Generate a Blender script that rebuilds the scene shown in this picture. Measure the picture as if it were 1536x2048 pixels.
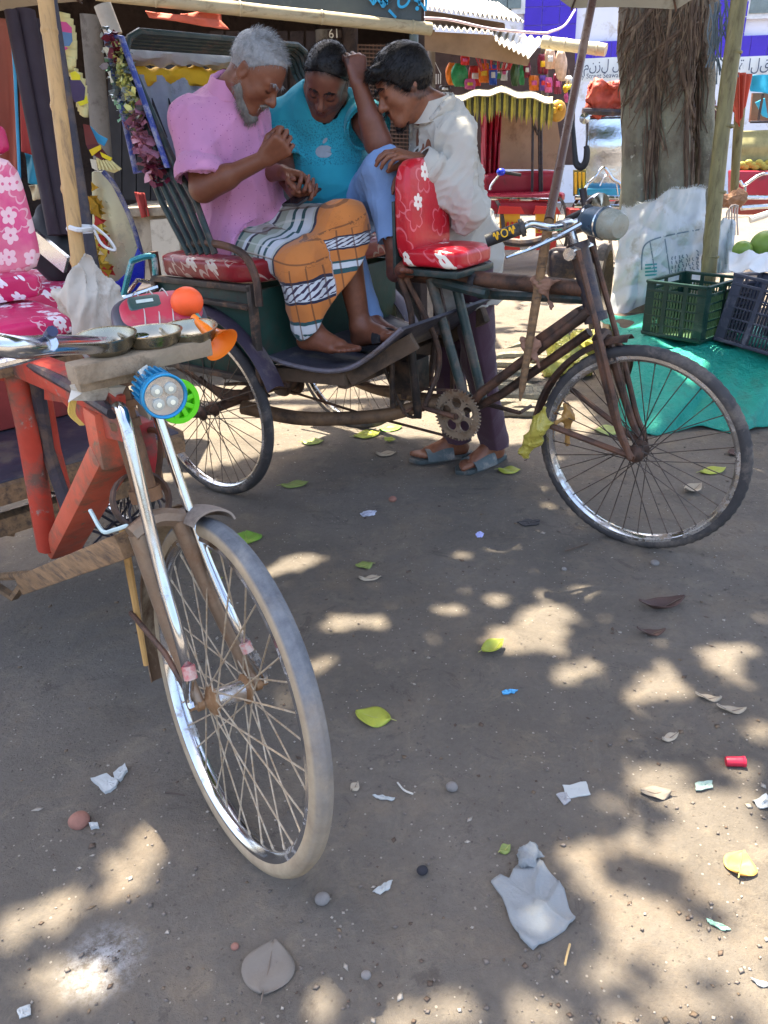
import bpy, bmesh, math, random
import numpy as np
import openvdb
from mathutils import Vector, Matrix

random.seed(7)
rng = np.random.default_rng(7)
SC = bpy.context.scene
for o in list(bpy.data.objects):
    bpy.data.objects.remove(o)

# ------------------------------------------------------------------ camera
FPX, CAMH, PITCH, ROLL = 1536.0, 1.3259, 0.4572, -0.0391
_rt = np.array([1.0, 0, 0])
_fw = np.array([0, math.cos(PITCH), -math.sin(PITCH)])
_dn = np.array([0, -math.sin(PITCH), -math.cos(PITCH)])
_cr, _sr = math.cos(ROLL), math.sin(ROLL)
CX = _cr * _rt - _sr * _dn
CY = _sr * _rt + _cr * _dn
CC = np.array([0, 0, CAMH])
cam_d = bpy.data.cameras.new('camera')
cam = bpy.data.objects.new('camera', cam_d)
SC.collection.objects.link(cam)
cam.matrix_world = Matrix(((CX[0], -CY[0], -_fw[0], CC[0]), (CX[1], -CY[1], -_fw[1], CC[1]),
                           (CX[2], -CY[2], -_fw[2], CC[2]), (0, 0, 0, 1)))
cam_d.sensor_fit = 'VERTICAL'
cam_d.sensor_height = 36.0
cam_d.sensor_width = 27.0
cam_d.lens = 36.0 * FPX / 2048.0
cam_d.clip_start = 0.05
cam_d.clip_end = 500
SC.camera = cam
SC.render.resolution_x, SC.render.resolution_y = 768, 1024

# ------------------------------------------------------------------ sky, sun, exposure
SUN = Vector((-0.15, 0.30, 0.94)).normalized()          # direction towards the sun
W = bpy.data.worlds.new('World')
SC.world = W
W.use_nodes = True
wn, wl = W.node_tree.nodes, W.node_tree.links
bg = wn['Background']
sky = wn.new('ShaderNodeTexSky')
sky.sky_type = 'NISHITA'
sky.sun_disc = False
sky.sun_elevation = math.asin(SUN.z)
sky.sun_rotation = math.atan2(SUN.x, SUN.y)
sky.air_density, sky.dust_density, sky.ozone_density = 1.0, 5.0, 0.6
wl.new(sky.outputs['Color'], bg.inputs['Color'])
bg.inputs['Strength'].default_value = 0.15
sd = bpy.data.lights.new('sun', 'SUN')
sd.energy = 5.0
sd.angle = math.radians(0.55)
sd.color = (1.0, 0.90, 0.71)
sun = bpy.data.objects.new('sun', sd)
SC.collection.objects.link(sun)
sun.rotation_euler = (-SUN).to_track_quat('-Z', 'Y').to_euler()
SC.view_settings.view_transform = 'Standard'
SC.view_settings.look = 'None'
SC.view_settings.exposure = 2.28
SC.view_settings.gamma = 1.0
SC.view_settings.use_curve_mapping = False
SC.cycles.max_bounces = 8
SC.cycles.diffuse_bounces = 4
SC.cycles.glossy_bounces = 3
SC.cycles.transparent_max_bounces = 8
SC.cycles.sample_clamp_indirect = 6.0


# ------------------------------------------------------------------ projection helpers (photo pixel -> place in the world)
def ray(px, py):
    return _fw + (px - 768) / FPX * CX + (py - 1024) / FPX * CY


def PY(px, py, Y):
    r = ray(px, py)
    return Vector(CC + r * (Y / r[1]))


def PG(px, py, z=0.0):
    r = ray(px, py)
    return Vector(CC + r * ((z - CAMH) / r[2]))


class Frame:
    """a vehicle's own frame: u forward, v to its left, z up"""
    def __init__(s, o, hdeg):
        h = math.radians(hdeg)
        s.o = np.array([o[0], o[1], 0.0])
        s.x = np.array([math.cos(h), math.sin(h), 0])
        s.y = np.array([-math.sin(h), math.cos(h), 0])
        s.h = h

    def __call__(s, px, py, v=0.0):
        r = ray(px, py)
        t = ((s.o - CC) @ s.y + v) / (r @ s.y)
        p = CC + r * t - s.o
        return Vector((p @ s.x, p @ s.y, p[2]))

    def pu(s, px, py, u):
        """the pixel's point on the cross plane at u"""
        r = ray(px, py); t = ((s.o - CC) @ s.x + u) / (r @ s.x)
        p = CC + r * t - s.o
        return Vector((p @ s.x, p @ s.y, p[2]))

    def w(s, u, v, z):
        return Vector(s.o + s.x * u + s.y * v + np.array([0, 0, z]))


# ------------------------------------------------------------------ object helpers
COL = SC.collection
LOCAL = set()


def props(o, label=None, cat=None, group=None, kind=None):
    if label: o['label'] = label
    if cat: o['category'] = cat
    if group: o['group'] = group
    if kind: o['kind'] = kind
    return o


def empty(name, loc, label, cat, group=None, rz=0.0, local=False):
    o = bpy.data.objects.new(name, None)
    o.empty_display_size = 0.1
    COL.objects.link(o)
    o.location = loc
    o.rotation_euler = (0, 0, rz)
    if local: LOCAL.add(o.name)
    return props(o, label, cat, group)


def top(o):
    while o.parent: o = o.parent
    return o


def kids(o):
    return [c for c in bpy.data.objects if c.parent == o]


def copy_tree(o, parent=None):
    c = o.copy()
    COL.objects.link(c)
    c.parent = parent
    if parent is None and o.name in LOCAL: LOCAL.add(c.name)
    for ch in KIDS.get(o.name, []):
        copy_tree(ch, c)
        KIDS.setdefault(c.name, [])
    return c


KIDS = {}


def link(o, parent):
    COL.objects.link(o)
    if parent is not None:
        o.parent = parent
        KIDS.setdefault(parent.name, []).append(o)


def mesh_obj(name, V, F, mat, parent=None, smooth=True, sharp=40, uv=None, attrs=None, bev=0, world=None):
    """one mesh object; points are world points unless the thing has its own frame (LOCAL)"""
    V = np.asarray(V, dtype=np.float64).reshape(-1, 3)
    me = bpy.data.meshes.new(name)
    o = bpy.data.objects.new(name, me)
    link(o, parent)
    if parent is not None:
        r = top(parent)
        if r.name not in LOCAL:
            V = V - np.array(r.location)
    else:
        c = V.mean(0) if world is None else np.array(world)
        if world is None: c[2] = V[:, 2].min()
        V = V - c
        o.location = c
    if isinstance(F, np.ndarray) and F.ndim == 2:
        n, k = F.shape
        me.vertices.add(len(V)); me.vertices.foreach_set('co', V.ravel().astype(np.float32))
        me.loops.add(n * k); me.loops.foreach_set('vertex_index', F.ravel().astype(np.int32))
        me.polygons.add(n); me.polygons.foreach_set('loop_start', np.arange(0, n * k, k, dtype=np.int32))
        me.update(calc_edges=True)
    else:
        me.from_pydata([tuple(v) for v in V], [], [tuple(int(i) for i in f) for f in F])
        me.update()
    if bev:
        bm = bmesh.new(); bm.from_mesh(me)
        bmesh.ops.remove_doubles(bm, verts=bm.verts, dist=1e-5)
        ed = [e for e in bm.edges if len(e.link_faces) == 2 and e.calc_face_angle(0) > 0.6]
        bmesh.ops.bevel(bm, geom=ed, offset=bev, segments=2, profile=0.6, affect='EDGES', clamp_overlap=True)
        bm.to_mesh(me); bm.free()
    if smooth:
        me.polygons.foreach_set('use_smooth', np.ones(len(me.polygons), dtype=bool))
        if sharp: me.set_sharp_from_angle(angle=math.radians(sharp))
    if attrs:
        for k, a in attrs.items():
            a = np.asarray(a, dtype=np.float32)
            if a.ndim == 1:
                at = me.attributes.new(k, 'FLOAT', 'POINT'); at.data.foreach_set('value', a)
            elif a.shape[1] == 3:
                at = me.attributes.new(k, 'FLOAT_VECTOR', 'POINT'); at.data.foreach_set('vector', a.ravel())
            else:
                at = me.attributes.new(k, 'FLOAT_COLOR', 'POINT'); at.data.foreach_set('color', a.ravel())
    if mat is not None: me.materials.append(mat)
    return o


def spline(pts, n=6):
    pts = [Vector(p) for p in pts]
    if len(pts) < 3: return pts
    P = [2 * pts[0] - pts[1]] + pts + [2 * pts[-1] - pts[-2]]
    out = []
    for i in range(1, len(P) - 2):
        a, b, c, d = P[i - 1], P[i], P[i + 1], P[i + 2]
        for j in range(n):
            t = j / n
            out.append(0.5 * ((2 * b) + (c - a) * t + (2 * a - 5 * b + 4 * c - d) * t * t + (3 * b - a - 3 * c + d) * t ** 3))
    out.append(pts[-1])
    return out


class MB:
    def __init__(s):
        s.v, s.f = [], []

    def add(s, V, F):
        b = len(s.v)
        s.v.extend([tuple(x) for x in V])
        s.f.extend([tuple(i + b for i in f) for f in F])
        return s

    def box(s, c, size, R=None):
        c = Vector(c); hx, hy, hz = [q / 2 for q in size]
        V = [Vector((x, y, z)) for x in (-hx, hx) for y in (-hy, hy) for z in (-hz, hz)]
        if R is not None: V = [R @ p for p in V]
        return s.add([c + p for p in V], [(0, 1, 3, 2), (4, 6, 7, 5), (0, 4, 5, 1), (2, 3, 7, 6), (0, 2, 6, 4), (1, 5, 7, 3)])

    def bar(s, a, b, w, t, up=(0, 0, 1)):
        """rectangular bar from a to b"""
        a, b = Vector(a), Vector(b); d = b - a
        x = d.normalized(); y = Vector(up).cross(x)
        if y.length < 1e-4: y = Vector((0, 1, 0)).cross(x)
        y.normalize(); z = x.cross(y)
        R = Matrix((x, y, z)).transposed()
        return s.box((a + b) / 2, (d.length, w, t), R)

    def tube(s, pts, r, n=8, sm=0, cap=True):
        pts = [Vector(p) for p in pts]
        k0 = len(pts)
        if sm:
            pts = spline(pts, sm)
        m = len(pts)
        if isinstance(r, (int, float)): rr = [r] * m
        else:
            rr = list(np.interp(np.linspace(0, 1, m), np.linspace(0, 1, len(r)), r))
        T = [(pts[min(i + 1, m - 1)] - pts[max(i - 1, 0)]).normalized() for i in range(m)]
        ref = Vector((0, 0, 1)) if abs(T[0].z) < 0.9 else Vector((1, 0, 0))
        N = (ref - T[0] * ref.dot(T[0])).normalized()
        V = []
        for i in range(m):
            N = (N - T[i] * N.dot(T[i])).normalized()
            B = T[i].cross(N)
            for j in range(n):
                a = 2 * math.pi * j / n
                V.append(pts[i] + (N * math.cos(a) + B * math.sin(a)) * rr[i])
        F = [(i * n + j, i * n + (j + 1) % n, (i + 1) * n + (j + 1) % n, (i + 1) * n + j) for i in range(m - 1) for j in range(n)]
        if cap:
            F += [tuple(range(n - 1, -1, -1)), tuple((m - 1) * n + j for j in range(n))]
        return s.add(V, F)

    def lathe(s, prof, o, axis, n=24, close=False):
        o, ax = Vector(o), Vector(axis).normalized()
        ref = Vector((0, 0, 1)) if abs(ax.z) < 0.9 else Vector((1, 0, 0))
        N = (ref - ax * ref.dot(ax)).normalized(); B = ax.cross(N)
        V = [o + ax * h + (N * math.cos(2 * math.pi * j / n) + B * math.sin(2 * math.pi * j / n)) * max(r, 1e-4) for r, h in prof for j in range(n)]
        m = len(prof)
        F = [(i * n + j, i * n + (j + 1) % n, ((i + 1) % m) * n + (j + 1) % n, ((i + 1) % m) * n + j) for i in range(m if close else m - 1) for j in range(n)]
        return s.add(V, F)

    def sph(s, c, r, nu=12, nv=8, R=None):
        if isinstance(r, (int, float)): r = (r, r, r)
        c = Vector(c); V = []
        for i in range(nv + 1):
            t = math.pi * i / nv
            for j in range(nu):
                a = 2 * math.pi * j / nu
                p = Vector((r[0] * math.sin(t) * math.cos(a), r[1] * math.sin(t) * math.sin(a), r[2] * math.cos(t)))
                V.append(c + (R @ p if R is not None else p))
        return s.add(V, [(i * nu + j, (i + 1) * nu + j, (i + 1) * nu + (j + 1) % nu, i * nu + (j + 1) % nu) for i in range(nv) for j in range(nu)])

    def grid(s, fn, nu, nv, wrap=False):
        V = [fn(i / nu, j / nv) for i in range(nu + 1) for j in range(nv + 1)]
        w = nv + 1
        return s.add(V, [(i * w + j, i * w + j + 1, (i + 1) * w + j + 1, (i + 1) * w + j) for i in range(nu) for j in range(nv)])

    def sheet(s, fn, nu, nv, t=0.003, d=None):
        """a sheet with thickness t along its normals"""
        g = [[Vector(fn(i / nu, j / nv)) for j in range(nv + 1)] for i in range(nu + 1)]
        top_, bot = [], []
        for i in range(nu + 1):
            for j in range(nv + 1):
                du = g[min(i + 1, nu)][j] - g[max(i - 1, 0)][j]
                dv = g[i][min(j + 1, nv)] - g[i][max(j - 1, 0)]
                n = du.cross(dv)
                n = n.normalized() if n.length > 1e-9 else Vector((0, 0, 1))
                top_.append(g[i][j] + n * t / 2); bot.append(g[i][j] - n * t / 2)
        w = nv + 1; k = len(top_)
        F = [(i * w + j, (i + 1) * w + j, (i + 1) * w + j + 1, i * w + j + 1) for i in range(nu) for j in range(nv)]
        F += [tuple(k + q for q in reversed(f)) for f in F]
        rim = [i * w for i in range(nu + 1)] + [nu * w + j for j in range(1, nv + 1)] + [i * w + nv for i in range(nu - 1, -1, -1)] + [j for j in range(nv - 1, 0, -1)]
        for a, b in zip(rim, rim[1:] + rim[:1]):
            F.append((a, k + a, k + b, b))
        return s.add(top_ + bot, F)

    def slab(s, pts, d):
        """a flat polygon given thickness along d"""
        pts = [Vector(p) for p in pts]; d = Vector(d); n = len(pts)
        F = [tuple(range(n)), tuple(range(2 * n - 1, n - 1, -1))] + [(i, n + i, n + (i + 1) % n, (i + 1) % n) for i in range(n)]
        return s.add(pts + [p + d for p in pts], F)

    def build(s, name, mat, parent=None, **k):
        return mesh_obj(name, s.v, s.f, mat, parent, **k)


def pxslab(b, poly, Y, t=.02, dy=1.0):
    """upright flat piece facing the lane: outline from the photo at distance Y, with thickness t"""
    return b.slab([PY(x, y, Y) for x, y in poly], (0, t * dy, 0))


# ------------------------------------------------------------------ materials
def lin(h):
    h = h.lstrip('#')
    c = [int(h[i:i + 2], 16) / 255 for i in (0, 2, 4)]
    return tuple(x / 12.92 if x < 0.04045 else ((x + 0.055) / 1.055) ** 2.4 for x in c)


class NT:
    """small wrapper round a material's node tree"""
    def __init__(s, name):
        s.m = bpy.data.materials.new(name); s.m.use_nodes = True
        s.t = s.m.node_tree; s.b = s.t.nodes['Principled BSDF']

    def n(s, kind, **k):
        nd = s.t.nodes.new('ShaderNode' + kind)
        for a, v in k.items(): setattr(nd, a, v)
        return nd

    def l(s, a, b): s.t.links.new(a, b)

    def val(s, inp, v):
        if hasattr(v, 'is_linked') or isinstance(v, bpy.types.NodeSocket): s.l(v, inp)
        else:
            try: inp.default_value = v
            except Exception: inp.default_value = (*v, 1.0)

    def math(s, op, a, b=0.0, c=None):
        nd = s.n('Math', operation=op); s.val(nd.inputs[0], a); s.val(nd.inputs[1], b)
        if c is not None: s.val(nd.inputs[2], c)
        return nd.outputs[0]

    def mix(s, f, a, b, mode='MIX'):
        nd = s.n('Mix', data_type='RGBA', blend_type=mode)
        s.val(nd.inputs[0], f); s.val(nd.inputs[6], a); s.val(nd.inputs[7], b)
        return nd.outputs[2]

    def noise(s, vec, sc, det=5, rough=0.6, dist=0.0):
        nd = s.n('TexNoise'); s.l(vec, nd.inputs['Vector'])
        nd.inputs['Scale'].default_value = sc; nd.inputs['Detail'].default_value = det
        nd.inputs['Roughness'].default_value = rough; nd.inputs['Distortion'].default_value = dist
        return nd.outputs['Fac']

    def ramp(s, f, lo, hi, a=0.0, b=1.0):
        nd = s.n('MapRange'); nd.clamp = True
        s.l(f, nd.inputs[0])
        for i, v in zip((1, 2, 3, 4), (lo, hi, a, b)): nd.inputs[i].default_value = v
        return nd.outputs[0]

    def obj(s): return s.n('TexCoord').outputs['Object']

    def attr(s, name, out='Vector'):
        nd = s.n('Attribute'); nd.attribute_name = name
        return nd.outputs[out]

    def bump(s, h, strength=0.3, dist=0.01, normal=None):
        nd = s.n('Bump'); s.l(h, nd.inputs['Height'])
        nd.inputs['Strength'].default_value = strength; nd.inputs['Distance'].default_value = dist
        if normal is not None: s.l(normal, nd.inputs['Normal'])
        s.l(nd.outputs[0], s.b.inputs['Normal'])
        return nd.outputs[0]


def mul(c, k): return tuple(min(1.0, x * k) for x in c)


def mk(name, col, rough=0.6, metal=0.0, var=0.18, sc=7.0, dirt=None, da=0.5, ds=5.0, bump=0.15, bs=60.0, bd=0.004,
       spec=0.4, sheen=0.0, trans=0.0, alpha=1.0, coat=0.0, stretch=None, wear=None):
    """general worn surface: colour variation, patches of dirt, fine relief"""
    N = NT(name); b = N.b
    if isinstance(col, str): col = lin(col)
    if isinstance(dirt, str): dirt = lin(dirt)
    v = N.obj()
    if stretch:
        mp = N.n('Mapping'); N.l(v, mp.inputs[0]); mp.inputs['Scale'].default_value = stretch; v = mp.outputs[0]
    f = N.noise(v, sc, 6, 0.65)
    c = N.mix(N.ramp(f, 0.3, 0.7), mul(col, 1 - var), mul(col, 1 + var))
    r = N.ramp(N.noise(v, sc * 2.3, 4), 0.3, 0.7, max(rough - 0.12, 0.03), min(rough + 0.12, 1))
    if dirt is not None:
        d = N.noise(v, ds, 9, 0.72, 0.3)
        k = N.ramp(d, 0.62 - da * 0.3, 0.70 - da * 0.15)
        c = N.mix(k, c, dirt)
        r = N.math('MAXIMUM', r, N.math('MULTIPLY', k, 0.75))
        if metal: 
            b.inputs['Metallic'].default_value = metal
            N.l(N.math('MULTIPLY', N.math('SUBTRACT', 1.0, k), metal), b.inputs['Metallic'])
    if wear is not None:
        c = N.mix(N.ramp(N.noise(v, 23, 8, 0.75), 0.60, 0.66), c, lin(wear) if isinstance(wear, str) else wear)
    N.l(c, b.inputs['Base Color']); N.l(r, b.inputs['Roughness'])
    if dirt is None or not metal: b.inputs['Metallic'].default_value = metal
    b.inputs['Specular IOR Level'].default_value = spec
    b.inputs['Sheen Weight'].default_value = sheen
    b.inputs['Coat Weight'].default_value = coat
    if trans: b.inputs['Transmission Weight'].default_value = trans
    if alpha < 1: b.inputs['Alpha'].default_value = alpha
    if bump: N.bump(N.noise(v, bs, 6, 0.7), bump, bd)
    return N.m


def floral(name, bgc, fg, sc=14.0, axes=('Y', 'Z'), petals=5, fade=None, rough=0.35, keep=0.55, size=0.36, line=None):
    """printed fabric: scattered flowers, with fine outline flowers between"""
    N = NT(name); b = N.b
    sp = N.n('SeparateXYZ'); N.l(N.obj(), sp.inputs[0])
    oth = [q for q in 'XYZ' if q not in axes][0]
    cb = N.n('CombineXYZ')
    for q in (0, 1): N.l(N.math('ADD', sp.outputs[axes[q]], N.math('MULTIPLY', sp.outputs[oth], (.8, .6)[q])), cb.inputs[q])
    def flower(scale, off, keepv, siz, pet, outline=False):
        mp = N.n('Mapping'); N.l(cb.outputs[0], mp.inputs[0])
        mp.inputs['Location'].default_value = off; mp.inputs['Scale'].default_value = (scale,) * 3
        vo = N.n('TexVoronoi', voronoi_dimensions='2D', feature='F1'); vo.inputs['Scale'].default_value = 1.0
        vo.inputs['Randomness'].default_value = 0.65
        N.l(mp.outputs[0], vo.inputs['Vector'])
        su = N.n('VectorMath', operation='SUBTRACT'); N.l(mp.outputs[0], su.inputs[0]); N.l(vo.outputs['Position'], su.inputs[1])
        s2 = N.n('SeparateXYZ'); N.l(su.outputs[0], s2.inputs[0])
        ang = N.math('ARCTAN2', s2.outputs[1], s2.outputs[0])
        sc_ = N.n('SeparateColor'); N.l(vo.outputs['Color'], sc_.inputs[0])
        ang = N.math('ADD', ang, N.math('MULTIPLY', sc_.outputs[0], 6.28))
        pr = N.math('MULTIPLY', N.math('ADD', 0.62, N.math('MULTIPLY', N.math('ABSOLUTE', N.math('COSINE', N.math('MULTIPLY', ang, pet / 2))), 0.38)), siz)
        d = vo.outputs['Distance']
        inside = N.math('LESS_THAN', d, pr)
        if outline:
            inside = N.math('MULTIPLY', inside, N.math('GREATER_THAN', d, N.math('MULTIPLY', pr, 0.84)))
        else:
            inside = N.math('MULTIPLY', inside, N.math('GREATER_THAN', d, siz * 0.17))
        return N.math('MULTIPLY', inside, N.math('LESS_THAN', sc_.outputs[1], keepv))
    f1 = flower(sc, (0.3, 0.1, 0), keep, size, petals)
    c = N.mix(N.ramp(N.noise(N.obj(), 9, 4), 0.3, 0.7), mul(bgc, 0.85), mul(bgc, 1.12))
    if fade: c = N.mix(N.ramp(N.noise(N.obj(), 5, 5), 0.4, 0.62), c, fade)
    f2 = flower(sc * 0.8, (2.3, 5.1, 0), 0.6, 0.46, 5, True)
    c = N.mix(N.math('MULTIPLY', f2, 0.55), c, line or fg)
    c = N.mix(f1, c, fg)
    N.l(c, b.inputs['Base Color']); b.inputs['Roughness'].default_value = rough
    N.bump(N.noise(N.obj(), 45, 4), 0.25, 0.006)
    return N.m


M = {}
DUST = lin('8f8272')
M['rust'] = mk('rusty dark steel', lin('4a3d37'), 0.6, 0.5, 0.3, 14, '6b4a38', 0.6, 9, 0.3, 120)
M['darksteel'] = mk('dark painted steel', lin('34313a'), 0.5, 0.2, 0.3, 12, '5d4b40', 0.45, 8, 0.25, 110)
M['greensteel'] = mk('dark green painted steel', lin('2c3b3a'), 0.42, 0.1, 0.3, 10, '5c5148', 0.4, 9, 0.2, 100)
M['chrome'] = mk('chrome', lin('c3c6cc'), 0.17, 1.0, 0.10, 9, '7d6f60', 0.2, 14, 0.03, 90)
M['chromedirty'] = mk('dusty chrome', lin('c9c9c9'), 0.22, 1.0, 0.1, 9, '8d7a66', 0.42, 11, 0.08, 90)
M['tyre'] = mk('black rubber tyre', lin('3d3b3c'), 0.75, 0, 0.25, 9, '6d645c', 0.45, 7, 0.3, 140)
M['dustytyre'] = mk('dusty rubber tyre', lin('50535a'), 0.85, 0, 0.25, 7, '9a8873', 0.95, 3.2, 0.4, 150)
M['spoke'] = mk('spoke wire', lin('4a4440'), 0.5, 0.6, 0.2, 20, '6a5444', 0.5, 15, 0)
M['dustyspoke'] = mk('dusty spoke wire', lin('b3a591'), 0.55, 0.35, 0.2, 20, '8f7658', 0.6, 25, 0)
M['rubber'] = mk('black rubber', lin('26262a'), 0.6, 0, 0.2, 9, '55504a', 0.25, 6, 0.1, 80)
M['wood'] = mk('weathered timber', lin('8a6c4e'), 0.8, 0, 0.3, 5, '5b4a3c', 0.5, 6, 0.5, 40, 0.006, stretch=(2, 9, 9))
M['paleplank'] = mk('pale old plank', lin('988772'), 0.85, 0, 0.25, 9, '6f604f', 0.45, 10, 0.6, 60, 0.006)
M['red'] = mk('chipped red paint', lin('b3402f'), 0.5, 0, 0.22, 6, '6d5146', 0.42, 6, 0.2, 70, wear='8c8077')
M['salmon'] = mk('faded red paint', lin('c25c43'), 0.55, 0, 0.15, 6, '7a5a48', 0.3, 7, 0.2, 70, wear='6d7560')
M['darkcloth'] = mk('dark stained cloth', lin('4b3a35'), 0.9, 0, 0.3, 9, bump=0.5, bs=300)
M['white'] = mk('white woven plastic', lin('c4c5c6'), 0.6, 0, 0.08, 8, 'a39f92', 0.25, 5, 0.35, 60, sheen=0.1)
M['bamboo'] = mk('bamboo', lin('b08c5a'), 0.55, 0, 0.2, 6, '7c6244', 0.35, 5, 0.15, 50, stretch=(6, 6, 1))
M['greenbamboo'] = mk('old green bamboo', lin('7d7550'), 0.55, 0, 0.25, 6, '5d5238', 0.4, 5, 0.2, 50, stretch=(6, 6, 1))
# ================================================================== ground
def axis_coords(lo, hi, flo, fhi, fine, grow=1.16):
    c = list(np.arange(flo, fhi + 1e-6, fine)); s_ = fine
    while c[-1] < hi: s_ *= grow; c.append(c[-1] + s_)
    s_ = fine
    while c[0] > lo: s_ *= grow; c.insert(0, c[0] - s_)
    return np.array(c)


def vnoise(x, y, f, seed=0):
    """smooth value noise on numpy arrays"""
    r = np.random.default_rng(seed); T = r.random((64, 64))
    X, Y = x * f, y * f; i, j = np.floor(X).astype(int), np.floor(Y).astype(int)
    u, v = X - i, Y - j; u, v = u * u * (3 - 2 * u), v * v * (3 - 2 * v)
    g = lambda a, b: T[a % 64, b % 64]
    return (g(i, j) * (1 - u) + g(i + 1, j) * u) * (1 - v) + (g(i, j + 1) * (1 - u) + g(i + 1, j + 1) * u) * v


def ground_z(x, y):
    return 0.012 * (vnoise(x, y, 1.7, 1) - .5) + .006 * (vnoise(x, y, 6, 2) - .5) + .0035 * (vnoise(x, y, 21, 3) - .5)


gx = axis_coords(-70, 70, -1.6, 2.6, .022); gy = axis_coords(-40, 120, .3, 4.2, .022)
X, Y = np.meshgrid(gx, gy, indexing='ij')
Z = ground_z(X, Y) + 0.0022 * (rng.random(X.shape) - .5) * (np.hypot(X, Y) < 6)
nx, ny = X.shape
idx = np.arange(nx * ny).reshape(nx, ny)
F = np.stack([idx[:-1, :-1], idx[1:, :-1], idx[1:, 1:], idx[:-1, 1:]], -1).reshape(-1, 4)
N = NT('packed dirt ground'); v = N.obj()
c = N.mix(N.ramp(N.noise(v, 1.3, 8, .65), .32, .7), lin('625c55'), lin('7e766d'))
c = N.mix(N.math('MULTIPLY', N.ramp(N.noise(v, 3.1, 8, .7, .4), .5, .72), .55), c, lin('8f7d67'))
c = N.mix(N.math('MULTIPLY', N.ramp(N.noise(v, 2.3, 9, .72, .2), .56, .68), .55), c, lin('4f4841'))
c = N.mix(N.ramp(N.noise(v, 60, 5, .75), .25, .8, 0, .55), c, lin('5a5148'))
c = N.mix(N.math('MULTIPLY', N.ramp(N.noise(v, 9, 10, .8, .6), .52, .70), .5), c, lin('8f8371'))
c = N.mix(N.math('MULTIPLY', N.ramp(N.noise(v, 5, 10, .8, 1.2), .57, .62), .4), c, lin('463f3a'))
vo = N.n('TexVoronoi'); N.l(v, vo.inputs['Vector']); vo.inputs['Scale'].default_value = 90
sp = N.n('SeparateColor'); N.l(vo.outputs['Color'], sp.inputs[0])
speck = N.math('MULTIPLY', N.math('LESS_THAN', vo.outputs['Distance'], .22), N.math('GREATER_THAN', sp.outputs[0], .93))
c = N.mix(N.math('MULTIPLY', speck, .75), c, lin('a39a8e'))
dark = N.math('MULTIPLY', N.math('LESS_THAN', vo.outputs['Distance'], .25), N.math('LESS_THAN', sp.outputs[0], .10))
c = N.mix(N.math('MULTIPLY', dark, .4), c, lin('3f3833'))
# spilled white powder near the front left corner
pc = PG(205, 1925)
su = N.n('VectorMath', operation='DISTANCE'); N.l(v, su.inputs[0]); su.inputs[1].default_value = pc
pw = N.math('MULTIPLY', N.ramp(su.outputs['Value'], .09, .0), N.ramp(N.noise(v, 40, 8, .8), .42, .6))
c = N.mix(N.math('MULTIPLY', pw, .55), c, lin('e6e6e8'))
N.l(c, N.b.inputs['Base Color']); N.b.inputs['Roughness'].default_value = .93; N.b.inputs['Specular IOR Level'].default_value = .25
h = N.math('ADD', N.noise(v, 45, 9, .75), N.math('MULTIPLY', N.noise(v, 160, 5, .7), .5))
h = N.math('ADD', h, N.math('MULTIPLY', speck, .35))
N.bump(h, .8, .014)
g = mesh_obj('ground', np.stack([X, Y, Z], -1).reshape(-1, 3), F, N.m, world=(0, 0, 0))
props(g, 'dusty packed dirt ground of the market lane', None, kind='structure')

# ================================================================== tall banyan overhead: its crown makes the dappled shade
def spot(cx, cy, rx, ry):
    """a gap of the leaf roof: where its sun patch lands on the ground"""
    c_ = PG(cx, cy); a = PG(cx + rx, cy); b_ = PG(cx, cy - ry)
    return c_.x, c_.y, abs(a.x - c_.x), abs(b_.y - c_.y)
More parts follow.
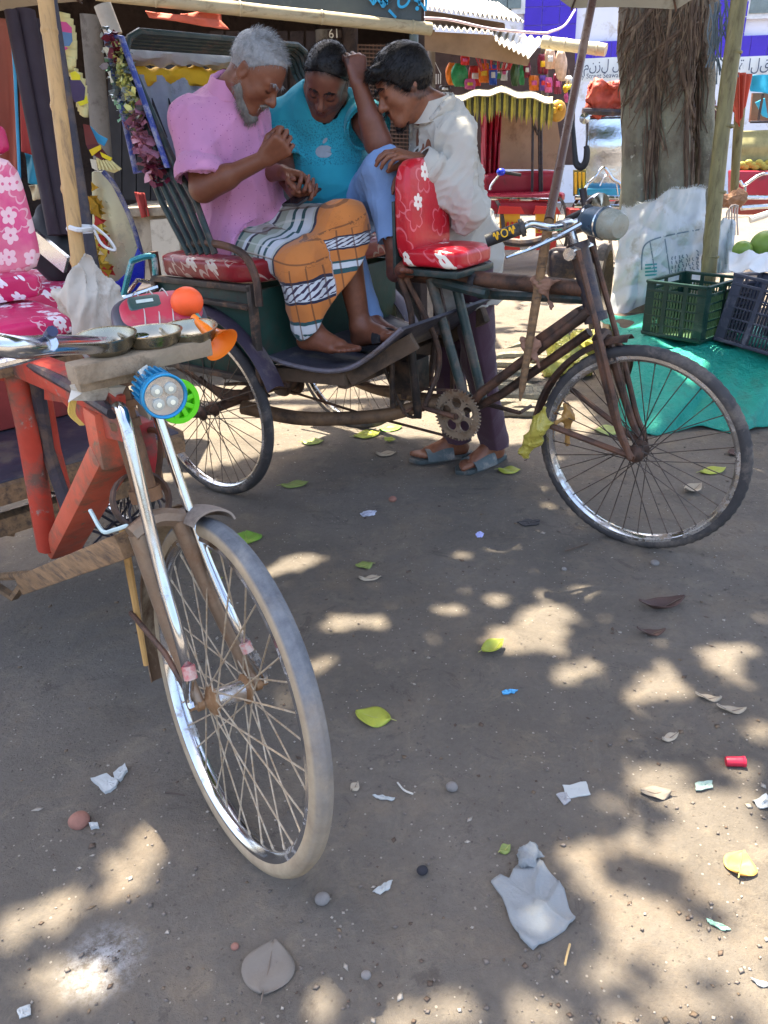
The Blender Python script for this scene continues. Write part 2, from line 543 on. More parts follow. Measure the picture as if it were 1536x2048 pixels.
# ================================================================== wheels
def wheel(root, c, fwd, axis, mats, R=0.3555, tr=0.0205, hubw=0.055, nsp=36, lugs=False, name='wheel', label=None):
    c, ax, fw_ = Vector(c), Vector(axis).normalized(), Vector(fwd).normalized()
    up = ax.cross(fw_).normalized()
    if up.z < 0: up = -up
    tm, rm, sm_, hm = mats
    rc = R - tr
    prof = [(rc + tr * math.cos(a) * (1 + (.035 * math.cos(a * 9) if name == 'front_wheel' and math.cos(a) > .2 else 0)), tr * 0.95 * math.sin(a)) for a in np.linspace(0, 2 * math.pi, 47 if name == 'front_wheel' else 15)[:-1]]
    n = 144 if lugs else 96
    b = MB().lathe(prof, c, ax, n, close=True)
    if lugs:
        for i in range(len(prof)):
            if prof[i][0] > rc + tr * 0.55:
                for j in range(n):
                    q = (j + (1 if prof[i][1] > 0 else 0)) % 2
                    p = Vector(b.v[i * n + j]); d = p - c; d -= ax * d.dot(ax)
                    b.v[i * n + j] = tuple(p + d.normalized() * (0.0016 if q else -0.0016))
    w = b.build(name, tm, root, sharp=60)
    if label: w['label'] = label
    ri = rc - tr * 0.75
    prof = [(ri + .006, -.017), (ri - .004, -.018), (ri - .013, -.010), (ri - .016, 0), (ri - .013, .010), (ri - .004, .018), (ri + .006, .017), (ri + .002, .012), (ri - .004, 0), (ri + .002, -.012)]
    MB().lathe(prof, c, ax, 80, close=True).build('rim', rm, w, sharp=35)
    h = hubw / 2
    prof = [(.004, -h - .045), (.006, -h - .045), (.006, -h - .03), (.011, -h - .03), (.011, -h - .018), (.006, -h - .016), (.012, -h - .01), (.030, -h), (.031, -h + .004), (.018, -h + .010),
            (.015, 0), (.018, h - .010), (.031, h - .004), (.030, h), (.012, h + .01), (.006, h + .016), (.011, h + .018), (.011, h + .03), (.006, h + .03), (.006, h + .045), (.004, h + .045)]
    MB().lathe(prof, c, ax, 20).build('hub', hm, w, sharp=30)
    me = None
    for i in range(nsp):
        side = 1 if i % 2 else -1
        a1 = 2 * math.pi * (i + 0.5) / nsp
        a0 = a1 + (0.9 if (i // 2) % 2 else -0.9)
        p0 = c + (fw_ * math.cos(a0) + up * math.sin(a0)) * 0.027 + ax * side * h
        p1 = c + (fw_ * math.cos(a1) + up * math.sin(a1)) * (ri - .012)
        d = p1 - p0
        if me is None:
            so = MB().tube([(0, 0, 0), (0, 0, d.length * 0.955), (0, 0, d.length * 0.96), (0, 0, d.length)], [.0018, .0018, .0026, .0026], 5).build('spoke', sm_, w)
            me = so.data
        else:
            so = bpy.data.objects.new('spoke', me); link(so, w)
        so.location = p0; so.rotation_mode = 'QUATERNION'
        so.rotation_quaternion = Vector((0, 0, 1)).rotation_difference(d)
    return w


def bows(b, pts_r, wid, r):
    """one U-shaped hood bow: side profile on the right side mirrored to the left with a rounded crossbar"""
    pr = [Vector(p) for p in pts_r]
    t = pr[-1]
    rad = 0.07
    path = pr[:-1] + [t - Vector((0, 0, rad)), t + Vector((0, rad * .35, -rad * .3)), t + Vector((0, rad, 0))]
    pl = [Vector((p.x, wid - p.y, p.z)) for p in reversed(path)]
    b.tube(path + pl, r, 8)


# ================================================================== the dark rickshaw the three men are on
k2 = Frame((-.409, 3.316), -37.5)
R2 = empty('cycle_rickshaw', k2.o, 'dark passenger cycle rickshaw with red flowered driver seat, three men gathered on it', 'rickshaw', 'cycle rickshaws standing in the market', math.radians(-37.5), True)
dk = [M['tyre'], M['chromedirty'], M['spoke'], M['rust']]
st2 = math.radians(-1.7)
wheel(R2, (1.583, 0, .3555), (math.cos(st2), math.sin(st2), 0), (-math.sin(st2), math.cos(st2), .05), dk, lugs=True)
wheel(R2, (0, -.459, .3555), (1, 0, 0), (0, 1, 0), dk, hubw=.07)
wheel(R2, (0, .459, .3555), (1, 0, 0), (0, 1, 0), dk, hubw=.07)
# frame
b = MB()
ht, hb = Vector((1.318, 0, 1.0)), Vector((1.402, 0, .765))
b.tube([ht, hb], .030, 14); b.tube([ht, ht + (hb - ht) * .08], .036, 14); b.tube([hb - (hb - ht) * .1, hb], .038, 14)
b.build('head_tube', M['darksteel'], R2)
b = MB(); b.tube([(.62, 0, .858), (.97, 0, .865), (1.362, 0, .862)], .027, 10)
b.build('top_tube', M['rust'], R2)
b = MB(); b.tube([(.80, -.03, .852), (1.02, -.034, .825)], .019, 8); b.tube([(.95, .03, .81), (1.37, .0, .832)], .018, 8)
b.build('lower_top_tube', M['greensteel'], R2)
MB().lathe([(.031, -.012), (.034, 0), (.031, .012)], (.955, -.008, .855), (1, 0, 0), 14).build('strap', M['rubber'], R2)
b = MB(); b.tube([(1.385, -.028, .80), (1.0, -.028, .47), (.945, -.02, .40)], .017, 10); b.tube([(1.37, .03, .72), (1.05, .03, .455), (.955, .02, .395)], .016, 10)
b.build('down_tube', M['rust'], R2)
b = MB(); b.bar((1.36, 0, .79), (1.20, 0, .665), .07, .05); b.build('gusset', M['rust'], R2, bev=.008)
b = MB()
b.tube([(.79, -.035, .86), (.945, -.035, .42)], .018, 10); b.tube([(.845, .035, .86), (.975, .035, .42)], .018, 10)
b.build('seat_tube', M['greensteel'], R2)
b = MB(); b.tube([(.93, -.035, .47), (.885, -.04, .60)], .009, 6); b.tube([(.93, -.035, .47), (.95, .0, .43)], .012, 6); b.build('clamp', M['chromedirty'], R2)
b = MB()
for v in (-.10, .10):
    b.tube([(.70, v, .885), (.74, v * .8, .70), (.70, v * .9, .42)], .012, 8, 5)
    b.tube([(.72, v, .885), (.83, v * .4, .60), (.80, v, .40)], .010, 8, 5)
b.build('rear_strut', M['rust'], R2)
b = MB(); b.tube([(.03, -.30, .33), (.30, -.22, .305), (.62, -.12, .345), (.80, -.06, .405), (.94, -.05, .40)], [.03, .03, .027, .024, .022], 10, 6)
b.tube([(.03, .30, .33), (.35, .22, .31), (.80, .06, .385), (.94, .04, .40)], .022, 10, 6)
b.build('chain_stay', mk('brown painted stay', lin('7b6047'), .6, .1, .25, 8, '4d3d31', .45, 7, .25, 80), R2)
# chain ring with teeth and holes
b = MB(); nt = 44; cr = Vector((.938, -.085, .392)); th_ = .004
def ringpt(r, a): return cr + Vector((r * math.cos(a), 0, r * math.sin(a)))
outer = []
for i in range(nt):
    for q, rr in ((0, .089), (.3, .089), (.45, .0975), (.75, .0975)):
        outer.append((rr, 2 * math.pi * (i + q) / nt))
no = len(outer)
V = [ringpt(r, a) - Vector((0, th_, 0)) for r, a in outer] + [ringpt(.066, a) - Vector((0, th_, 0)) for r, a in outer]
V += [v + Vector((0, 2 * th_, 0)) for v in V]
F = []
for i in range(no):
    j = (i + 1) % no
    F += [(i, no + i, no + j, j), (2 * no + i, 2 * no + j, 3 * no + j, 3 * no + i), (i, j, 2 * no + j, 2 * no + i), (no + i, 3 * no + i, 3 * no + j, no + j)]
b.add(V, F)
for k in range(5):
    a = 2 * math.pi * k / 5 + .4
    b.lathe([(.021, -th_), (.029, -th_), (.029, th_), (.021, th_)], ringpt(.047, a), (0, 1, 0), 18, close=True)
    b.bar(ringpt(.018, a + .63), ringpt(.070, a + .63), .012, .007, (0, 1, 0))
b.lathe([(.0, -.012), (.026, -.012), (.028, .0), (.026, .012), (0, .012)], cr, (0, 1, 0), 20)
b.build('chain_ring', mk('rusty chain ring', lin('8b7a67'), .55, .5, .2, 14, '6b5038', .5, 11, .2, 120), R2, sharp=30)
b = MB(); c1 = cr + Vector((0, -.02, 0)); e1 = c1 + Vector((-.165, 0, .012)); c2 = cr + Vector((0, .17, 0)); e2 = c2 + Vector((.165, 0, -.012))
b.tube([c1, e1], [.011, .008], 8); b.tube([c2, e2], [.011, .008], 8); b.tube([cr, c2], .013, 8); b.tube([c1, cr], .012, 8)
b.build('crank', M['rust'], R2)
for e, s_ in ((e1, -1), (e2, 1)):
    MB().tube([e, e + Vector((0, s_ * .09, 0))], .007, 8).build('pedal_axle', M['rust'], R2)
b = MB()
for dz in (.092, -.092):
    b.tube([cr + Vector((0, 0, dz)), (.5, -.04, .36 + dz * .7), (.02, 0, .3555 + dz * .45)], .006, 6)
b.build('chain', M['rust'], R2)
# rear axle, sprocket, springs
b = MB(); b.tube([(0, -.459, .3555), (0, .459, .3555)], .020, 10); b.build('rear_axle', M['rust'], R2)
b = MB(); b.lathe([(.0, -.05), (.05, -.05), (.058, -.03), (.045, -.02), (.045, .03), (.07, .035), (.07, .042), (.0, .045)], (0, 0, .3555), (0, 1, 0), 24); b.build('sprocket', M['rust'], R2, sharp=30)
for v in (-.36, .36):
    b = MB()
    for q in range(5):
        L = .36 - q * .055
        b.tube([(-L, v, .44 + q * -.0105 + .05), (0, v, .44 + q * -.0105 - .025), (L, v, .44 + q * -.0105 + .05)], .008, 6, 6)
    b.build('leaf_spring', M['rust'], R2)
# fork, stays, stem
def forkset(root, hub, crown, w, rmain, mat_main, mat_stay, topz):
    f = MB()
    for s_ in (-1, 1):
        h = hub + Vector((0, s_ * .062, 0)); cw = crown + Vector((0, s_ * w, 0))
        d = h - cw
        f.tube([cw, cw + d * .45 + Vector((-.012, 0, 0)), cw + d * .8 + Vector((-.012, 0, -.006)), h], [rmain, rmain * .95, rmain * .8, rmain * .62], 8, 6)
    f.tube([crown + Vector((0, -w, 0)), crown + Vector((0, 0, .012)), crown + Vector((0, w, 0))], rmain * 1.15, 8, 5)
    f.build('fork', mat_main, root)
    f = MB()
    for s_ in (-1, 1):
        h = hub + Vector((0, s_ * .078, 0)); t_ = topz + Vector((0, s_ * .055, 0)); d = h - t_
        f.tube([t_, t_ + d * .55, t_ + d * .84 + Vector((-.006, 0, 0)), t_ + d * .93 + Vector((.002, 0, 0)), h], [.0098, .0098, .0098, .0095, .008], 8, 5)
    f.build('fork_stay', mat_stay, root)
hub2 = Vector((1.583, 0, .3555))
forkset(R2, hub2, Vector((1.425, 0, .715)), .042, .0155, M['rust'], M['rust'], Vector((1.345, 0, .985)))
b = MB(); b.tube([hub2 + Vector((0, -.055, 0)), hub2 + Vector((-.34, -.075, .07))], .011, 8); b.tube([hub2 + Vector((0, .055, 0)), hub2 + Vector((-.30, .075, .16))], .010, 8); b.build('fender_stay', M['rust'], R2)
b = MB()
def fend(a0, a1, Rf, wid, c):
    return lambda i, j: Vector(c) + Vector(((Rf - abs(j - .5) ** 2 * .07) * math.cos(a0 + (a1 - a0) * i), (j - .5) * wid, (Rf - abs(j - .5) ** 2 * .07) * math.sin(a0 + (a1 - a0) * i)))
b.sheet(fend(math.radians(100), math.radians(185), .385, .062, hub2), 24, 6, .003); b.build('front_mudguard', M['rust'], R2)
b = MB(); b.tube([(1.29, 0, 1.045), (1.34, 0, .93)], .013, 10); b.tube([(1.27, -.035, 1.05), (1.27, .035, 1.05)], .018, 10); b.tube([(1.325, -.075, .975), (1.325, .075, .975)], .02, 8); b.build('stem', M['chromedirty'], R2)
b = MB()
gr = k2(1040, 457, -.24); ge = k2(972, 482, -.29); mid = k2(1095, 455, -.13)
b.tube([(1.275, 0, 1.05), (1.275, -.05, 1.05), mid, k2(1062, 448, -.19), gr], .0115, 10, 6)
def mir(p): return Vector((p.x, -p.y, p.z))
b.tube([(1.275, 0, 1.05), (1.275, .05, 1.05), mir(mid), mir(k2(1062, 448, -.19)), mir(gr)], .0115, 10, 6)
b.build('handlebar', M['chrome'], R2)
for q, fn in (('a', lambda p: p), ('b', mir)):
    b = MB(); b.tube([fn(gr + (gr - ge) * .15), fn(gr), fn(ge)], .0185, 14); b.tube([fn(gr + (gr - ge) * .12), fn(gr)], .026, 14)
    g = b.build('grip', M['rubber'], R2, sharp=30)
    if q == 'a':
        # raised yellow squiggle on the near grip
        d = (ge - gr).normalized(); nrm = Vector((.3, -.9, .25)); nrm = (nrm - d * nrm.dot(d)).normalized(); bi = d.cross(nrm)
        b = MB()
        for t0, kind in ((.22, 0), (.45, 1), (.68, 0)):
            pts = []
            for i in range(17):
                a = i / 16 * 2 * math.pi
                L = (ge - gr).length
                x = t0 * L + (.016 * (i / 16 - .5) if kind == 0 else .009 * math.cos(a))
                y = .011 * math.sin(a * (1.5 if kind == 0 else 1))
                an = y / .0185
                pts.append(gr + d * x + (nrm * math.cos(an) + bi * math.sin(an)) * .0187)
            b.tube(pts, .0022, 5)
        b.build('grip_pattern', mk('yellow print', lin('e0ab1c'), .5), g)
b = MB(); b.tube([k2(1160, 448, -.05), k2(1110, 475, -.13), k2(1060, 498, -.2), k2(1012, 515, -.26)], [.009, .008, .007, .005], 8, 5); b.build('brake_lever', M['chrome'], R2)
b = MB(); b.tube([(1.35, .02, 1.03), (1.37, .03, 1.06), k2(1225, 475, .02)], .007, 6, 5); b.build('lamp_bracket', M['chrome'], R2)
la, lb = k2(1163, 438, .06), k2(1238, 452, -.01)
d = lb - la; L = d.length
b = MB(); b.lathe([(.0, 0), (.018, 0.002), (.026, .012), (.036, .03), (.043, .05), (.044, L * .62), (.047, L * .63), (.047, L * .70)], la, d, 24)
lamp = b.build('headlamp', mk('blue grey lamp shell', lin('40586b'), .35, .3, .15, 9, '8a8478', .2, 8, .1), R2, sharp=35)
b = MB(); b.lathe([(.046, L * .66), (.046, L * .8), (.043, L * .97), (.034, L * 1.04), (.0, L * 1.07)], la, d, 24); b.build('lens', mk('cloudy plastic lens', lin('8f9186'), .3, 0, .15, 14, '8d8878', .3, 9, .2, 70), lamp)
b = MB(); b.lathe([(.048, L * .60), (.051, L * .62), (.048, L * .64)], la, d, 20); b.build('lamp_ring', M['chrome'], lamp)
# driver seat
FL_RED = floral('red flowered vinyl', lin('c0182a'), lin('efe6d8'), 11.5, ('Y', 'Z'), 6, None, .3, .42, .30, lin('e77b86'))
FL_RED2 = floral('red flowered vinyl top', lin('c0182a'), lin('efe6d8'), 11.5, ('X', 'Y'), 6, None, .28, .3, .26, lin('e77b86'))
def cushion(x0, x1, y0, y1, z0, z1, puff=.012, rnd=.028, n=14):
    b = MB(); cx, cy, cz = (x0 + x1) / 2, (y0 + y1) / 2, (z0 + z1) / 2
    hx, hy, hz = (x1 - x0) / 2, (y1 - y0) / 2, (z1 - z0) / 2
    V, F = [], []
    p = 3.6
    nu, nv = 40, 20
    for i in range(nv + 1):
        t = math.pi * (i / nv - .5)
        for j in range(nu):
            a = 2 * math.pi * j / nu
            d = Vector((math.cos(t) * math.cos(a), math.cos(t) * math.sin(a), math.sin(t)))
            e = Vector((d.x / hx, d.y / hy, d.z / hz))
            s_ = (abs(e.x) ** p + abs(e.y) ** p + abs(e.z) ** p) ** (-1 / p)
            V.append(Vector((cx, cy, cz)) + d * s_)
    F = [(i * nu + j, i * nu + (j + 1) % nu, (i + 1) * nu + (j + 1) % nu, (i + 1) * nu + j) for i in range(nv) for j in range(nu)]
    return b.add(V, F)
def superbox(c, h, p=5, nu=48, nv=24, R=None, fn=None):
    """rounded block built on a cube-sphere like grid: even quads"""
    V, F = [], []; m = 10
    b = MB()
    for ax in range(3):
        for sg in (-1, 1):
            base = len(V)
            for i in range(m + 1):
                for j in range(m + 1):
                    q = [0, 0, 0]; q[ax] = sg; q[(ax + 1) % 3] = math.tan((2 * i / m - 1) * math.pi / 4); q[(ax + 2) % 3] = math.tan((2 * j / m - 1) * math.pi / 4)
                    s_ = (sum(abs(x) ** p for x in q)) ** (-1 / p)
                    v = Vector((q[0] * s_ * h[0], q[1] * s_ * h[1], q[2] * s_ * h[2]))
                    if fn: v = fn(v)
                    if R is not None: v = R @ v
                    V.append(Vector(c) + v)
            w = m + 1
            for i in range(m):
                for j in range(m):
                    f = (base + i * w + j, base + (i + 1) * w + j, base + (i + 1) * w + j + 1, base + i * w + j + 1)
                    F.append(f if sg > 0 else f[::-1])
    return b.add(V, F)
sb = superbox((.838, 0, .935), (.118, .135, .032), 6, fn=lambda v: v + Vector((0, 0, .008 * (1 - (v.x / .118) ** 2)))).build('seat', FL_RED2, R2, sharp=0)
Rb = Matrix.Rotation(math.radians(-2), 3, 'Y')
bk = superbox((.738, 0, 1.085), (.030, .132, .165), 5, R=Rb, fn=lambda v: Vector((v.x * (1.25 - .25 * (v.z / .165)), v.y * (1 - .10 * max(0, v.z / .165) ** 3), v.z))).build('backrest', FL_RED, R2, sharp=0)
b = MB(); b.box((.825, 0, .893), (.26, .25, .022)); b.box((.700, 0, 1.0), (.013, .25, .24)); b.build('seat_frame', M['greensteel'], R2, bev=.004)
# passenger seat, box, footboard
VINR = floral('red passenger vinyl', lin('8f1420'), lin('c5b3a5'), 9, ('X', 'Y'), 6, lin('6d1a22'), .35, .2, .25)
superbox((.06, 0, .905), (.27, .46, .045), 8).build('passenger_seat', VINR, R2, sharp=0)
superbox((-.15, .08, 1.06), (.035, .34, .13), 7, R=Matrix.Rotation(math.radians(-12), 3, 'Y')).build('passenger_backrest', mk('black vinyl', lin('2c2427'), .5), R2, sharp=0)
b = MB(); b.box((.04, -.435, .68), (.50, .014, .32)); b.box((.29, 0, .70), (.014, .86, .28)); b.box((-.21, 0, .70), (.014, .86, .28)); b.box((.04, .435, .68), (.50, .014, .32)); b.build('seat_box', mk('green painted sheet', lin('1d4038'), .5, 0, .3, 5, '3c3530', .5, 5, .2, 60), R2, bev=.003)
b = MB()
for u0, u1, z0, z1 in ((-.22, .32, .855, .855), (-.22, .32, .52, .52), (-.22, -.22, .52, .855), (.31, .31, .50, .87)):
    b.bar((u0, -.447, z0), (u1, -.447, z1), .022, .03, (0, 1, 0))
b.bar((-.20, -.447, .80), (.30, -.447, .79), .016, .05, (0, 1, 0))
b.build('box_rail', mk('worn dark rail', lin('443d38'), .6, .2, .3, 11, '7a5b46', .4, 9, .3, 90), R2, bev=.003)
b = MB(); b.tube([(.02, -.455, .99), (.15, -.455, 1.0), (.29, -.455, .975), (.345, -.455, .90), (.35, -.455, .80)], .014, 8, 6); b.build('armrest', M['rust'], R2); b = MB(); b.tube([(.02, .455, .99), (.15, .455, 1.0), (.29, .455, .975), (.345, .455, .90), (.35, .455, .80)], .014, 8, 6); b.build('armrest', M['rust'], R2)
fbp = [(.28, .60), (.40, .578), (.55, .572), (.66, .595), (.76, .66), (.86, .745)]
fbs = spline([Vector((u, 0, z)) for u, z in fbp], 5)
def fb(i, j):
    k = i * (len(fbs) - 1); a = int(min(k, len(fbs) - 2)); p = fbs[a].lerp(fbs[a + 1], k - a)
    return Vector((p.x, (j - .5) * (.78 - .16 * i), p.z))
b = MB(); b.sheet(fb, 26, 8, .010); b.build('footboard', mk('dark rubber mat', lin('3b3a44'), .55, 0, .25, 6, '6c655f', .35, 6, .25, 50), R2)
b = MB(); b.tube([fb(i / 20, 0) + Vector((0, -.004, 0)) for i in range(21)], .009, 8); b.tube([fb(i / 20, 1) for i in range(21)], .009, 8); b.build('footboard_edge', mk('grey edge strip', lin('6f6a72'), .5, .2, .2, 8, '57493f', .4, 8), R2)
b = MB(); b.bar((.10, -.36, .515), (.62, -.32, .545), .04, .05); b.bar((.62, -.31, .545), (.86, -.24, .69), .03, .06); b.bar((.10, .36, .515), (.62, .32, .545), .04, .05); b.bar((.62, .31, .545), (.86, .24, .69), .03, .06); b.bar((.60, -.33, .53), (.60, .33, .53), .04, .05); b.build('footboard_frame', mk('brown timber frame', lin('5d4a3a'), .75, 0, .3, 7, '3c322b', .5, 7, .4, 60), R2, bev=.004)
b = MB(); b.box((.70, -.04, .50), (.09, .12, .13)); b.tube([(.70, -.16, .62), (.70, -.16, .40)], .012, 8); b.tube([(.80, -.18, .68), (.80, -.14, .38)], .016, 8); b.tube([(.66, -.18, .60), (.72, -.12, .38), (.80, -.12, .37)], .008, 6, 4); b.build('drive_box', mk('oily steel box', lin('2f2a28'), .5, .3, .3, 9, '5c4636', .5, 8, .2, 80), R2, bev=.006)
b = MB()
for s_ in (-1, 1):
    b.sheet(lambda i, j, s_=s_: Vector((.0 + .425 * math.cos(math.radians(150 - 128 * i)), s_ * (.459 + (j - .5) * .085), .3555 + .425 * math.sin(math.radians(150 - 128 * i)) - abs(j - .5) ** 2 * .04)), 26, 4, .004)
b.build('rear_mudguard', mk('dark violet fender', lin('423947'), .45, .1, .25, 7, '6b615c', .35, 7, .15, 70), R2)
b = MB()
for i in range(6):
    b.tube([(.06, -.405 , .60 - i * .028), (.20, -.405, .62 - i * .028), (.30, -.405, .59 - i * .028)], .007, 6, 4)
b.tube([(.14, -.40, .70), (.20, -.40, .42)], .009, 6)
b.build('spring_hanger', M['rust'], R2)
# folded hood: five U bows swept back, decorated wing, rolled cloth
hm = M['greensteel']
for i in range(5):
    b = MB()
    dz = i * .035
    bows(b, [k2(430 - 13 * i, 508, -.46), k2(392 - 17 * i, 405, -.462), k2(352 - 14 * i, 335, -.466), k2(302 - 8 * i, 220, -.47), k2(244 - 7 * i, 60 + 7 * i, -.47)], 0, .0120)
    b.build('hood_bow', hm, R2)
BLUE = mk('blue painted wing frame', lin('34489a'), .4, 0, .3, 9, '9da2b5', .5, 26, .15, 90)
w0, w1, w2, w3 = k2(212, 72, -.49), k2(243, 75, -.49), k2(335, 335, -.49), k2(272, 345, -.49)
b = MB(); b.tube([w0, w1, w2, w3, w0], .0105, 8); wing = b.build('wing_frame', BLUE, R2)
GAR = [mk('silvery garland foil', lin('a3b3b8'), .3, .5, .3, 18), mk('green garland foil', lin('7fae8d'), .35, .4, .3, 18), mk('yellow garland foil', lin('c9cd86'), .35, .4, .3, 18), mk('pink plastic film', lin('b67d90'), .3, .1, .3, 12), mk('dark red ribbon', lin('6d2237'), .4, .1, .3, 12)]
def foil(cen, ext, n, size, mat, name, parent):
    b = MB(); cen = [Vector(c) for c in cen]
    for i in range(n):
        t = random.random() * (len(cen) - 1); a = int(min(t, len(cen) - 2)); p = cen[a].lerp(cen[a + 1], t - a)
        p = p + Vector([random.gauss(0, e) for e in ext])
        R = Matrix.Rotation(random.random() * 6.3, 3, Vector((random.gauss(0, 1), random.gauss(0, 1), random.gauss(0, 1))).normalized())
        s_ = size * random.uniform(.5, 1.3)
        q = [R @ Vector(v) * s_ + p for v in ((-1, -.5, 0), (0, -.6, .3), (1, -.4, 0), (1.1, .5, .2), (0, .6, -.2), (-1, .5, .15))]
        b.add(q, [(0, 1, 4, 5), (1, 2, 3, 4)])
    return b.build(name, mat, parent, sharp=0)
mida, midb = (w0 + w1) / 2, (w2 + w3) / 2
foil([w0, w0.lerp(w3, .5)], (.012, .012, .02), 130, .013, GAR[0], 'garland', wing)
foil([w0.lerp(w3, .15), w0.lerp(w3, .6)], (.008, .01, .02), 80, .010, GAR[1], 'garland', wing)
foil([mida.lerp(midb, .15), mida.lerp(midb, .6)], (.014, .012, .03), 220, .013, GAR[2], 'garland', wing)
foil([mida.lerp(midb, .1), mida.lerp(midb, .6)], (.02, .012, .03), 110, .014, GAR[0], 'garland', wing)
foil([mida.lerp(midb, .6), mida.lerp(midb, .92)], (.02, .012, .03), 110, .022, GAR[3], 'plastic_film', wing)
foil([mida, mida.lerp(midb, .12)], (.012, .012, .02), 50, .013, GAR[4], 'ribbon', wing)
foil([midb, midb + Vector((.05, 0, -.01))], (.025, .012, .02), 60, .013, GAR[4], 'ribbon', wing)
yc = mk('yellow cloth', lin('c99c1a'), .75, 0, .12, 6, '9a7a30', .2, 5, .35, 40)
hz = 1.60
def roll(u, z, r, tw, ph):
    b = MB(); pts = [Vector((u + .01 * math.sin(v * 7), v, z - .02 * (1 - (v / .44) ** 2) + .006 * math.sin(v * 16 + ph))) for v in np.linspace(-.30, .44, 40)]
    b.tube(pts, [r * (.9 + .16 * math.sin(i * 1.3 + ph)) for i in range(40)], 14)
    for i in range(len(b.v)):
        p = Vector(b.v[i]); a = i % 14
        k_ = 1 + .16 * math.sin(a / 14 * 2 * math.pi * 3 + p.y * tw)
        c_ = Vector((u, p.y, z)); b.v[i] = tuple(c_ + (p - c_) * k_)
    return b
roll(-.42, 1.575, .042, 22, 1).build('rolled_cloth', yc, R2)
roll(-.39, 1.645, .032, 17, 2).build('rolled_sheet', mk('grey plastic sheet', lin('a5a19c'), .45, 0, .15, 7, bump=.4, bs=30, bd=.01), R2)
# cloth with black spear motifs hanging from the folded hood
hc = mk('grey hood cloth', lin('8d929f'), .8, 0, .2, 6, '5f6068', .3, 6, .3, 40)
b = MB(); b.sheet(lambda i, j: Vector((-.40 + .10 * i + .012 * math.sin(j * 40 + i * 3), -.26 + .68 * j, 1.56 - .50 * i)), 10, 60, .005)
hcl = b.build('hood_cloth', hc, R2)
b = MB()
for q in range(8):
    v = -.22 + q * .08; w_ = .024
    pts = [(0, .0), (.5, w_), (.52, w_ * .45), (1, w_ * .6), (1, -w_ * .6), (.52, -w_ * .45), (.5, -w_)]
    b.slab([Vector((-.40 + .10 * (.16 + .55 * a) + .022, v + c_, 1.56 - .50 * (.16 + .55 * a))) for a, c_ in pts], (.006, 0, .001))
b.build('spear_motif', mk('black motif cloth', lin('1e1d26'), .8), hcl)
b = MB()
for v in (-.43, .43): MB().bar((-.23, v, .5), (-.23, v, .95), .03, .03).build('rear_post', M['rust'], R2)

# ================================================================== the red rickshaw in front
k1 = Frame((-1.364, 2.382), -50)
R1 = empty('cycle_rickshaw', k1.o, 'red framed cycle rickshaw in front with chrome fork stays and pink flowered seat', 'rickshaw', 'cycle rickshaws standing in the market', math.radians(-50), True)
st = math.radians(-4.4); ln = .111
h1 = k1.o * 0; fc = Frame((0, 0), -50)
p = Vector((-.3477, 1.1722, 0)) - Vector(k1.o)
fu, fv = p @ Vector(k1.x), p @ Vector(k1.y)
n0 = Vector((-math.sin(st), math.cos(st), 0)); up1 = Vector((0, 0, math.cos(ln))) + n0 * math.sin(ln); nn = n0 * math.cos(ln) - Vector((0, 0, 1)) * math.sin(ln)
hub1 = Vector((fu, fv, 0)) + up1 * .3555
N = NT('dusty grey blue tyre'); v_ = N.obj()
di = N.n('VectorMath', operation='DISTANCE'); N.l(v_, di.inputs[0]); di.inputs[1].default_value = hub1
tan = N.mix(N.ramp(N.noise(v_, 16, 6, .7), .3, .7), lin('8b7a66'), lin('a8987f'))
blu = N.mix(N.ramp(N.noise(v_, 22, 7, .75), .3, .7), lin('50545c'), lin('777a7e'))
sz = N.n('SeparateXYZ'); N.l(v_, sz.inputs[0])
k_ = N.math('MULTIPLY', N.ramp(di.outputs['Value'], .3425, .3475), N.ramp(N.math('ADD', sz.outputs[2], N.math('MULTIPLY', N.math('SUBTRACT', N.noise(v_, 9, 6, .7), .5), .6)), .18, .62))
N.l(N.mix(k_, tan, blu), N.b.inputs['Base Color']); N.b.inputs['Roughness'].default_value = .85; N.b.inputs['Specular IOR Level'].default_value = .25
N.bump(N.noise(v_, 150, 6, .7), .4, .004); TY1 = N.m
ds = [TY1, M['chrome'], M['dustyspoke'], mk('rusty hub', lin('8d6a4a'), .6, .4, .25, 20, 'a08a70', .4, 20, .2, 120)]
wheel(R1, hub1, (math.cos(st), math.sin(st), 0), nn, ds, tr=.0215, hubw=.075, name='front_wheel')
MB().lathe([(.012, -.030), (.0195, -.028), (.0195, .028), (.012, .030)], hub1, nn, 20).build('hub_sleeve', M['chromedirty'], R1, sharp=30)
wheel(R1, (0, .46, .3555), (1, 0, 0), (0, 1, 0), dk, hubw=.07)
wheel(R1, (0, -.46, .3555), (1, 0, 0), (0, 1, 0), dk, hubw=.07)
# chrome fork stays measured on the photo: near (left in view) and far
S = lambda px, py, v: k1(px, py, v)
hl = hub1 - nn * .078; hr = hub1 + nn * .078
cr1 = S(240, 800, -.03)
b = MB(); b.tube([S(236, 815, -.045), S(252, 850, -.05), S(318, 1130, -.062), S(372, 1320, -.07), hl + Vector((-.004, 0, .03)), hl], [.0105, .0105, .0105, .0105, .010, .008], 12, 4)
b.build('fork_stay', M['chrome'], R1)
b = MB(); b.tube([S(300, 790, .055), S(322, 850, .06), S(400, 1080, .068), S(478, 1260, .075), hr + Vector((-.004, 0, .03)), hr], [.0098, .0098, .0098, .0098, .0095, .008], 12, 4)
b.build('fork_stay', M['chrome'], R1)
rp = mk('red reflective tape', lin('b5404a'), .45, 0, .2, 20, 'b9a59a', .75, 45)
b = MB(); b.tube([S(376, 1332, -.071), S(382, 1358, -.0735)], .0116, 12); b.build('tape_band', rp, R1)
b = MB(); b.tube([S(489, 1286, .0755), S(497, 1304, .077)], .0112, 12); b.build('tape_band', rp, R1)
b = MB()
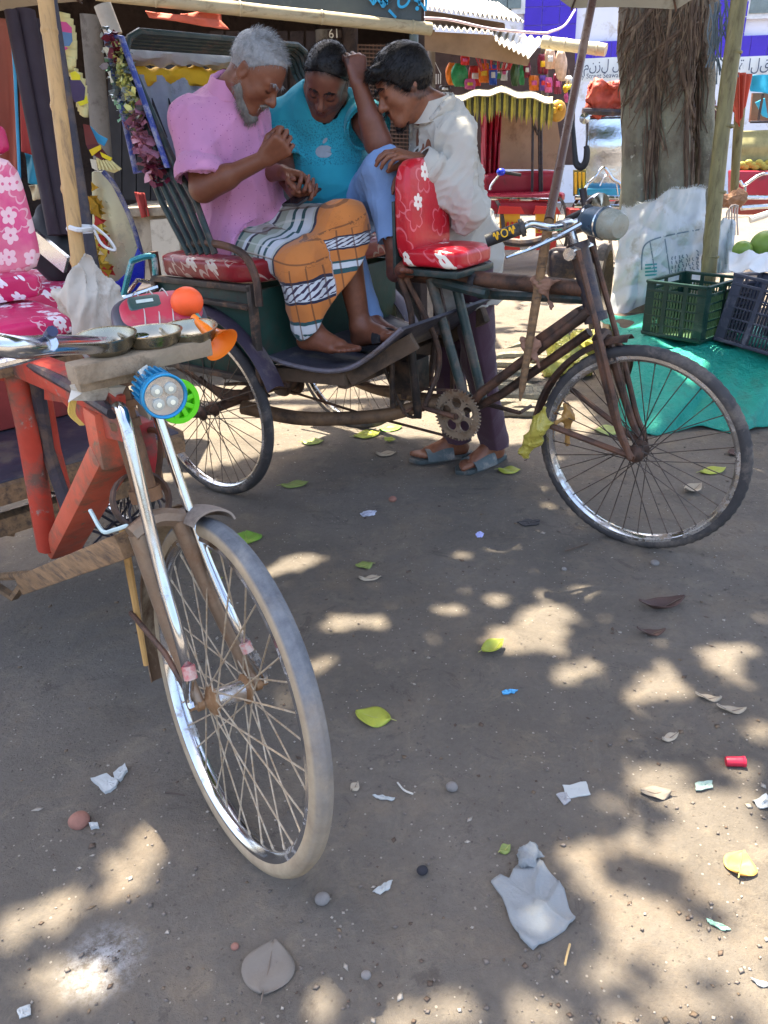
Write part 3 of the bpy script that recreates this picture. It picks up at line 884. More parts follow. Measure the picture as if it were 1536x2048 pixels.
crn = S(330, 1000, 0.0)
for s_, ho in ((-1, hub1 - nn * .060), (1, hub1 + nn * .060)):
    c_ = Vector((fu - .10, fv + s_ * .040, .70)); d = ho - c_
    b.tube([c_, c_ + d * .5 + Vector((-.015, 0, 0)), c_ + d * .85 + Vector((-.014, 0, -.004)), ho], [.016, .0155, .012, .0095], 10, 6)
b.tube([(fu - .10, fv - .05, .70), (fu - .105, fv, .715), (fu - .10, fv + .05, .70)], .018, 8, 4)
b.build('fork', mk('tarnished fork', lin('8d7a68'), .45, .6, .25, 9, '7a5d45', .5, 9, .2, 90), R1)
hd1 = mk('rusty brown head', lin('7b583c'), .65, .2, .3, 11, '57402f', .45, 10, .4, 80)
ht1, hb1 = S(222, 745, 0), Vector((fu - .125, fv, .745))
b = MB(); b.tube([ht1, hb1], .022, 12); b.tube([ht1, ht1.lerp(hb1, .12)], .029, 12); b.tube([ht1.lerp(hb1, .22), ht1.lerp(hb1, .27)], .031, 12); b.tube([ht1.lerp(hb1, .36), ht1.lerp(hb1, .42)], .027, 12); b.tube([ht1.lerp(hb1, .9), hb1], .029, 12)
b.build('head_tube', hd1, R1)
# red frame: twin top rail, seat tube, broad down beam
b = MB(); a0, a1 = S(15, 715, -.02), S(232, 800, -.01)
b.bar(a0, a1, .05, .055); b.build('top_tube', M['red'], R1, bev=.012)
b = MB(); b.slab([S(x_, y_, -.022) for x_, y_ in ((85, 735), (238, 792), (246, 885), (190, 872), (125, 806), (88, 800))], (0, .012, 0)); b.build('red_panel', M['red'], R1, bev=.003)
b = MB(); b.tube([S(60, 728, -.03), S(150, 778, -.045), S(226, 826, -.045)], .011, 8, 5); b.tube([S(35, 712, .05), S(255, 795, .05)], .016, 8); b.build('lower_top_tube', M['darksteel'], R1)
bbp = S(128, 1085, 0)
b = MB(); b.tube([S(25, 715, -.03), S(55, 850, -.03), bbp + Vector((0, -.04, 0))], .026, 10); b.tube([S(80, 760, .03), S(105, 900, .03), bbp + Vector((0, .03, .02))], .020, 10)
b.build('seat_tube', M['red'], R1)
b = MB(); b.tube([S(70, 740, 0), S(95, 900, 0), S(150, 1060, 0)], .016, 8); b.build('inner_tube', M['darksteel'], R1)
b = MB(); q0, q1, q2, q3 = S(212, 810, 0), S(232, 925, 0), S(215, 980, 0), S(125, 1095, 0)
b.bar(q0, q1, .06, .075, (0, 1, 0)); b.bar(q1 + Vector((.01, 0, .03)), q3, .05, .085, (0, 1, 0)); b.build('down_tube', M['salmon'], R1, bev=.014)
b = MB(); b.bar(S(280, 840, .06), S(300, 980, .06), .035, .04, (0, 1, 0)); b.tube([S(255, 880, .03), S(262, 940, .04), S(300, 1000, .06)], .010, 8); b.build('brace', mk('dark red brace', lin('9c2b30'), .5, 0, .25, 7, '6b4b45', .4, 7), R1, bev=.004)
b = MB(); b.tube([S(265, 872, .06), S(305, 860, .07), S(322, 880, .07), S(310, 965, .06), S(275, 945, .05)], .006, 6, 4); b.build('wire_bracket', M['rust'], R1)
# wooden beam at the crank, pedal
wb = M['wood']
b = MB(); b.bar(S(55, 1165, -.10), S(262, 1085, -.03), .05, .05); b.build('crank_beam', wb, R1, bev=.004)
b = MB(); b.tube([S(-30, 1155, -.1), S(60, 1150, -.1)], .012, 8); b.bar(S(60, 1150, -.1), S(28, 1195, -.1), .02, .014); b.bar(S(28, 1195, -.1), S(-40, 1150, -.1), .02, .014); b.build('pedal', wb, R1)
b = MB(); b.tube([S(244, 1055, .02), S(254, 1110, .02), S(292, 1330, .0)], [.008, .009, .006], 8); b.build('prop_stick', mk('yellow cane', lin('b98f56'), .6, 0, .2, 9, '7d6544', .35, 8), R1)
b = MB(); b.tube([S(180, 1020, -.07), S(205, 1062, -.07), S(228, 1060, -.06), S(258, 1050, -.04)], .004, 6, 4); b.build('tie_wire', mk('pale blue wire', lin('b8cbcb'), .4), R1)
MB().tube([S(243, 1075, -.012), S(247, 1100, -.012)], .019, 10).build('green_tape', mk('green tape', lin('4f9a86'), .4), R1)
# mudguard: a short open hood on top of the tyre and a dusty strip behind
mg = mk('dusty mudguard', lin('8d8075'), .75, .1, .2, 6, '5d5047', .4, 7, .3, 90)
def mgf(a0, a1, Rf, wid):
    def f(i, j):
        a = a0 + (a1 - a0) * i; t = (j - .5) * math.pi * .92
        r_ = Rf + .028 * math.cos(t) - .004
        fwv = Vector((math.cos(st), math.sin(st), 0))
        return hub1 + fwv * (r_ * math.cos(a)) + up1 * (r_ * math.sin(a)) + nn * (wid / 2 * math.sin(t))
    return f
MB().sheet(mgf(math.radians(97), math.radians(119), .352, .082), 10, 16, .004).build('mudguard', mg, R1)
MB().sheet(mgf(math.radians(124), math.radians(205), .366, .078), 30, 10, .003).build('mudguard', mk('rust and dust mudguard', lin('6d5541'), .8, .1, .3, 9, 'a5937a', .5, 6, .4, 90), R1)
b = MB(); b.tube([hub1 - nn * .07, hub1 - nn * .06 + Vector((-.13, 0, .05)), hub1 - nn * .04 + Vector((-.34, 0, .04))], .006, 6); b.build('mudguard_stay', M['rust'], R1)
b = MB(); c_ = S(325, 985, 0); b.lathe([(.05, -.012), (.055, -.012), (.055, .012), (.05, .012)], Vector((fu - .155, fv, .735)), (1, 0, .5), 20, close=True); b.build('crown_ring', M['rust'], R1)
# handlebar with long chrome bar, plank lashed on, bowls are things of their own
b = MB(); hb0, hb1_ = S(-60, 672, -.28), S(120, 690, -.16)
b.tube([S(-120, 640, -.34), hb0, S(30, 694, -.24), hb1_, S(230, 690, 0)], .0135, 12, 6)
mir1 = lambda p: Vector((p.x, -p.y, p.z))
b.tube([S(230, 690, 0), k1.pu(330, 668, 1.42), k1.pu(400, 655, 1.40)], .0125, 12, 6); b.build('handlebar', M['chrome'], R1)
b = MB(); b.tube([S(97, 690, -.19), S(60, 712, -.2), S(-40, 738, -.26)], [.010, .007, .006], 8, 4); b.tube([S(100, 685, -.19), S(85, 700, -.19)], .010, 10); b.build('brake_lever', M['chrome'], R1)
b = MB(); b.tube([S(75, 705, -.19), S(85, 690, -.185), S(105, 662, -.185)], .007, 8, 4); b.build('cable', mk('navy cable', lin('2a3050'), .5), R1)
b = MB(); b.tube([S(225, 695, 0), ht1 + Vector((0, 0, -.02))], .016, 10); b.tube([S(195, 700, -.03), S(260, 695, .03)], .02, 10); b.build('stem', M['rust'], R1)
# seat
PINK = floral('pink flowered vinyl', lin('d8477c'), lin('efc3c8'), 21, ('Y', 'Z'), 5, lin('e58a98'), .4, .85, .40, lin('f3c9cf'))
PINK2 = floral('pink flowered vinyl dark', lin('c9225f'), lin('efe3ea'), 24, ('X', 'Y'), 6, None, .4, .5, .4)
# driver seat of the red rickshaw: stacked cushions and a padded backrest
u0 = .80
def pz(px, py, v): return S(px, py, v)
sr = S(150, 640, .19)
zz = .955
superbox((.80, -.08, .930), (.165, .20, .022), 7).build('seat_pad', mk('dark seat base', lin('3b3238'), .6), R1, sharp=0)
superbox((.80, -.08, .972), (.165, .20, .024), 7).build('seat', PINK2, R1, sharp=0)
superbox((.68, -.02, 1.03), (.05, .155, .03), 6).build('seat_roll', PINK2, R1, sharp=0)
superbox((.615, .0, 1.18), (.03, .17, .135), 6, R=Matrix.Rotation(math.radians(-8), 3, 'Y')).build('backrest', PINK, R1, sharp=0)
superbox((.585, .0, 1.345), (.028, .165, .035), 6, R=Matrix.Rotation(math.radians(-8), 3, 'Y')).build('headrest', PINK2, R1, sharp=0)
b = MB(); b.box((.79, -.08, .898), (.34, .38, .02)); b.build('seat_board', M['wood'], R1, bev=.003)
b = MB(); b.tube([(.78, 0, .90), (.80, 0, .80)], .016, 8); b.tube([(.72, -.14, .90), S(40, 760, 0)], .012, 8); b.tube([(.72, .14, .90), (.86, .03, .80)], .012, 8); b.build('seat_post', M['red'], R1)
# footboard and timber under it
b = MB(); b.box((.46, 0, .555), (.46, .86, .022)); b.build('footboard', mk('dark blue board', lin('3d3b49'), .5, 0, .25, 5, '6c6058', .3, 5, .2, 40), R1, bev=.004)
b = MB(); b.box((.70, 0, .535), (.035, .86, .05)); b.box((.45, .435, .535), (.46, .03, .05)); b.build('board_edge', M['wood'], R1, bev=.003)
b = MB(); b.bar((.66, -.35, .51), (.05, -.30, .30), .05, .05); b.bar((.66, .35, .51), (.05, .30, .30), .05, .05); b.bar((.62, -.38, .42), (.62, .38, .42), .05, .05); b.bar((.55, -.30, .50), (.62, -.05, .40), .04, .04); b.bar((.62, .05, .36), (bbp.x, 0, bbp.z), .04, .05); b.build('under_frame', M['wood'], R1, bev=.004)
b = MB(); b.box((.06, 0, .72), (.48, .86, .30)); b.build('seat_box', mk('faded red box', lin('8c3430'), .6, 0, .25, 5, '5c4238', .5, 5), R1, bev=.006)
superbox((.04, 0, .91), (.26, .45, .045), 8).build('passenger_seat', PINK2, R1, sharp=0)
b = MB(); b.tube([(0, -.46, .3555), (0, .46, .3555)], .02, 10); b.build('rear_axle', M['rust'], R1)
b = MB()
for i in range(30):
    a = Vector((random.uniform(.3, .62), random.uniform(.12, .40), random.uniform(.30, .5)))
    b.tube([a, a + Vector((random.uniform(-.1, .1), random.uniform(-.1, .1), random.uniform(-.14, .05))), a + Vector((random.uniform(-.2, .2), random.uniform(-.1, .1), random.uniform(-.2, 0)))], .004, 5, 3)
b.build('wire_tangle', M['darksteel'], R1)['kind'] = 'stuff'
# ================================================================== sculpting with distance fields
class SDF:
    def __init__(s, lo, hi, h):
        s.h = h; s.lo = np.array(lo, float); n = np.ceil((np.array(hi) - s.lo) / h).astype(int) + 1
        s.n = n; s.a = np.full(n, .3, np.float32)
        s.ax = [(s.lo[i] + h * np.arange(n[i])).astype(np.float32) for i in range(3)]

    def blk(s, lo, hi):
        i0 = np.clip(np.floor((np.array(lo) - s.lo) / s.h).astype(int), 0, s.n - 1); i1 = np.clip(np.ceil((np.array(hi) - s.lo) / s.h).astype(int) + 1, 1, s.n)
        sl = tuple(slice(a, b) for a, b in zip(i0, i1))
        if any(b <= a for a, b in zip(i0, i1)): return None, None
        return sl, (s.ax[0][sl[0]][:, None, None], s.ax[1][sl[1]][None, :, None], s.ax[2][sl[2]][None, None, :])

    def op(s, sl, d, k, mode):
        a = s.a[sl]; d = d.astype(np.float32)
        if mode == 'sub': d = -d; a_, d_ = -a, -d
        else: a_, d_ = a, d
        if k > 0:
            h = np.clip(.5 + .5 * (a_ - d_) / k, 0, 1)
            r = a_ * (1 - h) + d_ * h - k * h * (1 - h)
        else: r = np.minimum(a_, d_)
        s.a[sl] = -r if mode == 'sub' else r

    def cone(s, a, b, ra, rb, k=.02, mode='add', pad=.03):
        a, b = np.array(a, float), np.array(b, float); m = max(ra, rb) + pad + k
        sl, g = s.blk(np.minimum(a, b) - m, np.maximum(a, b) + m)
        if sl is None: return s
        ba = b - a; L = max(ba @ ba, 1e-9)
        p = [g[i] - a[i] for i in range(3)]
        t = np.clip((p[0] * ba[0] + p[1] * ba[1] + p[2] * ba[2]) / L, 0, 1)
        d = np.sqrt(sum((p[i] - ba[i] * t) ** 2 for i in range(3))) - (ra + (rb - ra) * t)
        s.op(sl, d, k, mode); return s

    def chain(s, pts, rs, k=.02):
        for i in range(len(pts) - 1): s.cone(pts[i], pts[i + 1], rs[i], rs[i + 1], k)
        return s

    def ell(s, c, r, R=None, k=.02, mode='add', pad=.03):
        c = np.array(c, float); m = max(r) + pad + k
        sl, g = s.blk(c - m, c + m)
        if sl is None: return s
        p = [g[i] - c[i] for i in range(3)]
        if R is not None:
            R = np.array(R)     # columns are the axes
            p = [p[0] * R[0, i] + p[1] * R[1, i] + p[2] * R[2, i] for i in range(3)]
        k0 = np.sqrt(sum((p[i] / r[i]) ** 2 for i in range(3))); k1_ = np.sqrt(sum((p[i] / r[i] ** 2) ** 2 for i in range(3)))
        s.op(sl, k0 * (k0 - 1) / np.maximum(k1_, 1e-6), k, mode); return s

    def cut(s, p0, n, k=0.0):
        """removes the side the normal points to"""
        n = np.array(n, float); n /= np.linalg.norm(n); p0 = np.array(p0, float)
        d = (s.ax[0][:, None, None] - p0[0]) * n[0] + (s.ax[1][None, :, None] - p0[1]) * n[1] + (s.ax[2][None, None, :] - p0[2]) * n[2]
        sl = (slice(None),) * 3
        s.op(sl, -d, k, 'sub'); return s

    def mesh(s):
        g = openvdb.FloatGrid(.3)
        g.copyFromArray(np.ascontiguousarray(s.a))
        p, q = g.convertToQuads(isovalue=0.0)
        return p.astype(np.float64) * s.h + s.lo, q.astype(np.int64)


def vnormals(V, F):
    n = np.cross(V[F[:, 2]] - V[F[:, 0]], V[F[:, 3]] - V[F[:, 1]])
    out = np.zeros_like(V)
    for i in range(4): np.add.at(out, F[:, i], n)
    return out / np.maximum(np.linalg.norm(out, axis=1, keepdims=True), 1e-9)


def smooth_mesh(V, F, it=2, lam=.5):
    E = np.concatenate([F[:, [0, 1]], F[:, [1, 2]], F[:, [2, 3]], F[:, [3, 0]]])
    for _ in range(it):
        acc = np.zeros_like(V); cnt = np.zeros(len(V))
        np.add.at(acc, E[:, 0], V[E[:, 1]]); np.add.at(cnt, E[:, 0], 1); np.add.at(acc, E[:, 1], V[E[:, 0]]); np.add.at(cnt, E[:, 1], 1)
        V = V + lam * (acc / cnt[:, None] - V)
    return V


def folds(V, N, amp, freq, seed, axis=None, ridged=True, stretch=3.5):
    """cloth folds: warped ridged waves running mostly along AXIS"""
    r = np.random.default_rng(seed); P = V.copy()
    if axis is not None:
        a = np.array(axis, float); a /= np.linalg.norm(a)
        P = P - np.outer(P @ a, a) * (1 - 1 / stretch)
    out = np.zeros(len(V))
    for o in range(4):
        f = freq * 1.75 ** o
        k, k2_, k3 = [(lambda q: q / np.linalg.norm(q))(r.normal(size=3)) * f for _ in range(3)]
        ph = r.random(3) * 6.28
        w = np.sin(P @ k2_ * .6 + ph[1]) * 1.3 + np.sin(P @ k3 * .4 + ph[2])
        s_ = np.sin(P @ k + ph[0] + w)
        out += (1 - 2 * np.abs(s_) ** .8 if ridged else s_) / 1.7 ** o
    return V + N * (out * amp)[:, None]


def unit(v):
    v = np.array(v, float); return v / np.linalg.norm(v)


def hand(S, wr, d, pn, side, curl, sc=1.0, thumb=.5, spread=.10):
    """palm, four jointed fingers and a thumb that leaves the side of the palm; d = hand direction, pn = palm normal"""
    d = unit(d); pn = unit(np.array(pn, float) - d * (np.array(pn, float) @ d)); x = np.cross(d, pn) * side      # x points to the thumb side
    wr = np.array(wr, float)
    L = .088 * sc; tips = []
    for i, (off, fl, ro) in enumerate(((.031, .072, .0092), (.0105, .080, .0094), (-.0105, .074, .0090), (-.031, .058, .0080))):
        kn = wr + d * (L * (1 - .05 * abs(i - 1.2))) + x * off * sc
        S.cone(wr + x * off * .55 * sc + d * .012, kn, .0155 * sc, .0125 * sc, .012, pad=.012)
        a = curl[i] if isinstance(curl, (list, tuple)) else curl
        ang = 0; p = kn; dd = unit(d + x * (off / .031) * spread)
        for j, fr in enumerate((.46, .31, .23)):
            ang += a * (.75, 1.05, .7)[j]
            dv = dd * math.cos(ang) + pn * math.sin(ang)
            q = p + dv * fl * fr * sc * 1.08
            S.cone(p, q, ro * (1, .92, .85)[j] * sc, ro * (.93, .86, .74)[j] * sc, .0035, pad=.008); p = q
        tips.append(p)
    b0 = wr + d * .022 + x * .020 * sc + pn * .008
    b1 = b0 + unit(d * .65 + x * (.75 - thumb * .5) + pn * (.25 + thumb * .5)) * .040 * sc
    b2 = b1 + unit(d * .85 + x * (.35 - thumb * .7) + pn * (.2 + thumb * .8)) * .032 * sc
    b3 = b2 + unit(d * .9 + x * (.1 - thumb * .8) + pn * (.15 + thumb * .6)) * .026 * sc
    S.cone(b0, b1, .0155 * sc, .0125 * sc, .01, pad=.01); S.cone(b1, b2, .0115 * sc, .0105 * sc, .004, pad=.008); S.cone(b2, b3, .0103 * sc, .0085 * sc, .004, pad=.008)
    return tips


def foot(S, heel_ank, toe, up, r=.030, side=1):
    """ankle above heel; toe = tip of the big toe line"""
    an = np.array(heel_ank, float); t = np.array(toe, float); up = unit(up)
    d = t - an; d -= up * (d @ up); d = unit(d); x = np.cross(d, up) * side       # x towards the big toe
    base = an - up * .062
    tipl = t
    S.cone(an, base - d * .030 + up * .022, .036, .030, .02)
    S.cone(an, base + d * .09 + up * .030, .034, .026, .03)
    S.cone(base - d * .028 + up * .020, base + d * .125 + up * .014 + x * .012, .028, .026, .02)
    S.cone(base - d * .028 + up * .020, base + d * .110 + up * .012 - x * .024, .026, .020, .02)
    for i, (o, l, rr) in enumerate(((.026, .195, .0125), (.009, .190, .0098), (-.006, .180, .0092), (-.020, .168, .0088), (-.033, .152, .0085))):
        S.cone(base + d * (l - .06) + x * o * .9 + up * .012, base + d * l + x * o + up * .009, rr, rr * .95, .006, pad=.01)


class Head:
    def __init__(s, c, f, up, sc=1.0):
        s.c = np.array(c, float); s.f = unit(f); u = np.array(up, float); s.u = unit(u - s.f * (u @ s.f)); s.l = np.cross(s.u, s.f); s.sc = sc
        s.R = np.stack([s.f, s.l, s.u], 1)

    def p(s, f, l, u): return s.c + (s.f * f + s.l * l + s.u * u) * s.sc

    def build(s, S, neck, rn=.056, jaw=1.0, nose=1.0):
        k = s.sc; E = lambda c, r, kk=.02, mode='add', **q: S.ell(s.p(*c), [x * k for x in r], s.R, kk * k, mode, **q)
        C = lambda a, b, ra, rb, kk=.01, mode='add': S.cone(s.p(*a), s.p(*b), ra * k, rb * k, kk * k, mode, pad=.015)
        E((-.014, 0, .036), (.096, .075, .084)); E((.028, 0, .002), (.062, .062, .088), .03)
        for q in (-1, 1):
            C((-.004, q * .054, -.050), (.058, q * .020, -.100), .024 * jaw, .020 * jaw, .025); C((.056, q * .036, -.026), (.050, q * .040, -.04), .024, .020, .025)
        C((.066, -.008, -.100), (.066, .008, -.100), .021, .021, .015); E((.068, 0, -.062), (.022, .030, .027), .02)
        C((.087, -.017, -.061), (.087, .017, -.061), .0055, .0055, .006); C((.0935, -.006, -.060), (.0935, .006, -.060), .004, .004, .006); C((.086, -.014, -.074), (.086, .014, -.074), .0065, .0065, .005)
        C((.083, 0, .012), (.106 * (1 + .04 * (nose - 1)), 0, -.030), .0085, .0125, .012)
        C((.106, 0, -.030), (.109, 0, -.036), .0115, .010, .008)
        for q in (-1, 1):
            C((.095, q * .013, -.037), (.094, q * .014, -.038), .0095, .009, .007); C((.080, q * .012, .022), (.070, q * .044, .018), .011, .010, .012)
            E((.098, q * .031, -.003), (.020, .017, .010), .012, 'sub'); E((.073, q * .031, -.004), (.0145, .0150, .0125), .004)
            C((.082, q * .018, .004), (.080, q * .044, .003), .0045, .004, .006)
            E((-.012, q * .074, -.010), (.018, .010, .030), .006); E((-.006, q * .085, -.006), (.009, .008, .018), .006, 'sub')
            C((-.024, q * .077, -.022), (-.022, q * .080, .014), .006, .006, .006)
        S.cone(s.p(-.030, 0, -.050), neck, rn * k, rn * 1.08, .03)
        S.cone(s.p(.02, 0, -.085), np.array(neck) + s.f * .03, .034 * k, .042, .03)

    def lashes(s):
        out = []
        for q in (-1, 1):
            for t in np.linspace(-1, 1, 7): out.append((s.p(.0865 - .006 * t * t, q * (.031 + .013 * t), -.0085 + .002 * t * t), .0042 * s.sc, (.18, .15, .15)))
        out += [(s.p(.093, x, -.061), .007 * s.sc, (.78, .55, .55)) for x in (-.014, -.007, 0, .007, .014)] + [(s.p(.091, x, -.074), .008 * s.sc, (.85, .6, .6)) for x in (-.011, 0, .011)]
        return out

    def hair(s, S, t=.010, line=.075, lineu=.075, slope=(.75, -.66), nape=-.070, back=0.0):
        k = s.sc
        S.ell(s.p(-.016 - back, 0, .038), [(.096 + t) * k, (.075 + t) * k, (.084 + t * 1.15) * k], s.R, .0)
        S.cut(s.p(line, 0, lineu), s.f * slope[0] + s.u * slope[1], .006)
        S.cut(s.p(0, 0, nape), -s.u, .004)

    def brows(s, S):
        for q in (-1, 1): S.chain([s.p(.0925, q * .012, .024), s.p(.091, q * .030, .030), s.p(.077, q * .050, .022)], [.0028, .0038, .002], .003)


def strands(V, F, n, length, direc, wid=.0011, seed=1, jit=.35, lift=.5, droop=0.0, sel=None):
    """fine hair strips rooted on a hair surface"""
    r = np.random.default_rng(seed); N = vnormals(V, F); c = V[F].mean(1); fn = N[F].mean(1)
    if sel is not None:
        m = sel(c); c, fn = c[m], fn[m]
    if len(c) == 0: return np.zeros((0, 3)), np.zeros((0, 4), int)
    i = r.integers(0, len(c), n); p = c[i] - fn[i] * .002; nn = fn[i]
    d = np.array([direc(x) if callable(direc) else direc for x in p]); d = d - nn * (d * nn).sum(1, keepdims=True) * .7
    d /= np.maximum(np.linalg.norm(d, axis=1, keepdims=True), 1e-6)
    d = d + nn * lift + r.normal(size=d.shape) * jit; d /= np.linalg.norm(d, axis=1, keepdims=True)
    L = length * r.uniform(.5, 1.25, n)[:, None]
    side = np.cross(d, r.normal(size=d.shape)); side /= np.linalg.norm(side, axis=1, keepdims=True); side *= wid / 2
    g = np.array([0, 0, -1.0]) * droop
    p1 = p + d * L * .5 + g * L * .12; p2 = p + d * L + g * L * .5
    V2 = np.stack([p - side, p + side, p1 + side * .9, p1 - side * .9, p2 + side * .25, p2 - side * .25], 1).reshape(-1, 3)
    b = np.arange(n)[:, None] * 6
    F2 = np.concatenate([b + [0, 1, 2, 3], b + [3, 2, 4, 5]])
    return V2, F2


def skin(name, col, dark=.75):
    N = NT(name); v = N.obj()
    c = N.mix(N.ramp(N.noise(v, 14, 5), .3, .7), mul(col, .86), mul(col, 1.12))
    c = N.mix(N.ramp(N.noise(v, 70, 4), .35, .75), c, mul(col, .82))
    c = N.mix(1.0, c, N.attr('tone', 'Color'), 'MULTIPLY')
    N.l(c, N.b.inputs['Base Color']); N.b.inputs['Roughness'].default_value = .48; N.b.inputs['Specular IOR Level'].default_value = .45
    N.b.inputs['Subsurface Weight'].default_value = .06; N.b.inputs['Subsurface Radius'].default_value = (.01, .004, .002)
    N.bump(N.noise(v, 180, 4), .12, .003)
    return N.m


def body_obj(S, root, mat, spots, it=1, fade=None):
    V, F = S.mesh(); V = smooth_mesh(V, F, it, .45)
    tone = np.ones((len(V), 4))
    for c, r, k in spots:
        d = np.linalg.norm(V - np.array(c), axis=1) / r; w = np.clip(1.35 - d, 0, 1)[:, None]
        tone[:, :3] = tone[:, :3] * (1 - w) + tone[:, :3] * np.array(k) * w
    if fade:
        h_, line, lineu, slope, kc = fade; q = (V - h_.c) / h_.sc; f_, u_, l_ = q @ h_.f, q @ h_.u, q @ h_.l
        s_ = (f_ - line) * slope[0] + (u_ - lineu) * slope[1]; s_ = s_ / math.hypot(*slope)
        w = np.clip(1 - s_ / .020, 0, 1) * (u_ > -.07) * (np.linalg.norm(q, axis=1) < .16) * (np.abs(l_) < .082)
        w = w * (.6 + .4 * np.random.default_rng(3).random(len(V)))
        tone[:, :3] = tone[:, :3] * (1 - w[:, None]) + tone[:, :3] * np.array(kc) * w[:, None]
    return mesh_obj('body', V, F, mat, root, attrs={'tone': tone}, sharp=0)


def cloth_obj(S, name, mat, root, amp=.004, freq=9, seed=3, axis=None, it=2, attrs=None, amp2=.0, keep=None):
    V, F = S.mesh(); V = smooth_mesh(V, F, it, .5); V0 = V
    V = folds(V, vnormals(V, F), amp, freq, seed, axis)
    if amp2: V = folds(V, vnormals(V, F), amp2, freq * 2.3, seed + 9, np.array([.6, .3, .7]), True, 2.5)
    a = attrs(V0) if attrs else None
    return mesh_obj(name, V, F, mat, root, sharp=0, attrs=a)


def hair_obj(S, root, mat, name, sets, it=1):
    V, F = S.mesh(); V = smooth_mesh(V, F, it)
    V = folds(V, vnormals(V, F), .0015, 60, 4, None, False)
    o = mesh_obj(name, V, F, mat, root, sharp=0)
    VV, FF, n = [], [], 0
    for kw in sets:
        a, b = strands(V, F, **kw); VV.append(a); FF.append(b + n); n += len(a)
    so = mesh_obj('strands', np.concatenate(VV), np.concatenate(FF), mat, o, sharp=0); so['kind'] = 'stuff'
    return o


def frame3(x, up):
    """columns: x axis, y = up x x, z ~ up"""
    x = unit(x); z = np.array(up, float); z = unit(z - x * (z @ x)); return np.stack([x, np.cross(z, x), z], 1)


def K(px, py, v): return np.array(k2.w(*k2(px, py, v)))
def Q(px, py, Y): return np.array(PY(px, py, Y))


def dims(nm, J):
    d = lambda a, b: round(float(np.linalg.norm(J[a] - J[b])), 2)
    print(nm, {a + b: d(a, b) for a, b in (('hR', 'kR'), ('kR', 'aR'), ('hL', 'kL'), ('kL', 'aL'), ('sR', 'eR'), ('eR', 'wR'), ('sL', 'eL'), ('eL', 'wL'), ('sL', 'sR'), ('hp', 'nk')) if a in J and b in J})


def mid(a, b, t=.5): return a * (1 - t) + b * t


def sleeve(S, pts, rs, fr, k=.02, tilt=None):
    """a sleeve with an open, straight hem, joined softly into the shirt field S"""
    T = SDF(S.lo, S.lo + (S.n - 1) * S.h - S.h * .01, S.h)
    if T.a.shape != S.a.shape: T = SDF(S.lo, S.lo + (S.n - 1) * S.h, S.h); T.a = np.full(S.a.shape, .3, np.float32); T.n = S.n; T.ax = S.ax
    T.chain(pts, rs, .03)
    a, b = np.array(pts[-2]), np.array(pts[-1]); d = unit(b - a); p = mid(a, b, fr)
    T.cut(p, d if tilt is None else unit(d + np.array(tilt)))
    T.cone(p - d * .014, p + d * .05, max(rs[-1] - .012, .03), max(rs[-1] - .010, .03), 0, 'sub', .01)
    h = np.clip(.5 + .5 * (S.a - T.a) / k, 0, 1); S.a = (S.a * (1 - h) + T.a * h - k * h * (1 - h)).astype(np.float32)


def cloth_mat(name, col, rough=.8, var=.1, bump=.25, bs=420, sheen=.25, extra=None, trans=0):
    N = NT(name); v = N.obj()
    c = N.mix(N.ramp(N.noise(v, 6, 5), .3, .7), mul(col, 1 - var), mul(col, 1 + var))
    if extra: c = extra(N, v, c)
    N.l(c, N.b.inputs['Base Color']); N.b.inputs['Roughness'].default_value = rough; N.b.inputs['Sheen Weight'].default_value = sheen; N.b.inputs['Specular IOR Level'].default_value = .2
    N.bump(N.math('ADD', N.noise(v, bs, 3), N.math('MULTIPLY', N.noise(v, 38, 4), .8)), bump, .004)
    return N.m


# ------------------------------------------------------------------ the man in the pink shirt
HS = 1.10
J = dict(hR=K(462, 486, -.26), hL=K(500, 462, -.10), kR=K(598, 532, -.30), aR=K(622, 660, -.28), kL=K(690, 452, -.12), aL=K(722, 655, -.10),
         sR=Q(388, 248, 2.93), sL=Q(492, 222, 3.20), eR=Q(404, 378, 2.86), wR=Q(528, 318, 2.80), eL=Q(520, 345, 3.12), wL=Q(566, 345, 2.94), nk=Q(462, 190, 3.02))
J['hp'] = mid(J['hR'], J['hL']); dims('pink', J)
hd = Head(Q(512, 146, 2.93), (.68, -.24, -.72), (.45, -.1, 1), .95)
P1 = empty('person', (J['hp'][0], J['hp'][1], .95), 'grey haired bearded man in a pink shirt and plaid lungi sitting on the rickshaw', 'person', 'men gathered on the rickshaw')
lo = np.min(list(J.values()), 0) - .25; hi = np.max(list(J.values()), 0) + .3; lo[2] = .50
S = SDF(lo, hi, .0045)
up = unit(J['nk'] - J['hp']); sh = unit(J['sL'] - J['sR']); Rt = np.stack([sh, np.cross(up, sh), up], 1)
def torso(S, J, R, add=0.0, belly=1.0, k=.06):
    hp, nk = J['hp'], J['nk']; ch = mid(J['sR'], J['sL'])
    f = -R[:, 1]
    S.ell(hp + R[:, 2] * .03, (.158 + add, .125 + add, .125 + add), R, k); S.ell(mid(hp, nk, .36) + f * .022 * belly, (.145 + add, .120 * belly + add, .17 + add), R, k)
    S.ell(mid(hp, nk, .72) + f * .005, (.150 + add, .112 + add, .19 + add), R, k)
    S.cone(J['sR'], ch, .052 + add, .07 + add, k); S.cone(J['sL'], ch, .052 + add, .07 + add, k); S.cone(ch, nk, .075 + add, .055 + add * .6, .04)
R_ = Rt.copy()
fwd1 = unit(np.cross(sh, up)); fwd1 = fwd1 if fwd1[0] > 0 else -fwd1
R_[:, 1] = -fwd1
torso(S, J, R_, -.016)
S.chain([J['sR'], J['eR'], J['wR']], [.046, .040, .026]); S.cone(mid(J['eR'], J['wR'], .05), mid(J['eR'], J['wR'], .4), .041, .040, .02)
S.chain([J['sL'], J['eL'], J['wL']], [.046, .038, .026])
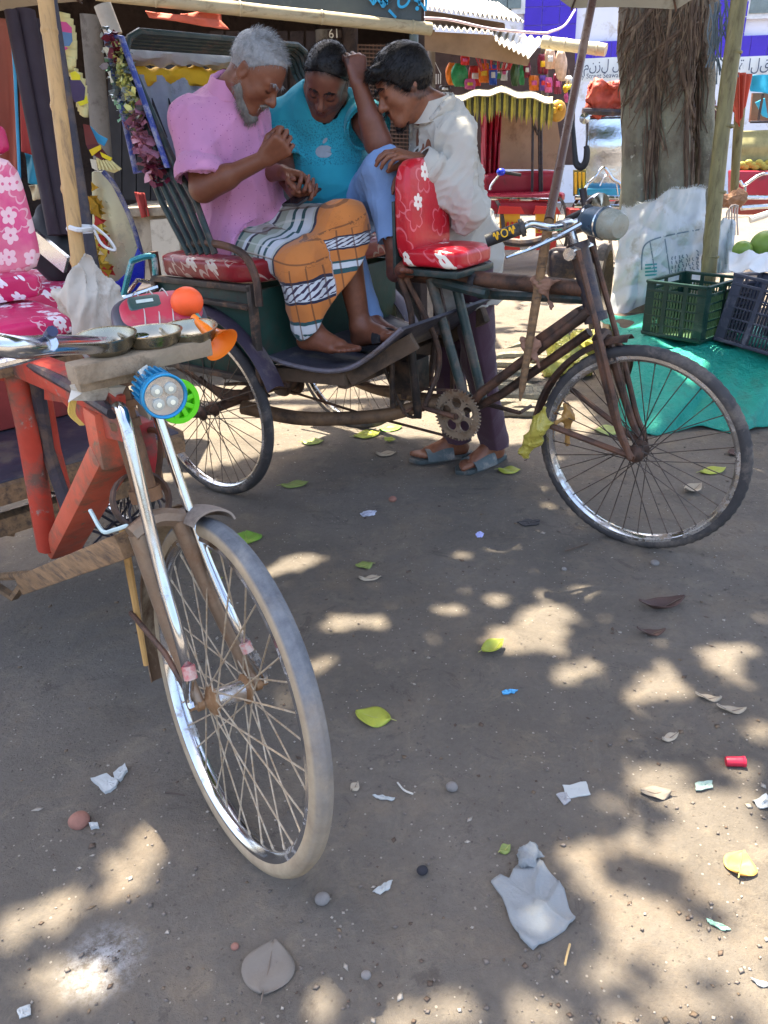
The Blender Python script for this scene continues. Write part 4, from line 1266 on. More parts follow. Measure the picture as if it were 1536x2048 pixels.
S.chain([J['hR'], J['kR'], J['aR']], [.075, .052, .034]); S.chain([J['hL'], J['kL']], [.075, .052])
S.chain([J['kL'], mid(J['kL'], J['aL'], .3) - fwd1 * .012, J['aL']], [.050, .054, .036])
toe1 = K(808, 632, -.14)
foot(S, J['aL'] + np.array([0, 0, .004]), toe1, (-.28, .1, 1), side=1)
foot(S, J['aR'], J['aR'] + np.array([.14, -.10, -.05]), (0, 0, 1), side=-1)
hand(S, J['wR'], unit(Q(556, 296, 2.78) - J['wR']), (.1, .75, .5), 1, [1.25, 1.3, 1.3, 1.25], 1.0, .9)
hand(S, J['wL'], (.75, -.3, -.2), (.1, -.4, -.8), -1, [.5, .6, .7, .7], 1.0, .5)
hd.build(S, J['nk'], .056)
SK1 = skin('brown skin', lin('7a4a35'))
body_obj(S, P1, SK1, hd.lashes(), fade=(hd, .068, .082, (.72, -.69), (.85, .95, 1.1)))
# hair and beard
H = SDF(hd.c - .2, hd.c + .2, .004); hd.hair(H, .006, .068, .082, (.72, -.69), -.075)
hd.brows(H)
G = SDF(hd.c - .2, hd.c + .2, .004)
for q in (-1, 1): G.chain([hd.p(-.004, q * .068, -.030), hd.p(.008, q * .066, -.065), hd.p(.040, q * .046, -.100), hd.p(.074, q * .012, -.122)], [.007, .012, .014, .016], .012)
G.cone(hd.p(.07, 0, -.115), hd.p(.066, 0, -.142), .020, .013, .015)
G.chain([hd.p(.086, -.024, -.062), hd.p(.097, 0, -.050), hd.p(.086, .024, -.062)], [.003, .0042, .003], .004)
GREY = mk('grey white hair', lin('85878a'), .6, 0, .35, 40, bump=.3, bs=300, sheen=.3)
top_c = hd.p(.02, 0, .12)
hair_obj(H, P1, GREY, 'hair', [dict(n=3000, length=.016, direc=lambda p: hd.f * .5 - hd.u * .9 + (p - hd.c) * 2, wid=.0012, lift=.30),
                              dict(n=900, length=.020, direc=lambda p: hd.f * .9 + hd.u * .7, wid=.0012, lift=1.0, jit=.25, seed=5, sel=lambda c: ((c - hd.c) @ hd.u > .085))])
hair_obj(G, P1, mk('grey beard hair', lin('77746f'), .6, 0, .3, 60, bump=.3, bs=300), 'beard', [dict(n=1500, length=.022, direc=lambda p: -hd.u + hd.f * .2, wid=.0011, lift=.45)])
# shirt
S = SDF(lo, hi, .006)
torso(S, J, R_, .022, 1.05); a = unit(J['eR'] - J['sR'])
S.chain([J['hR'] + np.array([-.04, 0, .0]), mid(J['hR'], J['kR'], .42)], [.115, .098], .05); S.chain([J['hL'], mid(J['hL'], J['kL'], .40)], [.10, .09], .05)
sleeve(S, [J['sR'], J['eR']], [.082, .088], .88); sleeve(S, [J['sL'], J['eL']], [.078, .078], .8)
S.cone(J['nk'] + np.array(hd.p(-.03, 0, -.05) - J['nk']) * .15, hd.p(-.02, 0, -.02), .064, .075, .01, 'sub')
S.cone(J['nk'] + fwd1 * .07 + up * .0, J['nk'] + fwd1 * .11 - up * .10, .035, .012, .01, 'sub')
S.cut(mid(J['hR'], J['kR'], .33), unit(J['kR'] - J['hR']) + np.array([0, 0, -.25]))
def pink_print(N, v, c):
    vo = N.n('TexVoronoi'); N.l(v, vo.inputs['Vector']); vo.inputs['Scale'].default_value = 95
    sp = N.n('SeparateColor'); N.l(vo.outputs['Color'], sp.inputs[0])
    k = N.math('MULTIPLY', N.math('LESS_THAN', vo.outputs['Distance'], .17), N.math('GREATER_THAN', sp.outputs[0], .45))
    return N.mix(N.math('MULTIPLY', k, .75), c, lin('8a3a78'))
shirt = cloth_obj(S, 'shirt', cloth_mat('pink printed cotton', lin('c98cb4'), .85, .06, .3, 420, .2, pink_print), P1, .0095, 7, 11, up, amp2=.005)
# collar
b = MB()
cn = J['nk'] + up * .012
def collar(h0, h1, r0, r1, gap, tilt=0.0):
    def f(i, j):
        a_ = math.pi * (gap + (2 - 2 * gap) * i); r_ = r0 + (r1 - r0) * j
        return Vector(cn + (fwd1 * math.cos(a_) + sh * math.sin(a_)) * r_ + up * (h0 + (h1 - h0) * j) + fwd1 * .012)
    return f
b.sheet(collar(-.012, .042, .074, .070, .10), 40, 3, .004); b.sheet(collar(.044, -.012, .072, .098, .10), 40, 4, .004); b.build('collar', cloth_mat('pink collar', lin('c98cb4'), .85, .05), shirt)
# lungi: plaid cloth wound round both legs
S = SDF(lo, hi, .006)
S.chain([J['hR'], J['kR'], mid(J['kR'], J['aR'], .5), J['aR'] + np.array([-.01, 0, .02])], [.112, .074, .076, .076], .05)
S.chain([J['hL'], J['kL'], mid(J['kL'], J['aL'], .52)], [.112, .088, .100], .05)
S.ell(J['hp'], (.165, .14, .13), R_, .05)
S.cone(mid(J['kR'], J['kL'], .4), mid(mid(J['kR'], J['aR'], .75), mid(J['kL'], J['aL'], .5), .45), .055, .05, .06)
S.cone(mid(J['hR'], J['hL']), mid(J['kR'], J['kL']), .09, .030, .05)
shin = unit(J['aL'] - J['kL'])
pL = mid(J['kL'], J['aL'], .43); S.cut(pL, (0, 0, -1)) if False else None
hemL, hemR = mid(J['kL'], J['aL'], .33), J['aR'] + np.array([0, 0, .015])
x_ = hemL - hemR; nrm = np.cross(x_, np.cross(np.array([0, 0, -1.0]), x_)); S.cut(mid(hemL, hemR), nrm if nrm[2] < 0 else -nrm, .004)
def along(V):
    """distance along the nearer leg and angle round it: coordinates for the woven bands"""
    best = np.full(len(V), 9.0); u = np.zeros(len(V)); w = np.zeros(len(V)); which = np.zeros(len(V))
    for li, ch in enumerate(((J['hR'], J['kR'], J['aR']), (J['hL'], J['kL'], J['aL']))):
        s0 = 0
        for a_, b_ in zip(ch, ch[1:]):
            d = b_ - a_; L = np.linalg.norm(d); t = ((V - a_) @ d) / L ** 2; tc = np.clip(t, 0, 1); q = V - a_ - np.outer(tc, d); dist = np.linalg.norm(q, axis=1)
            m = dist < best; best[m] = dist[m]; u[m] = (tc[m] * .38) if s0 == 0 else .38 + tc[m] * L * (1.0, 1.75)[li]; s0 += L
            e1 = unit(np.cross(d, (0, 1, .2))); e2_ = unit(np.cross(d, e1)); w[m] = (q @ e1)[m]; which[m] = li
    return {'leg': np.stack([u * 1.37, w, which], 1)}
N = NT('plaid lungi cotton'); sp = N.n('SeparateXYZ'); N.l(N.attr('leg'), sp.inputs[0])
wv = N.math('MULTIPLY', N.math('SUBTRACT', N.noise(N.obj(), 7, 3), .5), .05)
u = N.math('ADD', sp.outputs[0], wv); w_ = sp.outputs[1]
cr_ = N.n('ValToRGB'); N.l(N.math('DIVIDE', u, .9), cr_.inputs[0]); el = cr_.color_ramp; el.interpolation = 'CONSTANT'
NAVY, TEAL, WHT, ORG, GRN, PALE = '23283f', '1f5258', 'cdd2d8', 'cb7b3c', '9aa696', 'bcc2bb'
stops = [(0, GRN), (.14, NAVY), (.155, PALE), (.20, TEAL), (.215, GRN), (.265, WHT), (.285, NAVY), (.30, GRN), (.345, PALE), (.375, TEAL), (.39, WHT), (.415, TEAL), (.43, WHT), (.475, PALE), (.49, NAVY), (.505, ORG), (.64, NAVY), (.655, WHT), (.745, NAVY), (.76, ORG), (.855, TEAL), (.875, WHT), (.925, TEAL), (.965, ORG)]
while len(el.elements) < len(stops): el.elements.new(1.0)
for e, (p_, c_) in zip(el.elements, stops): e.position = p_; e.color = (*lin(c_), 1)
c = cr_.outputs[0]
ln_ = N.math('LESS_THAN', N.math('ABSOLUTE', N.math('SUBTRACT', N.math('FRACT', N.math('DIVIDE', w_, .062)), .5)), .05)
c = N.mix(N.math('MULTIPLY', ln_, .7), c, lin('5b3a28'))
ln2 = N.math('LESS_THAN', N.math('FRACT', N.math('DIVIDE', w_, .031)), .16)
c = N.mix(N.math('MULTIPLY', N.math('MULTIPLY', ln2, N.math('LESS_THAN', u, .41)), .4), c, lin('e3e0d6'))
# ikat style figures inside the pale bands
zig = N.math('ADD', N.math('FRACT', N.math('DIVIDE', w_, .04)), N.math('MULTIPLY', N.math('FRACT', N.math('DIVIDE', u, .03)), .8))
zz_ = N.math('MULTIPLY', N.math('GREATER_THAN', N.math('FRACT', zig), .62), N.math('MULTIPLY', N.math('GREATER_THAN', N.math('DIVIDE', u, .9), .658), N.math('LESS_THAN', N.math('DIVIDE', u, .9), .742)))
c = N.mix(zz_, c, lin('3a2f4a'))
c = N.mix(N.ramp(N.noise(N.obj(), 8, 5), .3, .8, 0, .25), c, lin('6d5a4a'))
N.l(c, N.b.inputs['Base Color']); N.b.inputs['Roughness'].default_value = .8; N.b.inputs['Sheen Weight'].default_value = .2; N.b.inputs['Specular IOR Level'].default_value = .25
N.bump(N.math('ADD', N.noise(N.obj(), 350, 3), N.noise(N.obj(), 40, 4)), .25, .004)
cloth_obj(S, 'lungi', N.m, P1, .009, 6, 21, (.2, 0, 1), attrs=along, amp2=.004)
# sandal strap on the far foot
d_ = unit(toe1 - J['aL']); b = MB()
upf = unit((-.28, .1, 1)); df = unit((toe1 - J['aL']) - upf * ((toe1 - J['aL']) @ upf)); xf = np.cross(df, upf); bs_ = J['aL'] + np.array([0, 0, .004]) - upf * .066
b.sheet(lambda i, j: Vector(bs_ + df * (.085 + .045 * j) + xf * (.046 * math.cos(math.pi * i)) + upf * (.050 * math.sin(math.pi * i) + .003 - .014 * j * math.sin(math.pi * i))), 14, 3, .004)
b.build('sandal_strap', M['rubber'], P1)
b = MB(); b.slab([Vector(bs_ + df * x + xf * y - upf * .006) for x, y in ((-.06, -.02), (-.06, .02), (0, .036), (.12, .046), (.19, .036), (.205, .0), (.19, -.036), (.1, -.044), (0, -.032))], Vector(-upf * .014)); b.build('sandal_sole', M['rubber'], P1)

# ------------------------------------------------------------------ the man in the teal t-shirt
J = dict(hR=Q(640, 440, 3.30), hL=Q(712, 432, 3.38), kR=Q(690, 478, 3.02), aR=Q(738, 640, 2.98), kL=Q(762, 348, 3.02), aL=Q(796, 520, 2.92),
         sR=Q(556, 246, 3.22), sL=Q(716, 226, 3.22), eR=Q(566, 340, 3.16), wR=Q(588, 382, 2.97), eL=Q(757, 288, 3.03), wL=Q(719, 170, 3.02), nk=Q(640, 208, 3.24))
J['hp'] = mid(J['hR'], J['hL']); dims('teal', J)
hd = Head(Q(652, 162, 3.10), (-.20, -.72, -.66), (.22, -.35, 1), .94)
P2 = empty('person', (J['hp'][0], J['hp'][1], .95), 'man in a teal t-shirt and jeans resting his fist on his head', 'person', 'men gathered on the rickshaw')
lo = np.min(list(J.values()), 0) - .26; hi = np.max(list(J.values()), 0) + .28; lo[2] = .55
S = SDF(lo, hi, .0045)
up = unit(J['nk'] - J['hp']); sh = unit(J['sL'] - J['sR']); sh = unit(sh - up * (sh @ up)); fw2 = np.cross(sh, up); fw2 = fw2 if fw2[1] < 0 else -fw2
R_ = np.stack([sh, -fw2, up], 1)
torso(S, J, R_, -.016, 1.12)
S.chain([J['sL'], J['eL'], J['wL']], [.050, .043, .028]); S.cone(mid(J['eL'], J['wL'], .06), mid(J['eL'], J['wL'], .4), .044, .042, .02)
S.chain([J['sR'], J['eR'], J['wR']], [.048, .041, .027])
S.chain([J['hR'], J['kR'], J['aR']], [.08, .055, .036]); S.chain([J['hL'], J['kL'], J['aL']], [.08, .055, .036])
foot(S, J['aL'], Q(822, 566, 2.68), unit(np.array([.1, .25, 1.0])), side=1)
foot(S, J['aR'], J['aR'] + np.array([.14, -.11, -.05]), (0, 0, 1), side=-1)
hand(S, J['wL'], unit(Q(709, 112, 3.04) - J['wL']), (-.45, .85, .1), -1, [1.25, 1.3, 1.3, 1.25], 1.0, .9)
hand(S, J['wR'], (.35, -.75, -.1), (.3, .2, 1), 1, [.7, .75, .8, .8], 1.0, .2)
hd.build(S, J['nk'], .062, 1.3)
body_obj(S, P2, skin('dark brown skin', lin('724535')), hd.lashes(), fade=(hd, .066, .086, (.70, -.71), (.25, .25, .28)))
H = SDF(hd.c - .2, hd.c + .2, .004); hd.hair(H, .007, .066, .086, (.70, -.71), -.07); hd.brows(H)
BLK = mk('black hair', lin('120e0e'), .45, 0, .3, 60, bump=.3, bs=300, spec=.25)
hair_obj(H, P2, BLK, 'hair', [dict(n=3600, length=.013, direc=lambda p: hd.f * .9 + (p - hd.c) * 2, wid=.0011, lift=.7, jit=.5)])
G = SDF(hd.c - .2, hd.c + .2, .004)
for q in (-1, 1): G.chain([hd.p(-.002, q * .069, -.045), hd.p(.012, q * .064, -.08), hd.p(.045, q * .044, -.108), hd.p(.072, q * .012, -.118)], [.005, .008, .010, .013], .012)
G.chain([hd.p(.086, -.024, -.062), hd.p(.0965, 0, -.050), hd.p(.086, .024, -.062)], [.002, .003, .002], .004)
hair_obj(G, P2, BLK, 'beard', [dict(n=900, length=.010, direc=lambda p: -hd.u + hd.f * .2, wid=.001, lift=.6)])
S = SDF(lo, hi, .006)
torso(S, J, R_, .018, 1.15)
sleeve(S, [J['sL'], J['eL']], [.084, .086], .52); sleeve(S, [J['sR'], J['eR']], [.080, .080], .8)
S.cone(J['nk'] + up * .01, hd.p(-.02, 0, -.04), .070, .075, .01, 'sub'); S.cone(J['nk'] + fw2 * .06, J['nk'] + fw2 * .10 - up * .035, .045, .03, .015, 'sub')
S.cut(mid(J['hp'], J['nk'], .06), -up + fw2 * .15)
TEALC = lin('2f9bb0')
lg = Q(648, 302, 3.0)
def teal_print(N, v, c):
    # a faded speckled band across the chest
    g = N.n('NewGeometry'); sp = N.n('SeparateXYZ'); N.l(v, sp.inputs[0])
    zc = float(Q(650, 285, 3.05)[2] - .95)
    band = N.math('SUBTRACT', 1.0, N.math('MULTIPLY', N.math('ABSOLUTE', N.math('SUBTRACT', sp.outputs[2], zc)), 13.0))
    k = N.math('MULTIPLY', N.math('GREATER_THAN', N.noise(v, 190, 3, .7), .56), N.math('MULTIPLY', N.math('GREATER_THAN', band, 0.0), .7))
    c = N.mix(N.ramp(sp.outputs[2], zc - .14, zc + .16), mul(c_lo, 1.0), mul(TEALC, 1.08)) if False else c
    return N.mix(k, c, lin('235c70'))
ts = cloth_obj(S, 'tshirt', cloth_mat('teal cotton', TEALC, .85, .10, .25, 420, .2, teal_print), P2, .008, 6, 31, sh + up * .4, amp2=.004)
# printed emblem on the chest, a flat fruit shape with a bite and a leaf
dg = bpy.context.evaluated_depsgraph_get()
def surf(o, origin, target):
    """where the ray from origin through target meets object o (things without own frame)"""
    m = o.matrix_world.inverted(); bpy.context.view_layer.update(); m = o.matrix_world.inverted()
    og = m @ Vector(origin); dr = (m.to_3x3() @ (Vector(target) - Vector(origin))).normalized()
    ok, loc, nn_, _ = o.ray_cast(og, dr)
    return (o.matrix_world @ loc, o.matrix_world.to_3x3() @ nn_) if ok else (None, None)
bpy.context.view_layer.update()
pts = []
for i in range(40):
    a_ = 2 * math.pi * i / 40; r_ = 1 + .06 * math.cos(2 * a_) - .10 * math.exp(-((a_ - math.pi / 2) / .25) ** 2) - .07 * math.exp(-((a_ - 1.5 * math.pi) / .25) ** 2)
    x_, y_ = r_ * math.cos(a_), r_ * math.sin(a_)
    dd = math.hypot(x_ - 1.12, y_ - .12)
    if dd < .42: t_ = math.atan2(y_ - .12, x_ - 1.12); x_, y_ = 1.12 + .42 * math.cos(t_), .12 + .42 * math.sin(t_)
    pts.append((x_, y_))
def decal(obj, name, mat, cpx, w, h, pts, lift=.0015, rot=0):
    V = []
    for x_, y_ in pts + [(0, 0)]:
        px, py = cpx[0] + x_ * w + rot * y_ * h, cpx[1] - y_ * h
        q, nn_ = surf(obj, CC, CC + ray(px, py))
        if q is None: return None
        V.append(q + nn_.normalized() * lift)
    n = len(pts)
    return mesh_obj(name, [tuple(v) for v in V], [(i, (i + 1) % n, n) for i in range(n)], mat, obj, sharp=0)
em = mk('grey flock print', lin('8f9aa6'), .7, 0, .1, 30)
decal(ts, 'emblem', em, (648, 303), 16, 14, pts, rot=.05)
decal(ts, 'emblem', em, (650, 281), 4, 6, [(math.cos(t_), math.sin(t_)) for t_ in np.linspace(0, 6.28, 12)[:-1]], rot=.5)
S = SDF(lo, hi, .006)
S.ell(J['hp'] + up * .02, (.175, .15, .13), R_, .05)
S.chain([J['hL'], J['kL'], mid(J['kL'], J['aL'], .92)], [.105, .082, .062], .04); S.chain([J['hR'], J['kR'], mid(J['kR'], J['aR'], .95)], [.10, .07, .056], .04)
S.cut(mid(J['kL'], J['aL'], .93), unit(J['aL'] - J['kL'])) if False else None
a = unit(J['aL'] - J['kL']); S.cone(mid(J['kL'], J['aL'], .95) + a * .012, J['aL'] + a * .1, .09, .09, 0, 'sub')
jean = cloth_mat('washed blue denim', lin('7d9ac6'), .8, .14, .35, 500, .1)
cloth_obj(S, 'jeans', jean, P2, .009, 8, 41, (0, .3, 1), amp2=.004)
# phone in his right hand
ph = empty('mobile_phone', tuple(Q(604, 394, 2.90)), 'dark phone held low in the hand of the teal t-shirt man', 'phone')
Rp = Matrix.Rotation(math.radians(-35), 3, 'Z') @ Matrix.Rotation(math.radians(18), 3, 'X')
MB().box(ph.location, (.072, .145, .009), Rp).build('phone_case', M['rubber'], ph, bev=.003)
MB().box(ph.location + Rp @ Vector((0, 0, .0055)), (.064, .132, .001), Rp).build('screen', mk('dark glass screen', (.01, .01, .013), .08), ph)

# ------------------------------------------------------------------ the man standing behind the driver seat
fL, fR = np.array(PG(962, 930, 0)), np.array(PG(880, 920, 0))
J = dict(hp=Q(925, 520, 3.16), nk=Q(872, 220, 3.06), sL=Q(902, 268, 2.97), sR=Q(866, 254, 3.29), eL=Q(938, 412, 2.93), wL=Q(842, 322, 2.90), eR=Q(905, 335, 3.22), wR=Q(832, 318, 2.99))
J['hL'] = J['hp'] + np.array([.03, -.085, -.02]); J['hR'] = J['hp'] + np.array([-.02, .085, -.02])
J['aL'] = fL + np.array([.05, .02, .10]); J['aR'] = fR + np.array([.07, .02, .10]); J['kL'] = mid(J['hL'], J['aL'], .5) + np.array([-.02, -.02, 0]); J['kR'] = mid(J['hR'], J['aR'], .5) + np.array([-.03, 0, 0]); dims('stand', J)
hd = Head(Q(806, 172, 3.02), (-.88, -.20, -.42), (-.50, .0, .9), .94)
P3 = empty('person', (float(fL[0]), float(fL[1]), 0), 'man in a loose white shirt standing behind the driver seat with clasped hands', 'person', 'men gathered on the rickshaw')
lo = np.min(list(J.values()), 0) - .25; hi = np.max(list(J.values()), 0) + .28; lo[2] = -.02
S = SDF(lo, hi, .005)
up = unit(J['nk'] - J['hp']); sh = unit(J['sL'] - J['sR']); sh = unit(sh - up * (sh @ up)); fw3 = np.cross(sh, up); fw3 = fw3 if fw3[0] < 0 else -fw3
R_ = np.stack([sh, -fw3, up], 1)
torso(S, J, R_, -.02)
S.chain([J['sL'], J['eL'], J['wL']], [.042, .036, .024]); S.chain([J['sR'], J['eR'], J['wR']], [.042, .036, .024])
S.chain([J['hL'], J['kL'], J['aL']], [.075, .048, .034]); S.chain([J['hR'], J['kR'], J['aR']], [.075, .048, .034])
tdir = unit((-.75, -.55, 0)); tdirR = unit((-.95, -.2, 0))
foot(S, J['aL'] + np.array([0, 0, -.012]), J['aL'] + tdir * .2, (0, 0, 1), side=-1); foot(S, J['aR'] + np.array([0, 0, -.012]), J['aR'] + tdirR * .2, (0, 0, 1), side=1)
hand(S, J['wL'], unit(Q(772, 300, 2.86) - J['wL']), (-.25, .2, -.9), -1, [.50, .55, .6, .65], 1.02, .7)
hand(S, J['wR'], unit(Q(778, 366, 2.90) - J['wR']), (.4, -.1, -.5), 1, [.25, .25, .3, .35], 1.02, .2)
hd.build(S, J['nk'], .050, .95, 1.3)
body_obj(S, P3, skin('warm brown skin', lin('84533c')), hd.lashes(), fade=(hd, .088, .070, (.78, -.62), (.25, .22, .22)))
H = SDF(hd.c - .22, hd.c + .22, .004); hd.hair(H, .017, .088, .070, (.78, -.62), -.085); hd.brows(H)
H.cone(hd.p(.075, -.05, .085), hd.p(.085, .05, .080), .020, .022, .02)
H.chain([hd.p(.093, -.02, -.056), hd.p(.099, 0, -.050), hd.p(.093, .02, -.056)], [.003, .004, .003], .004)
for q in (-1, 1): H.chain([hd.p(-.0, q * .076, .02), hd.p(.004, q * .073, -.025)], [.008, .005], .004)
hair_obj(H, P3, BLK, 'hair', [dict(n=4800, length=.024, direc=lambda p: hd.f * .9 - hd.u * .35 + (p - hd.c) * 1.5, wid=.0015, lift=.14, jit=.24, droop=.25)])
G = SDF(hd.c - .22, hd.c + .22, .004)
G.chain([hd.p(.045, -.03, -.112), hd.p(.076, 0, -.118), hd.p(.045, .03, -.112)], [.006, .010, .006], .01)
hair_obj(G, P3, BLK, 'beard', [dict(n=400, length=.012, direc=lambda p: -hd.u + hd.f * .2, wid=.001, lift=.6)])
S = SDF(lo, hi, .006)
torso(S, J, R_, .014, 1.0, .07)
sleeve(S, [J['sL'], mid(J['sL'], J['eL'], .5), J['eL'] + np.array([.0, 0, -.005]), mid(J['eL'], J['wL'], .5), mid(J['eL'], J['wL'], .92)], [.066, .070, .080, .068, .054], .9)
sleeve(S, [J['sR'], J['eR'], J['wR']], [.064, .066, .050], .70)
hemc = J['hp'] + np.array([.03, 0, -.16])
S.cone(J['hp'] + np.array([.0, 0, .02]), hemc + np.array([0, -.02, 0]), .13, .15, .06); S.cone(J['nk'] - up * .16 - fw3 * .05, J['hp'] - fw3 * .05, .07, .10, .08)
S.cut(hemc + np.array([0, 0, -.01]), (.15, 0, -1))
S.cone(J['nk'] + up * .02, hd.p(-.03, 0, -.05), .062, .075, .012, 'sub')
WSH = cloth_mat('white cotton shirt', lin('b9b4aa'), .85, .05, .3, 420, .15, lambda N, v, c: N.mix(N.math('MULTIPLY', N.ramp(N.noise(v, 3.2, 4), .58, .7), .35), c, lin('b79c8a')))
sh3 = cloth_obj(S, 'shirt', WSH, P3, .013, 9, 51, (.1, 0, 1), amp2=.008)
b = MB(); cn = J['nk'] + up * .012; fwd1 = fw3
b.sheet(collar(-.02, .030, .066, .060, .08), 40, 3, .003); b.sheet(collar(.031, -.028, .061, .090, .08), 40, 4, .003); b.build('collar', WSH, sh3)
for a_, b_, f0, r0 in ((J['eL'], J['wL'], .88, .054), (J['eR'], J['wR'], .72, .052)):
    d = Vector(unit(b_ - a_)); b = MB(); b.lathe([(r0 - .008, -.03), (r0 + .002, -.034), (r0 + .005, 0), (r0, .036), (r0 - .008, .034)], Vector(mid(a_, b_, f0)), d, 24); b.build('cuff', WSH, sh3, sharp=0)
S = SDF(lo, hi, .006)
S.ell(J['hp'], (.15, .12, .12), R_, .05)
for q in 'LR': S.chain([J['h' + q], J['k' + q], J['a' + q] + np.array([.01, 0, .0])], [.098, .078, .074], .03)
S.cut((0, 0, .075), (0, 0, -1))
cloth_obj(S, 'trousers', cloth_mat('dark maroon trousers', lin('4d3440'), .85, .12, .3), P3, .008, 8, 61, (0, 0, 1), amp2=.002)
# grey slippers: sole and broad strap, each foot a part with a sub-part
for q, td in (('L', tdir), ('R', tdirR)):
    xx = np.cross(td, (0, 0, 1)); base = J['a' + q] * np.array([1, 1, 0]) + np.array([0, 0, .004])
    out = [(-.075, -.02), (-.085, .0), (-.075, .02), (-.02, .038), (.10, .050), (.18, .042), (.215, .0), (.18, -.046), (.10, -.050), (-.02, -.036)]
    b = MB(); b.slab([Vector(base + td * x + xx * y) for x, y in out], (0, 0, .020)); so = b.build('slipper', mk('grey rubber slipper', lin('474f50'), .7, 0, .2, 9, '8a8078', .4, 6, .2, 90), P3, bev=.005)
    b = MB(); b.sheet(lambda i, j: Vector(base + td * (.02 + .12 * j) + xx * (.054 * math.cos(math.pi * i)) + np.array([0, 0, .012 + (.062 - .022 * j) * math.sin(math.pi * i)])), 18, 4, .006); b.build('strap', mk('grey slipper strap', lin('586163'), .7, 0, .2, 9, '9a9088', .35, 7, .25, 90), so)
# ================================================================== things lashed to the red rickshaw's handlebar
def R1w(p): return k1.w(*p)
U = lambda px, py, u=1.46: R1w(k1.pu(px, py, u))
MX = Matrix.Rotation(math.radians(-50), 3, 'Z')
b = MB(); pa, pb = U(142, 748, 1.50), U(412, 690, 1.50)
pl = empty('wooden_plank', tuple((pa + pb) / 2), 'pale rough plank lashed under the metal bowls across the handlebar', 'plank')
b.bar(pa, pb, .045, .030); b.build('plank', M['paleplank'], pl, bev=.004)
b = MB(); b.bar(U(150, 768, 1.47), U(262, 745, 1.47), .04, .022); b.build('lower_plank', M['paleplank'], pl, bev=.003)
br = mk('dull brass bowl', lin('a39c8a'), .24, 1.0, .2, 12, '7d6f58', .12, 14, .15, 70)
for i, (px, py, rr, tl, lab) in enumerate(((212, 678, .047, .05, 'leftmost metal bowl on the pale plank, below the white cloth bundle'), (302, 670, .050, 0, 'middle hammered metal bowl on the pale plank, under the red lashed box'), (378, 663, .047, .10, 'metal bowl nearest the orange horn on the pale plank'))):
    c_ = U(px, py, 1.48)
    t = empty('metal_bowl', tuple(c_), lab, 'bowl', 'metal bowls on the handlebar plank')
    b = MB(); prof = [(.012, -.026), (rr * .62, -.024), (rr * .92, -.010), (rr, .004), (rr * 1.05, .006), (rr * 1.05, .008), (rr * .97, .007), (rr * .88, -.008), (rr * .58, -.020), (.0, -.021)]
    b.lathe(prof, c_, Vector((.0, -tl, 1)), 32); b.build('bowl', br, t, sharp=50)
    b = MB(); b.sph(c_ + Vector((0, 0, -.016)), .006, 8, 6); b.build('rivet', M['rust'], t)
# red box lashed with cords
bc = U(320, 642, 1.35); bx = empty('lashed_box', tuple(bc), 'red and dark grey plastic box lashed with cords behind the bowls', 'box')
n_ = ((Vector(CC) - bc).normalized() * .42 + Vector((0, 0, .88))).normalized(); ex_ = Vector((.85, .35, -.05)); ex_ = (ex_ - n_ * ex_.dot(n_)).normalized(); RB = Matrix((ex_, n_.cross(ex_), n_)).transposed()
superbox(bc, (.084, .066, .030), 3.4, R=RB).build('case', mk('dark grey plastic', lin('3b3d48'), .45, 0, .15, 9, '7d7468', .25, 8, .1), bx, sharp=0)
superbox(bc + RB @ Vector((.004, 0, .012)), (.074, .055, .025), 3.2, R=RB).build('lid', mk('dusty red plastic', lin('b12f45'), .4, 0, .12, 7, '9a6a62', .3, 6, .08), bx, sharp=0)
superbox(bc + RB @ Vector((-.020, .012, .030)), (.030, .022, .008), 6, R=RB).build('label_plate', mk('dark green label', lin('2d4745'), .35), bx, sharp=0)
b = MB(); b.box(bc + RB @ Vector((-.020, .012, .0386)), (.030, .010, .0006), RB); b.build('label_print', mk('pale print', lin('b8c4bd'), .5), bx)
b = MB()
for x in (-.045, -.020, .004):
    pts = []
    for a in np.linspace(0, 2 * math.pi, 25):
        ca, sa = math.cos(a), math.sin(a); k_ = (abs(ca) ** 5 + abs(sa) ** 5) ** -.2
        pts.append(bc + RB @ Vector((x + .02 * sa, ca * k_ * .064, sa * k_ * .0335 + .002)))
    b.tube(pts, .0013, 5)
b.build('cord', mk('grey cord', lin('b3b1aa'), .7), bx)
MB().tube([U(322, 700, 1.40), bc + Vector((0, 0, -.03))], .02, 8).build('support', M['rust'], bx)
# orange horn
hc_ = U(374, 604, 1.40); hn = empty('bulb_horn', tuple(hc_), 'orange bulb horn with a flared trumpet at the plank end', 'horn')
org = mk('orange plastic', lin('f07a1c'), .35, 0, .06, 6, 'c98a50', .12, 8, .05, trans=.0)
b = MB(); b.sph(hc_, (.029, .029, .027), 24, 16); b.build('bulb', mk('orange red rubber', lin('ee5a28'), .5), hn)
h0, h1_, h2 = U(392, 640, 1.44), U(408, 655, 1.46), U(444, 690, 1.50)
ax_ = (h2 - h1_).normalized(); L = (h2 - h1_).length
b = MB(); b.lathe([(.006, -.03), (.010, 0), (.013, L * .3), (.020, L * .65), (.033, L * .98), (.0345, L), (.030, L * .97), (.016, L * .65), (.008, L * .2), (0, L * .15)], h1_, ax_, 28); b.build('trumpet', org, hn, sharp=60)
b = MB(); b.tube([hc_, U(385, 620, 1.40), h1_], .006, 8, 5); b.build('neck', mk('teal horn neck', lin('3a8f86'), .4), hn)
